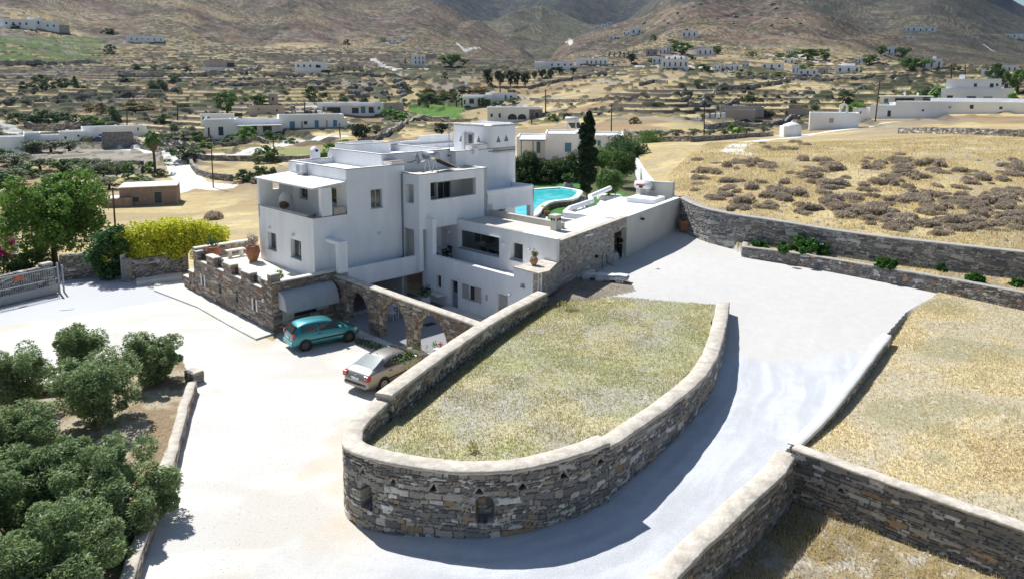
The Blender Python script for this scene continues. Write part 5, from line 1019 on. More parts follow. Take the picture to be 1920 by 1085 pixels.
solar('white solar water heater with a red band on the pump house roof', (*PZ(1205, 373, 4.64)[:2], 4.64), HANG-R(90), 1.12, PLW, RED)
# dish, mast
ds = H_('satellite_dish', 'grey satellite dish on the villa wall above the box roof', 'satellite dish', (11.4, 1.95, 8.9)); MB().lathe([(.01, 0), (.2, .03), (.38, .1), (.38, .115), (.2, .045), (.01, .015)], (0, 0, 0), 20).xf(Matrix.Translation((.1, -.35, .2)) @ Matrix.Rotation(R(75), 4, 'X') @ Matrix.Rotation(R(35), 4, 'Y')).build('dish', STEEL, ds)
MB().tube([(-.35, 0, 0), (-.3, -.3, 0), (.1, -.35, .15)], .025).build('arm', IRON, ds); MB().tube([(.1, -.35, -.1), (.55, -.7, .1)], .012).build('feed_arm', STEEL, ds)
ms = H_('antenna_mast', 'thin grey antenna mast rising from the villa box roof', 'antenna', (14.6, 1.85, 8.38)); MB().tube([(0, 0, 0), (0, 0, 3.3)], .03).build('pole', STEEL, ms); MB().tube([(-.35, 0, 3.2), (.35, 0, 3.25)], .015).build('aerial', STEEL, ms); [MB().box(-.07, .07, -.05, .2, z, z+.06).build('bracket', IRON, ms) for z in (.2, .7, 1.15)]
# annex chimney
cc = H_('chimney', 'square cream chimney with round vents on the annex roof', 'chimney', (15.5, -7.6, 4.97)); MB().box(-.25, .25, -.25, .25, 0, .85).build('stack', CREAM, cc, .02); MB().box(-.34, .34, -.34, .34, .85, 1.0).build('cap', CREAM, cc, .05)
[MB().ball((x, y, .7), .09, 8, 5).build('vent', DARK, cc) for x, y in ((-.22, -.08), (-.08, -.22), (.12, -.23), (-.23, .12))]
# courtyard furniture
tb = H_('table', 'white marble top table with dark chairs on the annex walkway', 'table', (11.7, .0, 2.4)); MB().box(-.5, .5, -.9, .9, .7, .75).build('top', PLW, tb); [MB().box(x-.03, x+.03, y-.03, y+.03, 0, .7).build('leg', IRON, tb) for x in (-.4, .4) for y in (-.8, .8)]
def chair(label, loc, rz, mat, group=None):
    o = prop('chair', label, 'chair', loc, rz, group); MB().box(-.22, .22, -.22, .22, .42, .46).build('seat', mat, o, .01)
    for x in (-.2, .2):
        MB().tube([(x, -.2, 0), (x*.95, -.19, .42)], .02, 6).build('leg', mat, o); MB().tube([(x, .22, 0), (x*.95, .2, .45), (x, .27, .85)], .02, 6).build('leg', mat, o); MB().tube([(x*1.1, -.2, .64), (x*1.1, .22, .66)], .02, 6).build('armrest', mat, o)
    mb = MB()
    for k in range(6): x = -.2+.08*k; mb.box(x-.02, x+.02, .2, .225, .46, .84)
    mb.box(-.22, .22, .21, .27, .82, .88); mb.build('backrest', mat, o); return o
chair('black wicker chair at the right end of the walkway table', H(11.7, -1.3, 2.4), HANG+R(0), IRON); chair('black chair behind the walkway table', H(12.3, -.6, 2.4), HANG-R(90), IRON)
chair('white plastic chair seen through the left arch, nearer the opening', H(6.3, -2.6), HANG+R(120), PLW); chair('white plastic chair seen through the left arch, further in the shade', H(7.0, -1.3), HANG+R(40), PLW)
tb = H_('table', 'white plastic table in the shade behind the left arch', 'table', (7.1, -2.3, 0)); MB().lathe([(.45, .7), (.47, .72), (.45, .74)], (0, 0, 0), 20).build('top', PLW, tb); [MB().tube([(x, y, 0), (x*.7, y*.7, .7)], .025).build('leg', PLW, tb) for x in (-.35, .35) for y in (-.35, .35)]
dm = H_('door_mat', 'dark mat on the grey courtyard floor seen through the middle arch', 'mat', (7.4, -4.9, .012)); MB().box(-.35, .35, -.22, .22, 0, .015).build('mat', IRON, dm)
# interior of the annex seen through the wide window
tb = H_('dining_table', 'pale dining table inside the annex behind the wide window', 'table', (14.6, -3.4, 2.42)); MB().box(-.45, .45, -1.1, 1.1, .7, .75).build('top', PAVE, tb); [MB().box(x-.03, x+.03, y-.03, y+.03, 0, .7).build('leg', WOOD, tb) for x in (-.4, .4) for y in (-1, 1)]
for i, a in enumerate((-2.7, -3.5, -4.3)): chair(['dark chair at the left of the table inside the annex', 'dark chair at the middle of the table inside the annex', 'dark chair at the right of the table inside the annex'][i], H(13.95, a, 2.42), HANG+R(90), IRON)
lp = H_('pendant_lamp', 'brown wicker pendant lamp inside the wide annex window', 'lamp', (14.6, -2.3, 3.75)); MB().lathe([(.12, -.35), (.33, -.25), (.4, 0), (.3, .3), (.1, .4)], (0, 0, 0), 14).build('shade', M('wicker', (.2, .11, .06), .9, .3, 20.), lp); MB().tube([(0, 0, .4), (0, 0, .8)], .01).build('cord', IRON, lp)
# bulkhead lamps, hose, misc on the long wall
def lwp(t, off, z): p = LW1+LWD*t; return (p[0]+LWD[1]*off, p[1]-LWD[0]*off, z)
for i, (t, z, lab) in enumerate([(12.1, 4.45, 'small black flood lamp on the cream rendered wall'), (4.6, 3.15, 'small black flood lamp on the stone facade by the hose')]):
    o = prop('flood_lamp', lab, 'lamp', lwp(t, .1, z), R(-32.8)); MB().box(-.04, .16, -.12, .12, -.1, .06).build('housing', IRON, o, .02); MB().tube([(-.1, 0, 0), (0, 0, 0)], .03).build('bracket', IRON, o)
hs = MB(); hp_ = [lwp(5.6, .06, 3.0), lwp(5.6, .1, 2.2), lwp(5.2, .35, 2.12), lwp(4.4, .3, 2.16), lwp(3.2, .35, 2.15), lwp(2.2, .32, 2.17), lwp(1.0, .4, 2.15), lwp(-.4, .35, 2.15), lwp(-1.6, .4, 2.14), lwp(-3.0, .3, 2.1), *[(PZ(x, y, 2.0)) for x, y in ((985, 572), (940, 600), (905, 625))]]
hs.tube([Vector(p)+Vector((0, 0, .02)) for p in hp_], .022, 6); o = hs.build('garden_hose', IRON); tag(o, 'black hose running along the foot of the stone facade and boundary wall', 'hose')
hs = MB(); hs.tube([lwp(6.3, .05, 2.9), lwp(6.35, .1, 2.3), lwp(6.7, .4, 2.1), lwp(7.1, 1.0, 2.1), lwp(6.9, 2.2, 2.1), lwp(6.2, 3.3, 2.1)], .022, 6); o = hs.build('garden_hose', IRON); tag(o, 'black hose hanging by the doorway and lying towards the sun loungers', 'hose')
# sun loungers (two stacks of plastic loungers)
def lounger(loc, rz, label, lid=True):
    o = prop('sun_lounger', label, 'sun lounger', loc, rz, 'plastic sun loungers stacked by the stone facade'); w2 = .3
    prof = [(-.95, .33), (-.9, .36), (-.3, .36), (.1, .37), (.4, .42), (.95, .48 if not lid else .40)]
    mb = MB()
    for (x0, z0), (x1, z1) in zip(prof[:-1], prof[1:]): mb.face([(x0, -w2, z0), (x1, -w2, z1), (x1, w2, z1), (x0, w2, z0)]); mb.face([(x0, -w2, z0-.06), (x1, -w2, z1-.06), (x1, -w2, z1), (x0, -w2, z0)]); mb.face([(x0, w2, z0), (x1, w2, z1), (x1, w2, z1-.06), (x0, w2, z0-.06)]); mb.face([(x0, -w2, z0-.06), (x0, w2, z0-.06), (x1, w2, z1-.06), (x1, -w2, z1-.06)])
    mb.build('bed', PLW, o)
    for x in (-.75, .5):
        for s in (-1, 1):
            mb = MB(); y0, y1 = s*(w2-.005), s*(w2-.05); zt = .32 if x < 0 else .38
            for a0, a1, b0, b1 in ((-.27, -.2, -.16, -.1), (.2, .27, .1, .16), (-.035, .035, -.03, .03)): mb.face([(x+b0, y0, 0), (x+b1, y0, 0), (x+a1, y0, zt), (x+a0, y0, zt)]); mb.face([(x+b0, y1, 0), (x+b1, y1, 0), (x+a1, y1, zt), (x+a0, y1, zt)][::-1])
            for z in (.0, .12, .23): k = .16+.11*z/zt; mb.box(x-k, x+k, min(y0, y1)+.005, max(y0, y1)-.005, z, z+.05)
            mb.build('leg', PLW, o)
    return o
lg = PZ(1148, 532, 2.07)
for k, (dx, dy, dz, lab) in enumerate([(0, 0, 0, 'white plastic sun lounger at the bottom of the stack nearest the grass'), (.05, .04, .1, 'white plastic sun lounger second from the bottom, nearest the grass'), (.02, .1, .2, 'white plastic sun lounger on top of the stack nearest the grass'), (-.75, .5, 0, 'white plastic sun lounger at the bottom, nearest the stone facade'), (-.72, .54, .1, 'white plastic sun lounger on top, nearest the stone facade')]):
    lounger((lg[0]+dx, lg[1]+dy, lg[2]+dz), R(-22), lab)
# people in the doorway
SKIN = M('skin', (.30, .17, .11), .6); BLK = M('black_cloth', (.012, .012, .014), .9); WHC = M('white_cloth', (.6, .6, .62), .9); HAIR = M('dark_hair', (.02, .015, .012), .7)
def person(label, loc, rz, top, bottom, bottom_z=.45, arms=None):
    o = prop('person', label, 'person', loc, rz); me = bpy.data.meshes.new('body')
    J = [(0, 0, .95, .15, .11), (0, 0, 1.15, .14, .10), (0, 0, 1.35, .18, .11), (0, 0, 1.47, .07, .07), (0, .01, 1.55, .055, .06), (0, .02, 1.63, .085, .10), (0, .015, 1.74, .07, .085)]
    V = [j[:3] for j in J]; Rr = [j[3:] for j in J]; E_ = [(i, i+1) for i in range(6)]
    def chain(root, pts):
        p = root
        for q in pts: V.append(q[:3]); Rr.append((q[3], q[3])); E_.append((p, len(V)-1)); p = len(V)-1
    for s in (-1, 1):
        chain(0, [(s*.1, 0, .86, .095), (s*.11, .01, .5, .06), (s*.11, -.02, .09, .038), (s*.12, .1, .04, .035)])
        chain(2, [(s*.2, 0, 1.42, .055), (s*.25, -.02, 1.16, .042), (s*.18, .2, 1.10 if s < 0 else 1.0, .03), (s*.15, .28, 1.13 if s < 0 else .98, .028)])
    me.from_pydata(V, E_, []); b = bpy.data.objects.new('body', me); COL.objects.link(b); b.parent = o; me.materials.append(SKIN)
    sk_ = b.modifiers.new('k', 'SKIN'); sk_.use_smooth_shade = True
    for i, v in enumerate(me.skin_vertices[0].data): v.radius = Rr[i]; v.use_root = i == 0
    b.modifiers.new('s', 'SUBSURF').render_levels = 1
    MB().lathe([(.14, .9), (.17, 1.0), (.155, 1.15), (.185, 1.3), (.17, 1.42), (.09, 1.48)], (0, 0, 0), 14).xf(Matrix.Diagonal((1.15, .8, 1, 1))).build('shirt', top, o)
    for s in (-1, 1):
        MB().tube([(s*.1, 0, .95), (s*.11, .005, bottom_z)], [.12, .085], 12).build('trouser_leg', bottom, o); MB().tube([(s*.17, 0, 1.43), (s*.245, -.02, 1.2)], [.07, .06], 10).build('sleeve', top, o)
        MB().box(s*.12-.045, s*.12+.045, -.08, .19, 0, .08).build('shoe', BLK, o, .02)
    MB().lathe([(.001, .13), (.06, .115), (.1, .05), (.1, -.02), (.07, -.08)], (0, -.012, 1.66), 12).build('hair', HAIR, o); return o
p0 = lwp(8.35, -.55, 2.06); person('person in a black top and white shorts standing in the stone doorway', p0, R(40), BLK, WHC, .5)
p1 = lwp(9.05, -.25, 2.06); person('person dressed all in black leaning at the right side of the doorway', p1, R(130), BLK, BLK, .12)
# ================================================================ vegetation
def ico_clumps(shape, k, rng, rmin=.16, rmax=.3):
    """clump centres in a unit crown (x,y in -.5...5, z 0..1)"""
    out = []
    while len(out) < k:
        x, y, z = rng.uniform(-.5, .5), rng.uniform(-.5, .5), rng.uniform(0, 1); r = rng.uniform(rmin, rmax); rad = math.hypot(x, y)*2
        if shape == 'round': ok = rad**2+((z-.5)*2)**2 < .72
        elif shape == 'broad': ok = rad < .78*math.sin(math.pi*min(1, (z*.92+.08)))**.5+.02 and z < .86
        elif shape == 'dome': ok = rad**2+z**2 < .75
        elif shape == 'cypress': ok = rad < .62*(math.sin(math.pi*min(1, z*.93+.04)**.75))**.8+.02 and z < .97
        elif shape == 'flat': ok = rad**2*.95+z**2*.9 < .78
        else: ok = True
        if ok: out.append((x, y, z, r))
    return np.array(out)
def tree_proto(name, shape, leaf, n, size, k, trunk=.25, seed=1, bark=BARK, limbs=5, rmin=.14, rmax=.24, asp=1.0, multi=1, long=1.6):
    """unit tree: crown width 1, total height 1 (scaled by copies). asp = real height/width so leaves stay even"""
    rng = np.random.RandomState(seed); C_ = ico_clumps(shape, k, rng, rmin, rmax); ch = 1-trunk; c = C_.copy(); c[:, 2] = trunk+c[:, 2]*ch*.88+.05
    c[:, 2] *= asp; V, F = leaves(c, n, size, rng, .62, long); V[:, 2] /= asp
    root = empty(name, (0, 0, -500)); npmesh('crown', V, F, leaf, root)
    if trunk > .02 or limbs:
        mb = MB()
        for m_ in range(multi):
            ox = 0 if multi == 1 else .12*math.cos(m_*2.1+seed); oy = 0 if multi == 1 else .12*math.sin(m_*2.1+seed); top = (trunk+.30*ch); r0 = .035/multi**.4
            mb.tube([(ox*.3, oy*.3, -.02), (ox*.5+rng.uniform(-.02, .02), oy*.5, top*.5), (ox*1.2, oy*1.2, top)], [r0*1.3, r0, r0*.7], 7)
            for i in range(limbs):
                t = C_[rng.randint(k)]; e = (t[0]*.8, t[1]*.8, trunk+t[2]*ch*.8+.05); s = (ox*.9, oy*.9, top*rng.uniform(.6, 1))
                mb.tube([s, ((s[0]+e[0])/2+rng.uniform(-.03, .03), (s[1]+e[1])/2, (s[2]+e[2])/2+.02), e], [r0*.55, r0*.35, r0*.12], 5)
        mb.build('trunk', bark, root)
    return root
PROTO = {}
def proto(k, *a, **kw): PROTO[k] = [tree_proto(*a, seed=s, **kw) for s in (kw.pop('seeds', None) or (1, 2))] if False else [tree_proto(*a, **{**kw, 'seed': s}) for s in (3, 8)]
proto('broad', 'broadleaf_tree', 'round', LEAF_MD, 3600, .036, 34, trunk=.04, limbs=4, rmin=.1, rmax=.2)
proto('dark', 'dark_bush', 'flat', LEAF_DK, 2400, .04, 24, trunk=.0, limbs=0)
proto('olive', 'olive_tree', 'round', LEAF_OL, 3000, .034, 28, trunk=.07, limbs=4)
proto('bright', 'green_bush', 'dome', LEAF_BR, 2200, .045, 20, trunk=.0, limbs=0)
proto('green', 'green_shrub', 'dome', LEAF_MD, 2200, .042, 22, trunk=.0, limbs=0)
proto('tan', 'reed_clump', 'dome', LEAF_TAN, 1800, .035, 22, trunk=.0, limbs=0, long=4.)
proto('pine', 'pine_tree', 'round', LEAF_PINE, 3000, .033, 30, trunk=.04, limbs=4, long=2.6)
proto('cyp', 'cypress_tree', 'cypress', LEAF_CY, 2000, .05, 30, trunk=.05, limbs=0, asp=3)
proto('pink', 'oleander_bush', 'dome', LEAF_OLE, 1600, .045, 18, trunk=.0, limbs=0)
LANDMARKS = []     # (px, phrase)
PLANTED = []
def plant(kind, px, py, hp_, wp_, tight=None, z=None, label=None, rz=None):
    g = ground(px, py) if z is None else PZ(px, py, z); d = math.hypot(g[0], g[1]); h = hp_/1366*d*1.03; w_ = wp_/1366*d*1.1
    i = len(PLANTED); src = PROTO[kind][i % 2]; c = copy_tree(src); put(c, (g[0], g[1], g[2]-.05), rz if rz is not None else (i*2.4) % 6.28, (w_, w_, h)); PLANTED.append([c, kind, px, py, hp_, label]); return c
TR = {
 'broad': [(845, 126, 30, 52), (1279, 103, 24, 46), (1514, 113, 24, 50), (1545, 113, 20, 24), (1691, 109, 22, 26), (1652, 103, 16, 22), (1713, 134, 28, 54), (1630, 120, 16, 32), (1907, 175, 46, 40), (426, 214, 42, 48), (483, 201, 27, 46), (1344, 101, 15, 20), (870, 122, 14, 20), (240, 334, 26, 26), (125, 322, 26, 60), (1222, 118, 10, 22), (800, 190, 20, 40)],
 'dark': [(80, 164, 22, 32), (119, 164, 18, 36), (142, 164, 20, 13), (50, 164, 12, 24), (207, 98, 14, 20), (204, 62, 10, 24), (230, 153, 8, 34), (293, 161, 14, 28), (304, 162, 9, 18), (329, 153, 12, 24), (215, 226, 26, 30), (47, 234, 24, 50), (83, 237, 28, 54), (124, 233, 25, 52), (304, 230, 16, 38), (332, 239, 10, 32), (582, 185, 25, 32), (650, 84, 12, 13), (611, 181, 8, 16), (645, 189, 9, 16), (685, 189, 8, 18), (758, 167, 14, 24), (834, 147, 13, 12), (483, 340, 34, 46), (452, 340, 24, 44), (505, 338, 30, 36), (345, 302, 30, 60), (370, 290, 16, 30), (1403, 193, 15, 22), (1423, 189, 8, 20), (1586, 189, 18, 30), (985, 345, 56, 44), (1012, 345, 48, 42), (1040, 343, 42, 40), (1068, 341, 44, 36), (1793, 134, 9, 22), (16, 380, 50, 56), (1320, 132, 14, 28), (1871, 159, 36, 42), (150, 165, 6, 30), (390, 262, 10, 20)],
 'olive': [(320, 260, 14, 30), (345, 260, 15, 28), (370, 262, 18, 28), (1308, 166, 18, 19), (661, 250, 20, 28), (706, 248, 15, 28), (167, 332, 26, 50), (194, 332, 24, 32), (219, 333, 26, 22), (1300, 255, 14, 34), (1330, 254, 13, 32), (1358, 252, 12, 32), (1400, 250, 12, 34), (1432, 248, 12, 30), (1240, 258, 16, 36), (1268, 257, 15, 34), (1215, 260, 18, 34), (60, 288, 22, 44), (95, 286, 22, 46), (130, 284, 20, 44), (1061, 224, 15, 28), (205, 355, 22, 52), (260, 128, 9, 26), (290, 130, 8, 26), (320, 131, 8, 26), (350, 131, 8, 26), (1190, 258, 14, 30), (30, 312, 22, 56), (75, 318, 22, 50), (150, 318, 20, 46), (185, 316, 20, 40), (20, 345, 26, 56), (235, 318, 18, 36), (100, 352, 22, 50), (170, 360, 18, 44)],
 'bright': [(382, 277, 11, 36), (1035, 226, 16, 26), (1605, 224, 32, 48), (739, 225, 26, 60), (1902, 201, 24, 40), (1377, 254, 26, 34), (279, 322, 20, 32), (714, 196, 10, 28), (461, 263, 28, 46), (636, 292, 38, 60), (1175, 290, 32, 40)],
 'green': [(177, 240, 26, 44), (506, 262, 18, 32), (370, 264, 20, 26), (1410, 106, 10, 20), (1463, 108, 10, 22), (1483, 108, 10, 26), (1511, 131, 13, 30), (1735, 182, 14, 44), (1675, 201, 8, 44), (1741, 193, 9, 44), (1380, 141, 8, 26), (1404, 142, 8, 28), (1430, 143, 8, 28), (1458, 143, 8, 28), (266, 348, 16, 54), (502, 304, 34, 54), (845, 186, 12, 40), (1297, 112, 9, 20), (1262, 82, 10, 24), (1226, 76, 12, 18), (640, 190, 6, 14), (755, 196, 12, 30), (830, 186, 12, 30), (5, 300, 20, 46), (45, 330, 24, 54), (210, 322, 18, 40), (250, 340, 18, 40), (300, 330, 14, 26), (525, 262, 14, 24), (545, 268, 10, 26), (430, 266, 12, 30), (960, 194, 12, 30), (935, 198, 12, 30), (880, 196, 12, 24)],
 'tan': [(166, 208, 14, 20), (191, 209, 16, 26), (258, 207, 17, 58), (866, 172, 12, 36), (900, 171, 11, 36), (800, 176, 13, 36), (840, 177, 13, 40), (1190, 232, 14, 24), (960, 176, 10, 30)],
 'pine': [(915, 161, 33, 22), (937, 162, 35, 24), (957, 162, 31, 20), (985, 162, 31, 20), (970, 162, 28, 16), (1017, 148, 22, 16), (1032, 149, 20, 13), (1002, 149, 16, 12), (1049, 138, 13, 16), (1075, 137, 12, 14), (1184, 118, 18, 20), (678, 267, 42, 38), (828, 252, 22, 36)],
 'cyp': [(1143, 108, 13, 8), (1152, 109, 12, 7), (1162, 109, 15, 7), (1170, 110, 13, 6), (1178, 109, 14, 7), (268, 330, 28, 17), (1186, 103, 8, 4), (760, 122, 14, 7)],
 'pink': [(787, 195, 10, 11), (798, 195, 10, 11), (813, 194, 11, 14), (824, 194, 11, 13), (30, 52, 6, 14), (1000, 306, 18, 36), (1345, 96, 6, 14)]}
for k, L_ in TR.items():
    for t in L_: plant(k, *t)
# palms
def palm(label, px, py, hpx, wpx, trunk_frac=.6, skirt=True):
    g = ground(px, py); d = math.hypot(g[0], g[1]); h = hpx/1366*d; w_ = wpx/1366*d*.62; o = empty('palm_tree', g, 0, label, 'palm tree'); th = h*trunk_frac
    MB().tube([(0, 0, -.1), (0, 0, th)], [w_*.11, w_*.085], 8).build('trunk', BARK, o); mb = MB(); rng = random.Random(int(px))
    for i in range(34):
        a = rng.uniform(0, 6.28); e = rng.uniform(-.5, 1.2); L2 = w_*rng.uniform(.8, 1.05); P = []
        for s in np.linspace(0, 1, 5): r = L2*s*math.cos(e*(1-s*.3)); z = L2*(math.sin(e)*s-.75*s*s); P.append((r*math.cos(a), r*math.sin(a), th+(h-th)*.35+z))
        for (p, q) in zip(P[:-1], P[1:]):
            sx, sy = -math.sin(a)*w_*.13, math.cos(a)*w_*.13; mb.face([(p[0]-sx, p[1]-sy, p[2]-.03*w_), (p[0], p[1], p[2]+.04*w_), (q[0], q[1], q[2]+.04*w_), (q[0]-sx, q[1]-sy, q[2]-.03*w_)]); mb.face([(p[0]+sx, p[1]+sy, p[2]-.03*w_), (q[0]+sx, q[1]+sy, q[2]-.03*w_), (q[0], q[1], q[2]+.04*w_), (p[0], p[1], p[2]+.04*w_)])
    mb.build('crown', LEAF_MD, o)
    if skirt: MB().lathe([(w_*.1, th*.55), (w_*.3, th*.7), (w_*.32, th*.95), (w_*.1, th*1.08)], (0, 0, 0), 9).build('dead_frond_skirt', M('dead_fronds', (.22, .14, .08), .95, .3, 4.), o)
    return o
palm('tall palm with a brown skirt beside the white lane', 291, 322, 74, 34, .78); palm('short palm left of the low white houses', 19, 264, 14, 20, .4, False); palm('palm in front of the left end of the two storey house', 1764, 190, 28, 34, .45, False); palm('palm in front of the middle of the two storey house', 1806, 190, 24, 28, .45, False)
palm('palm in the garden of the terraced house with dark porch', 866, 200, 26, 20, .6, False); palm('small palm right of the tall palm in the garden with a dark porch', 903, 200, 20, 18, .5, False)
# --- hero trees
def hero(name, label, cat, shape, leaf, loc, w_, h, n, size, k, trunk, seed, bark=BARK, rmin=.14, rmax=.24, multi=1, limbs=8, long=1.6):
    rng = np.random.RandomState(seed); C_ = ico_clumps(shape, k, rng, rmin, rmax); c = C_.copy(); c[:, 0] *= w_; c[:, 1] *= w_; c[:, 2] = h*(trunk+C_[:, 2]*(1-trunk)*.88+.04); c[:, 3] *= min(w_, h*(1-trunk))
    V, F = leaves(c, n, size, rng, 1.15 if name == 'olive_tree' else .95, long); root = empty(name, loc, 0, label, cat); npmesh('crown', V, F, leaf, root)
    if limbs:
        mb = MB(); top = h*(trunk+.2)
        for m_ in range(multi):
            a = m_*2.3+seed; o_ = 0 if multi == 1 else w_*.08; r0 = h*.022/multi**.4; s0 = (o_*.3*math.cos(a), o_*.3*math.sin(a), -.1); s1 = (o_*1.8*math.cos(a), o_*1.8*math.sin(a), top)
            mb.tube([s0, ((s0[0]+s1[0])/2+.05*w_*rng.uniform(-.5, .5), (s0[1]+s1[1])/2, top*.5), s1], [r0*1.4, r0, r0*.8], 8)
            for i in range(limbs):
                t = c[rng.randint(k)]; f = rng.uniform(.55, 1); s = tuple(s0[j]+(s1[j]-s0[j])*f for j in range(3))
                mb.tube([s, ((s[0]+t[0])/2, (s[1]+t[1])/2+rng.uniform(-.1, .1), (s[2]+t[2])/2), (t[0], t[1], t[2])], [r0*.5, r0*.32, r0*.1], 5)
        mb.build('trunk', bark, root)
    return root
g = PZ(105, 497, -.1); hero('broadleaf_tree', 'big spreading green tree behind the metal gate at left', 'tree', 'broad', MLEAF('leaf_mastic', (.07, .155, .025), (.22, .36, .07)), (g[0], g[1], -.2), 8.6, 8.7, 26000, .16, 70, .12, 5, rmin=.09, rmax=.17, limbs=16)
g = PZ(214, 520, 0); hero('mulberry_tree', 'dark leafy tree beside the gatepost left of the yellow hedge', 'tree', 'broad', MLEAF('leaf_mulberry', (.03, .09, .025), (.09, .20, .06)), g, 3.3, 4.3, 9000, .15, 36, .03, 6, limbs=6)
g = PZ(1100, 394, 2.5); cy = hero('cypress_tree', 'tall narrow dark cypress standing beside the swimming pool', 'tree', 'cypress', LEAF_CY, g, 2.15, 10.5, 24000, .12, 120, .13, 7, rmin=.13, rmax=.2, limbs=0, long=2.4)
mb = MB().tube([(0, 0, -.1), (0, 0, 4)], [.16, .1], 8); mb.build('trunk', BARKL, cy); g = PZ(1093, 392, 2.5); t = empty('slim_tree_stake', g, 0, 'thin leaning stake beside the cypress trunk', 'stake'); MB().tube([(0, 0, 0), (.15, 0, 2.0)], .05).build('stem', BARKL, t)
for i, (x, y, w_, h, lf, lab) in enumerate([(1142, 376, 2.8, 3.4, LEAF_MD, 'small lemon tree with pale branches on the round white bed by the cypress'), (1165, 352, 3.4, 4.6, MLEAF('leaf_citrus', (.03, .07, .015), (.11, .18, .04)), 'citrus tree between the cypress and the roof water heater'), (1130, 338, 4.4, 5.0, LEAF_MD, 'leafy garden tree behind the small lemon tree'), (1188, 322, 4.2, 4.8, LEAF_DK, 'dark garden tree beside the white garden wall'), (1212, 292, 5.2, 4.8, LEAF_MD, 'wide green tree at the far end of the white garden wall'), (1160, 312, 4.6, 5.2, LEAF_DK, 'dark tree at the back of the garden behind the citrus'), (1130, 300, 4, 4.2, LEAF_MD, 'green tree right of the cypress top beside the blue windowed house')]):
    g = PZ(x, y, 2.5); hero('garden_tree', lab, 'tree', 'round', lf, g, w_, h, 5200, .13, 34, .2 if i < 4 else .08, 20+i, limbs=6)
# olives in the plot at lower left
OL = [(40, 772, 3.1, 3.2, 'olive tree at the far left end of the low plot wall'), (190, 790, 4.0, 3.3, 'olive tree with thin bare stems in the middle of the plot'), (290, 716, 3.0, 2.7, 'olive tree nearest the stone block at the plot corner'), (205, 985, 4.8, 3.5, 'largest olive tree leaning over the plot wall at the gravel track'), (30, 900, 3.2, 3.0, 'olive tree at the left edge between the far and near trees'), (110, 1130, 4.2, 3.3, 'olive tree nearest to the viewer at the bottom left'), (-40, 1040, 3.6, 3.3, 'olive tree cut by the left edge near the bottom'), (95, 960, 3.2, 2.9, 'silvery olive tree between the largest and the nearest one'), (150, 700, 2.8, 2.7, 'smaller olive tree at the back of the plot behind the thin stemmed one')]
LEAF_OLN = MLEAF('leaf_olive_near', (.12, .19, .07), (.34, .44, .20), (.68, .71, .58), .5, .5)
for i, (x, y, w_, h, lab) in enumerate(OL):
    g = PZ(x, y, -.05); hero('olive_tree', lab, 'olive tree', 'dome' if i in (3, 5) else 'broad', LEAF_OLN, g, w_*1.0, h*1.02, 34000 if i in (3, 5, 6, 7) else 20000, .05, 64, .08, 40+i, rmin=.06, rmax=.16, multi=3, limbs=9, long=3.2)
# yellow hedge
hd = empty('yellow_hedge', PZ(320, 505, 0), 0, 'large bright yellow green clipped shrub along the yard wall', 'hedge'); rng = np.random.RandomState(4); a0 = np.array(PZ(228, 520, 0)[:2]); a1 = np.array(PZ(412, 500, 0)[:2]); o0 = np.array(hd.location[:2]); cs = []
for i in range(150): t = rng.uniform(0, 1); p = a0+(a1-a0)*t+rng.normal(size=2)*.45-o0; cs.append((p[0], p[1], rng.uniform(1.5, 3.0+.7*math.sin(math.pi*min(1, t*1.1))), rng.uniform(.5, .8)))
V, F = leaves(np.array(cs), 30000, .13, rng, 1., 1.4); npmesh('foliage', V, F, LEAF_YL, hd); mb = MB()
for t in (.25, .55, .8, .9): p = a0+(a1-a0)*t-o0; mb.tube([(p[0], p[1], 0), (p[0]+.3, p[1], .8), (p[0]-.2, p[1]+.2, 2)], [.12, .09, .05]); mb.tube([(p[0]+.3, p[1], .8), (p[0]+1.2, p[1]-.2, 2)], [.07, .04])
mb.build('stem', BARKL, hd)
for i, (x, y, w_, h, lf, lab) in enumerate([(20, 515, 3.6, 1.8, LEAF_DK, 'dark green shrub behind the gate at the left edge'), (62, 508, 3.4, 1.9, LEAF_MD, 'rose like shrub behind the gate under the big tree'), (4, 462, 2.6, 2.4, MLEAF('leaf_feather', (.06, .13, .03), (.16, .26, .07)), 'feathery light green shrub at the left edge'), (6, 484, 2.2, 2.4, LEAF_PK, 'magenta bougainvillea at the left edge beside the white post'), (-12, 420, 4, 5.5, LEAF_BR, 'bright tree cut by the left edge above the bougainvillea'), (228, 560, 1.6, .0, None, '')][:5]):
    g = PZ(x, y, -.3); hero('garden_shrub', lab, 'shrub', 'dome', lf, g, w_, h, 4200, .11, 26, 0, 60+i, limbs=0)
for i, (x, y, w_, h, lab) in enumerate([(1497, 474, 2.7, 1.25, 'largest leafy green vine shrub on the planter wall'), (1425, 461, 1.2, .55, 'small green shrub at the left end of the planter'), (1550, 477, .9, .9, 'upright green shrub right of the largest planter shrub'), (1660, 500, 1.2, .7, 'green shrub hanging over the planter wall near its middle'), (1766, 506, .6, .5, 'tiny green shrub standing alone in the dry planter grass'), (1830, 528, .95, .6, 'green shrub in the planter towards the right edge'), (1908, 536, .7, .5, 'thin yellowish shrub in the planter at the right edge')]):
    z = 2.7 if x < 1600 else 2.85; g = PZ(x, y, z); hero('planter_shrub', lab, 'shrub', 'dome', MLEAF('leaf_vine', (.03, .10, .015), (.09, .24, .04)) if 'leaf_vine' not in bpy.data.materials else bpy.data.materials['leaf_vine'], (g[0], g[1], z-.1), w_*1.25, h*1.3, int(1900*w_), .12, 22, 0, 80+i, rmin=.1, rmax=.22, limbs=0)
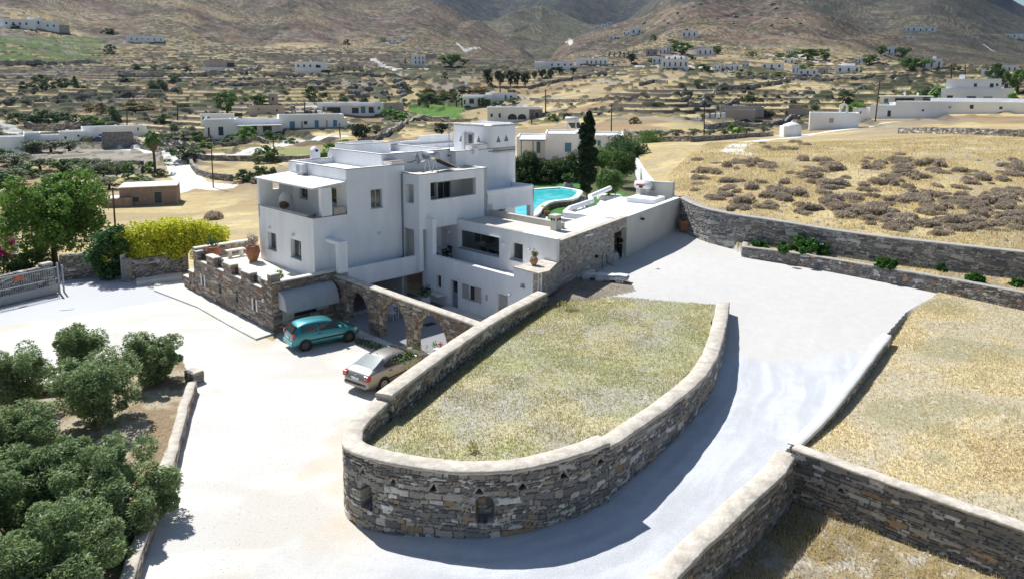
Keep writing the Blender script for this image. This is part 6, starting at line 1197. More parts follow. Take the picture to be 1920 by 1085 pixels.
hg = empty('garden_hedge', PZ(1030, 341, 2.5), 0, 'long tall dark hedge with pinkish tops behind the swimming pool lawn', 'hedge'); rng = np.random.RandomState(14); a0 = np.array(PZ(962, 343, 2.5)[:2]); a1 = np.array(PZ(1096, 337, 2.5)[:2]); o0 = np.array(hg.location[:2]); cs = []
for i in range(150): t = rng.uniform(0, 1); p = a0+(a1-a0)*t+rng.normal(size=2)*.5-o0; cs.append((p[0], p[1], rng.uniform(.3, 2.6+.6*math.sin(t*9)), rng.uniform(.45, .8)))
V, F = leaves(np.array(cs), 26000, .13, rng, 1., 1.4); npmesh('foliage', V, F, LEAF_DK, hg); tp_ = np.array([c for c in cs if c[2] > 2.2]); tp_[:, 2] += .35; V, F = leaves(tp_, 4000, .12, rng, 1.05, 1.4); npmesh('flowering_top', V, F, LEAF_OLE, hg)
# flowers beside arches
fb_ = empty('flower_bed', PZ(826, 656, .2), 0, 'small bed of red and yellow flowers below the right arch', 'flower bed'); MB().box(-.4, 1.1, -.1, .2, -.25, .05).build('white_edge', WHITE, fb_, .03)
for i, (dx, m_) in enumerate(((-.3, LEAF_BR), (.0, TERRA), (.6, LEAF_PK), (1.0, LEAF_YL))): leafball('flowers', fb_, (dx, 0, .3), (.16, .16, .28), 90, .05, m_ if i != 1 else MLEAF('red_flower', (.5, .05, .03), (.6, .15, .1)), 5+i)
ge = empty('trailing_geranium', PZ(775, 680, 2.2), 0, 'thin green plant with red flowers growing above the wall by the saloon', 'plant'); leafball('foliage', ge, (0, 0, .3), (1.3, 1.3, .5), 300, .06, LEAF_MD, 3); leafball('flowers', ge, (0, .2, .4), (1.2, 1.2, .5), 50, .06, bpy.data.materials['red_flower'], 6)
# ---------------------------------------------------------------- dry thorn cushions on the field
def cushion(seed):
    rng = np.random.RandomState(seed); root = empty('thorn_cushion', (0, 0, -500)); C_ = []
    for i in range(10): a = rng.uniform(0, 6.28); r = rng.uniform(0, .34); C_.append((r*math.cos(a), r*math.sin(a), rng.uniform(.0, .12), rng.uniform(.14, .24)))
    c = np.array(C_); u = rng.normal(size=(1900, 3)); u /= np.linalg.norm(u, axis=1)[:, None]; u[:, 2] = np.abs(u[:, 2]); ci = c[rng.randint(0, 10, 1900)]; p = ci[:, :3]+u*ci[:, 3:4]*rng.uniform(.8, 1.05, (1900, 1))
    a = u+rng.normal(size=u.shape)*.5; a /= np.linalg.norm(a, axis=1)[:, None]; b = np.cross(a, rng.normal(size=a.shape)); b /= np.linalg.norm(b, axis=1)[:, None]; s = rng.uniform(.02, .045, (1900, 1)); q = np.stack([p-a*s-b*s*.5, p-a*s+b*s*.5, p+a*s+b*s*.3, p+a*s-b*s*.3], 1); q[..., 2] *= 1.35
    npmesh('foliage', q.reshape(-1, 3), np.arange(1900*4).reshape(-1, 4), LEAF_GY, root); return root
CU = [cushion(s) for s in (1, 2, 3, 4)]; rng = random.Random(12); cnt = 0
GRP = 'grey thorn cushions dotted over the dry field'
tries = 0
while cnt < 270 and tries < 5000:
    tries += 1; x = rng.uniform(1300, 1925); y = rng.uniform(268, 462); r = rng.random()
    dens = 1.0 if 300 < y < 440 else .35
    dens *= .3+1.1*max(0, vn(x/70., y/22., 3)-.28)
    lim = np.interp(x, [1280, 1330, 1450, 1600, 1760, 1920], [372, 388, 404, 425, 442, 458])
    if r > dens or y > lim or (x < 1400 and y < 300): continue
    g = ground(x, y); s = rng.uniform(.7, 1.75)*(1.15 if y < 330 else 1); c = copy_tree(CU[cnt % 4]); put(c, (g[0], g[1], g[2]-.04), rng.uniform(0, 6.28), (s*rng.uniform(.9, 2.0), s*rng.uniform(.8, 1.3), s*rng.uniform(.55, 1.0)), 'grey brown thorny cushion shrub low on the dry yellow field', 'shrub', GRP); cnt += 1
for i, (x, y, s) in enumerate([(400, 412, 3.2), (345, 437, 1.0), (520, 445, 1.4), (385, 430, 1.2)]):
    g = ground(x, y); c = copy_tree(CU[i % 4]); put(c, g, i, s, ['large brown thorn mound on the dry field behind the yellow shrub', 'tiny thorn tuft on the dry slope left of the large mound', 'thorn tuft on the slope close to the white terrace post', 'small thorn tuft just below the large brown mound'][i], 'shrub')
# ---------------------------------------------------------------- grass and pebbles
def blades(name, poly, n, hmin, hmax, mat, dens=None, seed=1, wid=.012, lean=.6):
    rng = np.random.RandomState(seed); P = np.array(poly); lo, hi = P.min(0), P.max(0); X = rng.uniform(lo[0], hi[0], n*3); Y = rng.uniform(lo[1], hi[1], n*3); k = inpoly(X, Y, poly)
    if dens: k &= rng.uniform(size=len(X)) < dens(X, Y)
    X = X[k][:n]; Y = Y[k][:n]; z = hts(X, Y)[0]; m = len(X); h = rng.uniform(hmin, hmax, m); a = rng.uniform(0, 6.28, m); l = rng.uniform(0, lean, m)*h; w_ = wid*rng.uniform(.7, 1.6, m)
    b = rng.uniform(0, 6.28, m); A_ = np.stack([X-w_*np.cos(b), Y-w_*np.sin(b), z-.01], 1); B_ = np.stack([X+w_*np.cos(b), Y+w_*np.sin(b), z-.01], 1); C_ = np.stack([X+l*np.cos(a), Y+l*np.sin(a), z+h], 1)
    o = npmesh(name, np.stack([A_, B_, C_], 1).reshape(-1, 3), np.arange(m*3).reshape(-1, 3), mat, nf=3); return tag(o, kind='stuff')
def pebbles(name, poly, n, smin, smax, mat, seed=1):
    rng = np.random.RandomState(seed); P = np.array(poly); lo, hi = P.min(0), P.max(0); X = rng.uniform(lo[0], hi[0], n*3); Y = rng.uniform(lo[1], hi[1], n*3); k = inpoly(X, Y, poly); X = X[k][:n]; Y = Y[k][:n]; z = hts(X, Y)[0]; m = len(X)
    s = rng.uniform(smin, smax, (m, 1)); base = np.array([(1, 0, 0), (0, 1, 0), (-1, 0, 0), (0, -1, 0), (0, 0, .6)]); V = np.stack([X, Y, z], 1)[:, None]+base[None]*s[:, None]*rng.uniform(.6, 1.3, (m, 5, 1)); F = []
    f0 = np.array([(0, 1, 4), (1, 2, 4), (2, 3, 4), (3, 0, 4)]); F = (np.arange(m)[:, None, None]*5+f0[None]).reshape(-1, 3); o = npmesh(name, V.reshape(-1, 3), F, mat, nf=3); return tag(o, kind='stuff')
GR_A = MLEAF('grass_green_straw', (.30, .31, .10), (.58, .50, .22), (.66, .58, .34), .9, .4); GR_B = MLEAF('grass_straw', (.58, .47, .23), (.77, .66, .40), (.46, .36, .2), .9, .4)
blades('plot_grass', plot_poly, 60000, .02, .08, GR_A, lambda X, Y: .45+.55*sstep(.4, .6, fbm(X/1.5, Y/1.5, 11, 3)), 3, .016)
blades('field_grass', [p for p in rfield_poly], 70000, .02, .10, GR_B, lambda X, Y: .5+.5*sstep(.42, .58, fbm(X/2., Y/2., 11, 3)), 4, .016)
blades('corner_plot_grass', low_poly, 26000, .04, .2, GR_B, lambda X, Y: .3+.7*sstep(.4, .55, fbm(X/.9, Y/.9, 12, 3)), 5, .014)
blades('planter_grass', planter_poly, 14000, .05, .2, GR_B, None, 6, .02)
up_poly = RWp[:]; up_poly = [p[:2] for p in RWp]+[(70., 62.), (70., 110.), (30., 110.), (16., 75.)]
blades('dry_field_grass', up_poly, 90000, .05, .22, GR_B, lambda X, Y: np.clip(60/np.hypot(X, Y), 0, 1)*(.2+.8*sstep(.4, .6, fbm(X/4, Y/4, 15, 3))), 7, .035)
pebbles('pebbles', plot_poly, 2600, .015, .05, M('pebble', (.5, .48, .45), .9, .2)); pebbles('pebbles', rfield_poly, 3200, .015, .055, bpy.data.materials['pebble'], 2); pebbles('pebbles', low_poly, 900, .02, .09, bpy.data.materials['pebble'], 3); pebbles('pebbles', olive_poly, 2500, .015, .05, M('brown_pebble', (.3, .23, .16), .9, .2), 4)
pebbles('field_stones', up_poly, 420, .08, .32, M('field_stone', (.40, .38, .35), .95, .25), 12); pebbles('gravel_stones', [PZ(x, y, 0)[:2] for x, y in [(380, 640), (640, 800), (640, 960), (480, 1060), (380, 1085), (330, 900), (370, 700)]], 900, .008, .02, bpy.data.materials['brown_pebble'], 15)
sp = [PZ(x, y, 2.1)[:2] for x, y in [(1010, 560), (1085, 520), (1180, 545), (1150, 560)]]; blades('weeds', sp, 900, .04, .13, MLEAF('weed', (.10, .09, .05), (.22, .20, .10)), None, 8, .01)
bw = [CWp[0][:2], CWp[2][:2], CWp[4][:2]]; wp = [(p[0]+.3, p[1]) for p in bw]+[(p[0]+1.3, p[1]-.3) for p in bw[::-1]]; blades('weeds', wp, 5000, .06, .25, bpy.data.materials['weed'], None, 9, .01)
wd = [PZ(x, y, 0)[:2] for x, y in [(660, 633), (700, 640), (770, 668), (760, 675), (700, 655), (668, 645)]]; blades('weeds', wd, 1600, .04, .18, LEAF_MD, None, 10, .02)
straw = [PZ(x, y, 1.4)[:2] for x, y in [(1790, 830), (1920, 810), (2000, 900), (1920, 915), (1800, 900), (1850, 860)]]; blades('cut_straw_heap', straw, 1500, .03, .12, MLEAF('straw', (.60, .45, .25), (.82, .70, .46)), None, 11, .02, 2.8)
# ================================================================ background buildings (each front drawn at its own distance)
BGW = M('far_whitewash', (.91, .91, .91), .85, .04, .2); BGP = M('far_pinkish_render', (.50, .42, .36), .9, .08, .3); BGB = M('far_beige_render', (.48, .42, .33), .9, .08, .3); BGS = M('far_stone', (.30, .27, .24), .9, .3, 1.2); BGG = M('far_grey_concrete', (.42, .40, .37), .9, .1, .5)
MW = dict(h=M('brown_block', (.33, .25, .20), .95, .15, 1.5), w=BGW, p=BGP, b=BGB, s=BGS, g=BGG); WDK = M('far_dark_opening', (.045, .055, .07), .4); WDB = M('far_blue_shutter', (.10, .25, .38), .5)
def house(label, boxes, wins=(), depth=7., cat='house', name='house', mat='w', yaw=0, zoff=0, mark=None, extra=None, base=None):
    """boxes: (x0,x1,ybase,ytop[,matkey[,depth offset[,depth]]]) in photo pixels of the front face"""
    b0 = boxes[0]; px = (b0[0]+b0[1])/2; g = ground(px, b0[2]); d = math.hypot(g[0], g[1]); k = d/1366*1.0; az = math.atan2(g[0], g[1])
    o = empty(name, (g[0], g[1], g[2]+zoff), -az+yaw, label, cat)
    for i, b in enumerate(boxes):
        m_ = MW[b[4]] if len(b) > 4 else MW[mat]; dy = b[5] if len(b) > 5 else 0; dp = b[6] if len(b) > 6 else depth; x0, x1 = (b[0]-px)*k, (b[1]-px)*k; z0, z1 = (b0[2]-b[2])*k, (b0[2]-b[3])*k
        if i == 0 or b[2] > b0[2]-5: z0 -= 2.5
        mb = MB().box(x0, x1, dy, dy+dp, z0, z1); t = .22
        if (x1-x0) > 3: mb.box(x0, x1, dy, dy+t, z1, z1+.3).box(x0, x1, dy+dp-t, dy+dp, z1, z1+.3).box(x0, x0+t, dy+t, dy+dp-t, z1, z1+.3).box(x1-t, x1, dy+t, dy+dp-t, z1, z1+.3)
        mb.build('wall', m_, o)
    for w_ in wins:
        x0, x1 = (w_[0]-px)*k, (w_[1]-px)*k; z0, z1 = (b0[2]-w_[3])*k, (b0[2]-w_[2])*k; kd = w_[4] if len(w_) > 4 else 'd'; dy = w_[5] if len(w_) > 5 else 0
        f = MB().box(x0-.08, x1+.08, dy-.05, dy+.05, z0-.08, z1+.08).build('door' if (z1-z0) > 1.25*(x1-x0) and (z1-z0) > 1.5 else 'window', BGW if mat == 'w' else BGG, o)
        MB().box(x0, x1, dy-.09, dy-.052, z0, z1).build('pane', WDB if kd == 'b' else (BGP if kd == 'r' else WDK), f)
    if extra:
        for e in extra: e(o, px, b0[2], k)
    if mark: LANDMARKS.append((px, b0[2], mark))
    return o
def auto(x0, x1, yt, yb, n, w_=.14, y0=.35, y1=.75, kd='d'):
    out = []
    for i in range(n): c = x0+(x1-x0)*(i+.5+.12*math.sin(i*7+x0))/n; hw2 = (x1-x0)/n*w_; hh = yb-yt; out.append((c-hw2, c+hw2, yt+hh*y0, yt+hh*y1, kd))
    return out
def chim(x0, x1, yb, yt):
    def f(o, px, pyb, k): MB().box((x0-px)*k, (x1-px)*k, 2, 2+(x1-x0)*k, (pyb-yb)*k, (pyb-yt)*k).build('chimney', BGW, o)
    return f
def slab(x0, x1, y, dy, dp, th=.12, post=None, mat=None):
    def f(o, px, pyb, k):
        z = (pyb-y)*k; MB().box((x0-px)*k, (x1-px)*k, dy, dy+dp, z-th, z).build('porch_roof', mat or BGW, o)
        if post:
            for x in post: MB().box((x-px)*k-.08, (x-px)*k+.08, dy+.05, dy+.2, z-2.5, z-th).build('porch_post', mat or BGW, o)
    return f
house('long white house with pale blue shutters and an outside stair behind the lane', [(389, 440, 262, 229), (440, 517, 259, 230, 'w', 2), (513, 628, 248, 223, 'w', 1.5), (628, 634, 248, 228, 'w', 1.5), (634, 640, 249, 237, 'w', 1.5), (520, 640, 256, 247, 's', .2, 1.2)],
 [(411, 419, 240, 255), (394, 397, 241, 255), (531, 540, 233, 246, 'b', 1.5), (556, 562, 233, 239, 'd', 1.5), (575, 582, 232, 245, 'b', 1.5), (608, 615, 232, 244, 'b', 1.5), (551, 554, 233, 245, 'r', 1.5), (595, 598, 232, 245, 'r', 1.5), (465, 475, 240, 255, 'd', 2), (485, 500, 241, 255, 'd', 2)], 8, mark='long white house with pale blue shutters', extra=[slab(440, 517, 238, -1.5, 3.5, .15, (441, 516)), chim(390, 394, 230, 222), chim(592, 595, 223, 217), chim(430, 433, 229, 225)])
house('small white outbuilding with a pale blue window left of the long house', [(381, 436, 230, 217)], [(384, 388, 220, 225, 'b'), (392, 396, 220, 225, 'b')], 6, mark='small white outbuilding')
house('tiny flat roofed shed above the small white outbuilding', [(393, 409, 216, 209, 'g')], [(397, 405, 211, 215)], 3, mat='g', mark='tiny flat roofed shed')
house('low pinkish house with two small windows below the square tower', [(471, 531, 213, 201, 'p')], [(486, 488, 204, 208), (516, 519, 206, 210)], 7, mat='p', mark='low pinkish house', extra=[chim(477, 479, 201, 197)])
house('square pinkish dovecote tower among the rocks', [(505, 521, 198, 178, 'p', 0, 3.2), (503, 523, 178, 176.5, 'w', -.2, 3.6)], [(511, 514, 184, 190)], 3.2, 'tower', 'tower', 'p', mark='pinkish tower')
house('long white and blue row house with canvas porches', [(599, 717, 216, 195), (717, 754, 213, 196, 'b', 1)], [(609, 612, 201, 213, 'b'), (616, 640, 202, 213), (660, 672, 203, 213), (676, 684, 201, 213, 'b'), (690, 700, 202, 213), (706, 711, 201, 207, 'b'), (728, 733, 200, 206, 'b', 1)], 8, mark='long white and blue row house', extra=[slab(605, 645, 199, -1.5, 2.2, .12, (606, 644)), slab(655, 700, 199, -1.5, 2.2, .12, (656, 699)), chim(748, 752, 196, 187)])
house('white house with central outside stair on the middle terrace', [(556, 612, 134, 118), (560, 600, 135, 129, 'w', -1.5, 1.5)], auto(556, 600, 119, 129, 4)+[(592, 600, 123, 129)], 8, mark='white house with the outside stair', extra=[chim(583, 585, 118, 115)])
house('pinkish white house with two chimneys behind a long wall', [(386, 437, 131, 116, 'p'), (382, 440, 133, 128, 'w', -1.5, 1.5)], auto(388, 424, 118, 128, 3, .16, .2, .9, 'r')+[(424, 436, 119, 127)], 8, mark='pinkish white house with two chimneys', extra=[chim(393, 396, 116, 111), chim(419, 423, 116, 112)])
house('low pink unfinished building right of the white stair house', [(630, 680, 131, 123, 'p')], auto(632, 678, 124, 131, 5, .12), 6, mat='p', mark='low pink building')
house('two storey white cube house with six windows beside the winding road', [(772, 797, 123, 105), (798, 818, 109, 103, 'g', 3)], auto(775, 797, 106, 113, 3, .12, .2, .9)+auto(775, 797, 113, 121, 3, .12, .2, .9), 7, mark='two storey cube house')
for i, (x0, x1, yb, yt, lab) in enumerate([(714, 724, 79, 71, 'dark tiny house left of three on the upper slope'), (728, 744, 80, 74, 'low tiny white house in the middle of three on the upper slope'), (749, 758, 77, 72, 'tiny white cube house right of three on the upper slope')]): house(lab, [(x0, x1, yb, yt, 'g' if i == 0 else 'w')], auto(x0, x1, yt, yb, 2), 5, mark='three tiny houses' if i == 1 else None)
house('long low white house with flowers at the top left', [(12, 57, 51, 40), (0, 24, 58, 52, 'w', -3, 3)], auto(14, 50, 41, 50, 4), 7, mark='long low house at the top left'); house('stepped white house right of the long low one at the top left', [(57, 78, 52, 37), (78, 98, 53, 43), (98, 112, 53, 47, 'g', 1)], auto(60, 76, 38, 50, 2)+auto(80, 96, 44, 52, 2), 7, mark='stepped white house at the top left')
house('long flat white house standing alone above the terraces', [(245, 301, 79, 70), (268, 285, 81, 76, 'w', -1, 1)], auto(248, 300, 71, 78, 6, .1, .3, .8, 'b'), 7, mark='long flat white house')
house('long low white farmhouse behind the blue parked car', [(171, 264, 258, 241, 'w', 0, 6)], [(203, 208, 249, 252, 'b'), (250, 252, 243, 248), (172, 176, 250, 256, 'b'), (193, 198, 252, 258, 'b')], 6, mark='long white farmhouse', yaw=.12, extra=[chim(218, 221, 242, 238)])
house('white cottage with three tiny windows left of the farmhouse', [(120, 166, 265, 251)], [(127, 130, 257, 261), (145, 148, 255, 258), (158, 161, 258, 261, 'b')], 6, mark='white cottage', extra=[chim(129, 134, 251, 247)])
house('low white wall building running left of the cottage', [(56, 121, 264, 257)], [], 6, mark='low white wall building'); house('bright white building cut by the left edge', [(-20, 36, 292, 265), (36, 58, 285, 261, 'w', 2)], [], 7, mark='white building at the left edge')
house('flat roofed stone shed right of the blue car', [(198, 245, 272, 254, 's')], [], 6, 'shed', 'shed', 's', mark='stone shed')
house('white villa with dark porch in the palm garden', [(868, 922, 200, 180)], [(880, 889, 186, 195), (896, 920, 187, 199), (870, 873, 188, 196)], 8, mark='white villa with dark porch', extra=[slab(862, 906, 183, -2, 3)])
house('low white wing with bright roof behind the palm garden', [(911, 970, 189, 176)], [(946, 950, 179, 187, 'b'), (956, 960, 180, 187)], 7, mark='low white wing', extra=[chim(923, 927, 176, 172)])
house('white dome roofed chapel among the reeds', [(849, 880, 167, 160), (872, 878, 161, 155, 'w', 1, 2)], [], 4, 'chapel', 'chapel', mark='small chapel in the reeds')
def arches(o, px, pyb, k):
    for xc, r in ((960.5, 8.5), (978.5, 8)):
        x, rr = (xc-px)*k, r*k; z0 = (pyb-223)*k-.3; mb = MB(); P = [(x-rr, z0)]+[(x-rr*math.cos(t), z0+.6+rr*.85*math.sin(t)) for t in np.linspace(0, math.pi, 13)]+[(x+rr, z0)]
        mb.face([(a, -.56, z) for a, z in P][::-1]); mb.face([(a, -.3, z) for a, z in P])
        for i in range(len(P)): j = (i+1) % len(P); mb.face([(P[i][0], -.56, P[i][1]), (P[j][0], -.56, P[j][1]), (P[j][0], -.3, P[j][1]), (P[i][0], -.3, P[i][1])])
        mb.build('arched_window', WDK, o)
house('white house with two big arched windows in a stone front', [(914, 944, 231, 206), (944, 992, 231, 206, 'w', -.5), (992, 1017, 228, 206, 's', .3), (914, 1017, 206, 203.5, 'w', -.4)], [(920, 924, 214, 220), (935, 939, 213, 221), (1003, 1010, 211, 221, 'd', .3)], 9, mark='house with arched windows', extra=[arches, chim(930, 934, 204, 199), chim(984, 988, 204, 197)])
house('low white house in front of the reeds at the slope foot', [(1003, 1076, 127, 116), (1003, 1022, 128, 119, 'w', -1)], auto(1030, 1074, 117, 126, 4), 7, mark='low white house at the slope foot'); house('long white house with flat roof right of the low one', [(1081, 1139, 122, 111)], auto(1098, 1137, 112, 121, 5, .14, .3, .95), 8, mark='long flat roofed house', extra=[chim(1110, 1113, 111, 108)])
for i, (x0, x1, yb, yt, lab) in enumerate([(1168, 1182, 66, 59, 'left part of the white hillside hamlet'), (1182, 1202, 65, 54, 'tall right part of the white hillside hamlet'), (1143, 1157, 75, 68, 'white house low left of the hillside hamlet'), (1128, 1140, 51, 46, 'small white house highest on the slope'), (1138, 1151, 47, 42, 'white house right of the highest small one'), (1115, 1126, 54, 49, 'white house left of the highest small one')]): house(lab, [(x0, x1, yb, yt)], auto(x0, x1, yt, yb, 2), 6, mark='hillside hamlet' if i == 1 else None)
house('large stepped white house with many windows by the road', [(1241, 1289, 128, 112), (1248, 1282, 113, 107, 'w', 2), (1262, 1272, 107, 104, 'w', 3, 3)], auto(1250, 1280, 107, 113, 3, .12, .2, .9)+auto(1243, 1288, 114, 126, 5, .14, .3, .9), 9, mark='large stepped white house')
for i, (x0, x1, yb, yt, m_, lab, mk) in enumerate([(1223, 1242, 119, 109, 'w', 'white side building left of the large stepped house', None), (1236, 1250, 102, 92, 'w', 'white house with an upper room behind the large stepped house', None), (1250, 1259, 101, 86, 'w', 'narrow tower like white house behind the large stepped house', None), (1212, 1232, 104, 94, 'g', 'grey unfinished house on the slope left of the tower like one', None), (1279, 1307, 70, 59, 'w', 'white house alone high on the brown slope', 'high white house'), (1308, 1335, 104, 92, 'w', 'white house with blue gate behind the dark trees', 'white house with blue gate'), (1358, 1385, 132, 123, 'w', 'white house with blue door in the green belt', 'white house with blue door'), (1338, 1352, 130, 123, 'w', 'small rounded white house in the green belt', None), (1392, 1404, 126, 119, 'w', 'small white cube in the middle of the green belt', None), (1430, 1467, 128, 120, 'w', 'long bright white house in the green belt', 'long bright white house'), (1470, 1488, 120, 111, 'w', 'white cube house above the long bright one', None), (1485, 1497, 139, 125, 'w', 'narrow two storey white house at the right of the green belt', 'narrow white house'), (1498, 1531, 140, 132, 'w', 'low white garage right of the narrow house', None), (1531, 1551, 139, 130, 'g', 'grey flat roofed building at the end of the green belt', None), (1474, 1483, 100, 95, 'w', 'tiny white chapel above the green belt', None), (1665, 1680, 103, 90, 'w', 'white cube house with dark door between two trees', 'white cube house between trees'), (1571, 1608, 136, 126, 'w', 'white house with upper room left of the big tree', 'white house with upper room'), (1609, 1621, 119, 110, 'w', 'white house half hidden behind cypresses', None), (1733, 1761, 129, 114, 'w', 'white domed church right of the big tree', 'white church'), (1843, 1861, 142, 133, 'w', 'small white house left of the tall right trees', None), (1882, 1904, 134, 126, 'w', 'pale blue grey house behind the tall right trees', None), (1702, 1725, 59, 52, 'w', 'left half of the large white estate on the far slope', None), (1725, 1751, 59, 53, 'w', 'right half of the large white estate on the far slope', 'far white estate'), (1693, 1711, 73, 69, 'w', 'long low white house below the far estate', None), (1888, 1905, 71, 66, 'w', 'white house at the right edge high on the slope', None), (1908, 1925, 72, 66, 'w', 'flat white house cut by the right edge high on the slope', None)]):
    house(lab, [(x0, x1, yb, yt, m_)]+([(1583, 1600, 127, 122, 'w', 2)] if x0 == 1571 else [])+([(1747, 1752, 115, 109, 'w', 1, 2)] if x0 == 1733 else []), auto(x0, x1, yt, yb, 2 if x1-x0 < 22 else 3, .12, .3, .85), 7, mark=mk)
house('grey flat roofed warehouse in the builders yard', [(1351, 1428, 220, 204, 'g', 3, 12)], [(1400, 1408, 208, 218, 'd', 3)], 12, 'warehouse', 'warehouse', 'g', mark='grey warehouse'); house('pale corrugated storage container in front of the warehouse', [(1361, 1412, 222, 208, 'p', -3, 5)], [], 5, 'container', 'container', 'p')
for i, x in enumerate((1326, 1336, 1346, 1356)): house('white water tank %s in the row beside the storage container' % ('leftmost', 'second from the left', 'third from the left', 'rightmost')[i], [(x-3.5, x+3.5, 223, 215-i*.8)], [], 1.4, 'water tank', 'water_tank')
for i, x in enumerate((1297, 1304, 1312)): house('low white block %s of three lying left of the water tanks' % ('leftmost', 'middle', 'rightmost')[i], [(x-3, x+3, 226, 221)], [], 1.2, 'block', 'concrete_block')
house('beige block shed with lean to right of the builders yard', [(1474, 1515, 218, 207, 'b'), (1480, 1500, 208, 201, 's', 4, 3)], [(1476, 1479, 210, 217)], 6, 'shed', 'shed', 'b', mark='beige block shed')
def bell(o, px, pyb, k):
    mb = MB(); x = (1577-px)*k; z = (pyb-217)*k; s = 7*k; mb.box(x-s, x-s*.5, .5, 1.0, z, z+s*1.6).box(x+s*.5, x+s, .5, 1.0, z, z+s*1.6)
    P = [(x-s*math.cos(t), z+s*1.6+s*1.0*math.sin(t)) for t in np.linspace(0, math.pi, 11)]; Q = [(x-s*.5*math.cos(t), z+s*1.6+s*.5*math.sin(t)) for t in np.linspace(0, math.pi, 11)]
    for i in range(10): mb.face([(P[i][0], .5, P[i][1]), (P[i+1][0], .5, P[i+1][1]), (Q[i+1][0], .5, Q[i+1][1]), (Q[i][0], .5, Q[i][1])]); mb.face([(P[i][0], 1, P[i][1]), (P[i+1][0], 1, P[i+1][1]), (P[i+1][0], .5, P[i+1][1]), (P[i][0], .5, P[i][1])])
    mb.box(x-.1, x+.1, .65, .85, z+s*2.5, z+s*3.1); mb.build('bell_arch', BGW, o)
house('white country chapel with a small bell arch and red window', [(1524, 1601, 243, 217)], [(1555, 1562, 224, 232, 'r')], 6, 'chapel', 'chapel', mark='white chapel', extra=[bell], yaw=.05)
o = empty('dome_tomb', ground(1484, 256), 0, 'round white plastered cistern hut with a conical roof left of the chapel', 'hut'); MB().lathe([(2.0, -1), (1.95, 2.2), (1.85, 2.5), (.9, 2.9), (.25, 3.1), (.05, 3.5)], (0, 0, 0), 12).build('wall', BGW, o); MB().box(-2.3, .3, -1.6, 1.2, -1, 2.3).build('annex_wall', BGW, o, .15)
house('white glass fronted pavilion with overhanging roof right of the pole', [(1658, 1720, 196, 184)], [(1680, 1708, 186, 195, 'd'), (1664, 1670, 187, 194, 'b')], 6, mark='glass fronted pavilion', extra=[slab(1654, 1735, 182.5, -2, 9, .25, (1732,)), chim(1692, 1695, 183, 176), chim(1711, 1714, 183, 177)])
house('large two storey pale house with palms in front', [(1781, 1878, 192, 172), (1787, 1861, 173, 157, 'w', 1), (1804, 1812, 157, 149, 'w', 3, 3)], [(1825, 1829, 163, 168, 'd', 1), (1846, 1851, 163, 169, 'd', 1), (1865, 1870, 163, 170, 'd', 1), (1817, 1829, 183, 190), (1839, 1851, 183, 190, 'r'), (1790, 1798, 182, 188), (1854, 1857, 163, 167, 'd', 1)], 10, mark='two storey pale house')
house('long whitewashed farm building stretching across the ridge at right', [(1711, 1915, 214, 197), (1760, 1915, 198, 192, 'w', 2), (1673, 1711, 223, 204), (1646, 1675, 225, 209, 'w', .5), (1700, 1731, 205, 199, 'w', 2, 4), (1888, 1912, 193, 188, 'p', 3, 4)], [(1750, 1753, 208, 211), (1787, 1791, 202, 206, 'r'), (1816, 1821, 200, 206), (1855, 1859, 202, 206), (1700, 1705, 211, 221), (1658, 1660, 213, 217)], 7, mark='long ridge building', yaw=-.05)
# blue windowed house close behind the garden
def bluepost(o, px, pyb, k):
    for x in (978, 1000): MB().box((x-px)*k-.08, (x-px)*k+.08, -1.5, -1.34, 0, (pyb-263)*k).build('blue_post', BLUE, o)
    MB().box((975-px)*k, (1022-px)*k, -1.6, -1.45, (pyb-263.5)*k, (pyb-261)*k).build('blue_beam', BLUE, o)
house('white house with blue shutters and blue porch behind the garden hedge', [(1022, 1082, 296, 254, 'w', 0, 11), (967, 1022, 296, 262, 'w', 2.5, 8), (1082, 1108, 290, 249, 'w', 1, 8)], [(1059, 1071, 268, 285, 'b'), (1005, 1012, 268, 290, 'b', 2.5)], 9, zoff=0, mark='blue shuttered house', extra=[slab(974, 1023, 260.5, -1.7, 5, .12), bluepost])
house('white wing of the blue shuttered house right of the cypress', [(1110, 1168, 285, 258, 'w', 0, 10)], [(1120, 1126, 264, 274, 'b')], 10)
solar('white solar water heater on the stepped roof of the blue shuttered house', (*aty(1072, 252, 124)[:2], 6.6), R(-20), 1.7, PLW)
# stone shed in the dry field
o = house('brown stone field shed with flat concrete roof and dark doorway', [(236, 323, 386, 356, 'h', 0, 7), (210, 256, 395, 372, 'h', -1.2, 4.5)], [(289, 300, 363, 382), (256, 265, 370, 378)], 7, 'shed', 'shed', 'h', mark='brown stone field shed', yaw=-.12)
k_ = math.hypot(*o.location[:2])/1366; [MB().box((x0-279.5)*k_, (x1-279.5)*k_, d0, d1, (386-y)*k_, (386-y)*k_+.12).build('roof_slab', GREYROOF, o) for x0, x1, y, d0, d1 in ((234, 325, 354, -.15, 7.15), (208, 235.5, 370.5, -1.35, 3.3))]
# blue car far left, pickup
def smallcar(label, px, py, col, rz, name='parked_car'):
    g = ground(px, py); o = empty(name, g, rz, label, 'car'); mb = MB(); pr = [(-2, .3), (-2, .85), (-1.7, .95), (-1.2, 1.4), (.3, 1.42), (.9, .98), (1.8, .85), (2, .6), (2, .3)]
    mb.face([(x, -.85, z) for x, z in pr]); mb.face([(x, .85, z) for x, z in pr][::-1])
    for i in range(len(pr)): j = (i+1) % len(pr); mb.face([(pr[i][0], .85, pr[i][1]), (pr[j][0], .85, pr[j][1]), (pr[j][0], -.85, pr[j][1]), (pr[i][0], -.85, pr[i][1])][::-1])
    mb.build('body', col, o, .08); MB().box(-1.15, .35, -.87, .87, .98, 1.28).build('window', CGL, o)
    for x in (-1.25, 1.25):
        for s in (-1, 1): MB().tube([(x, s*.7, .32), (x, s*.88, .32)], .32, 12).build('wheel', TRIM, o)
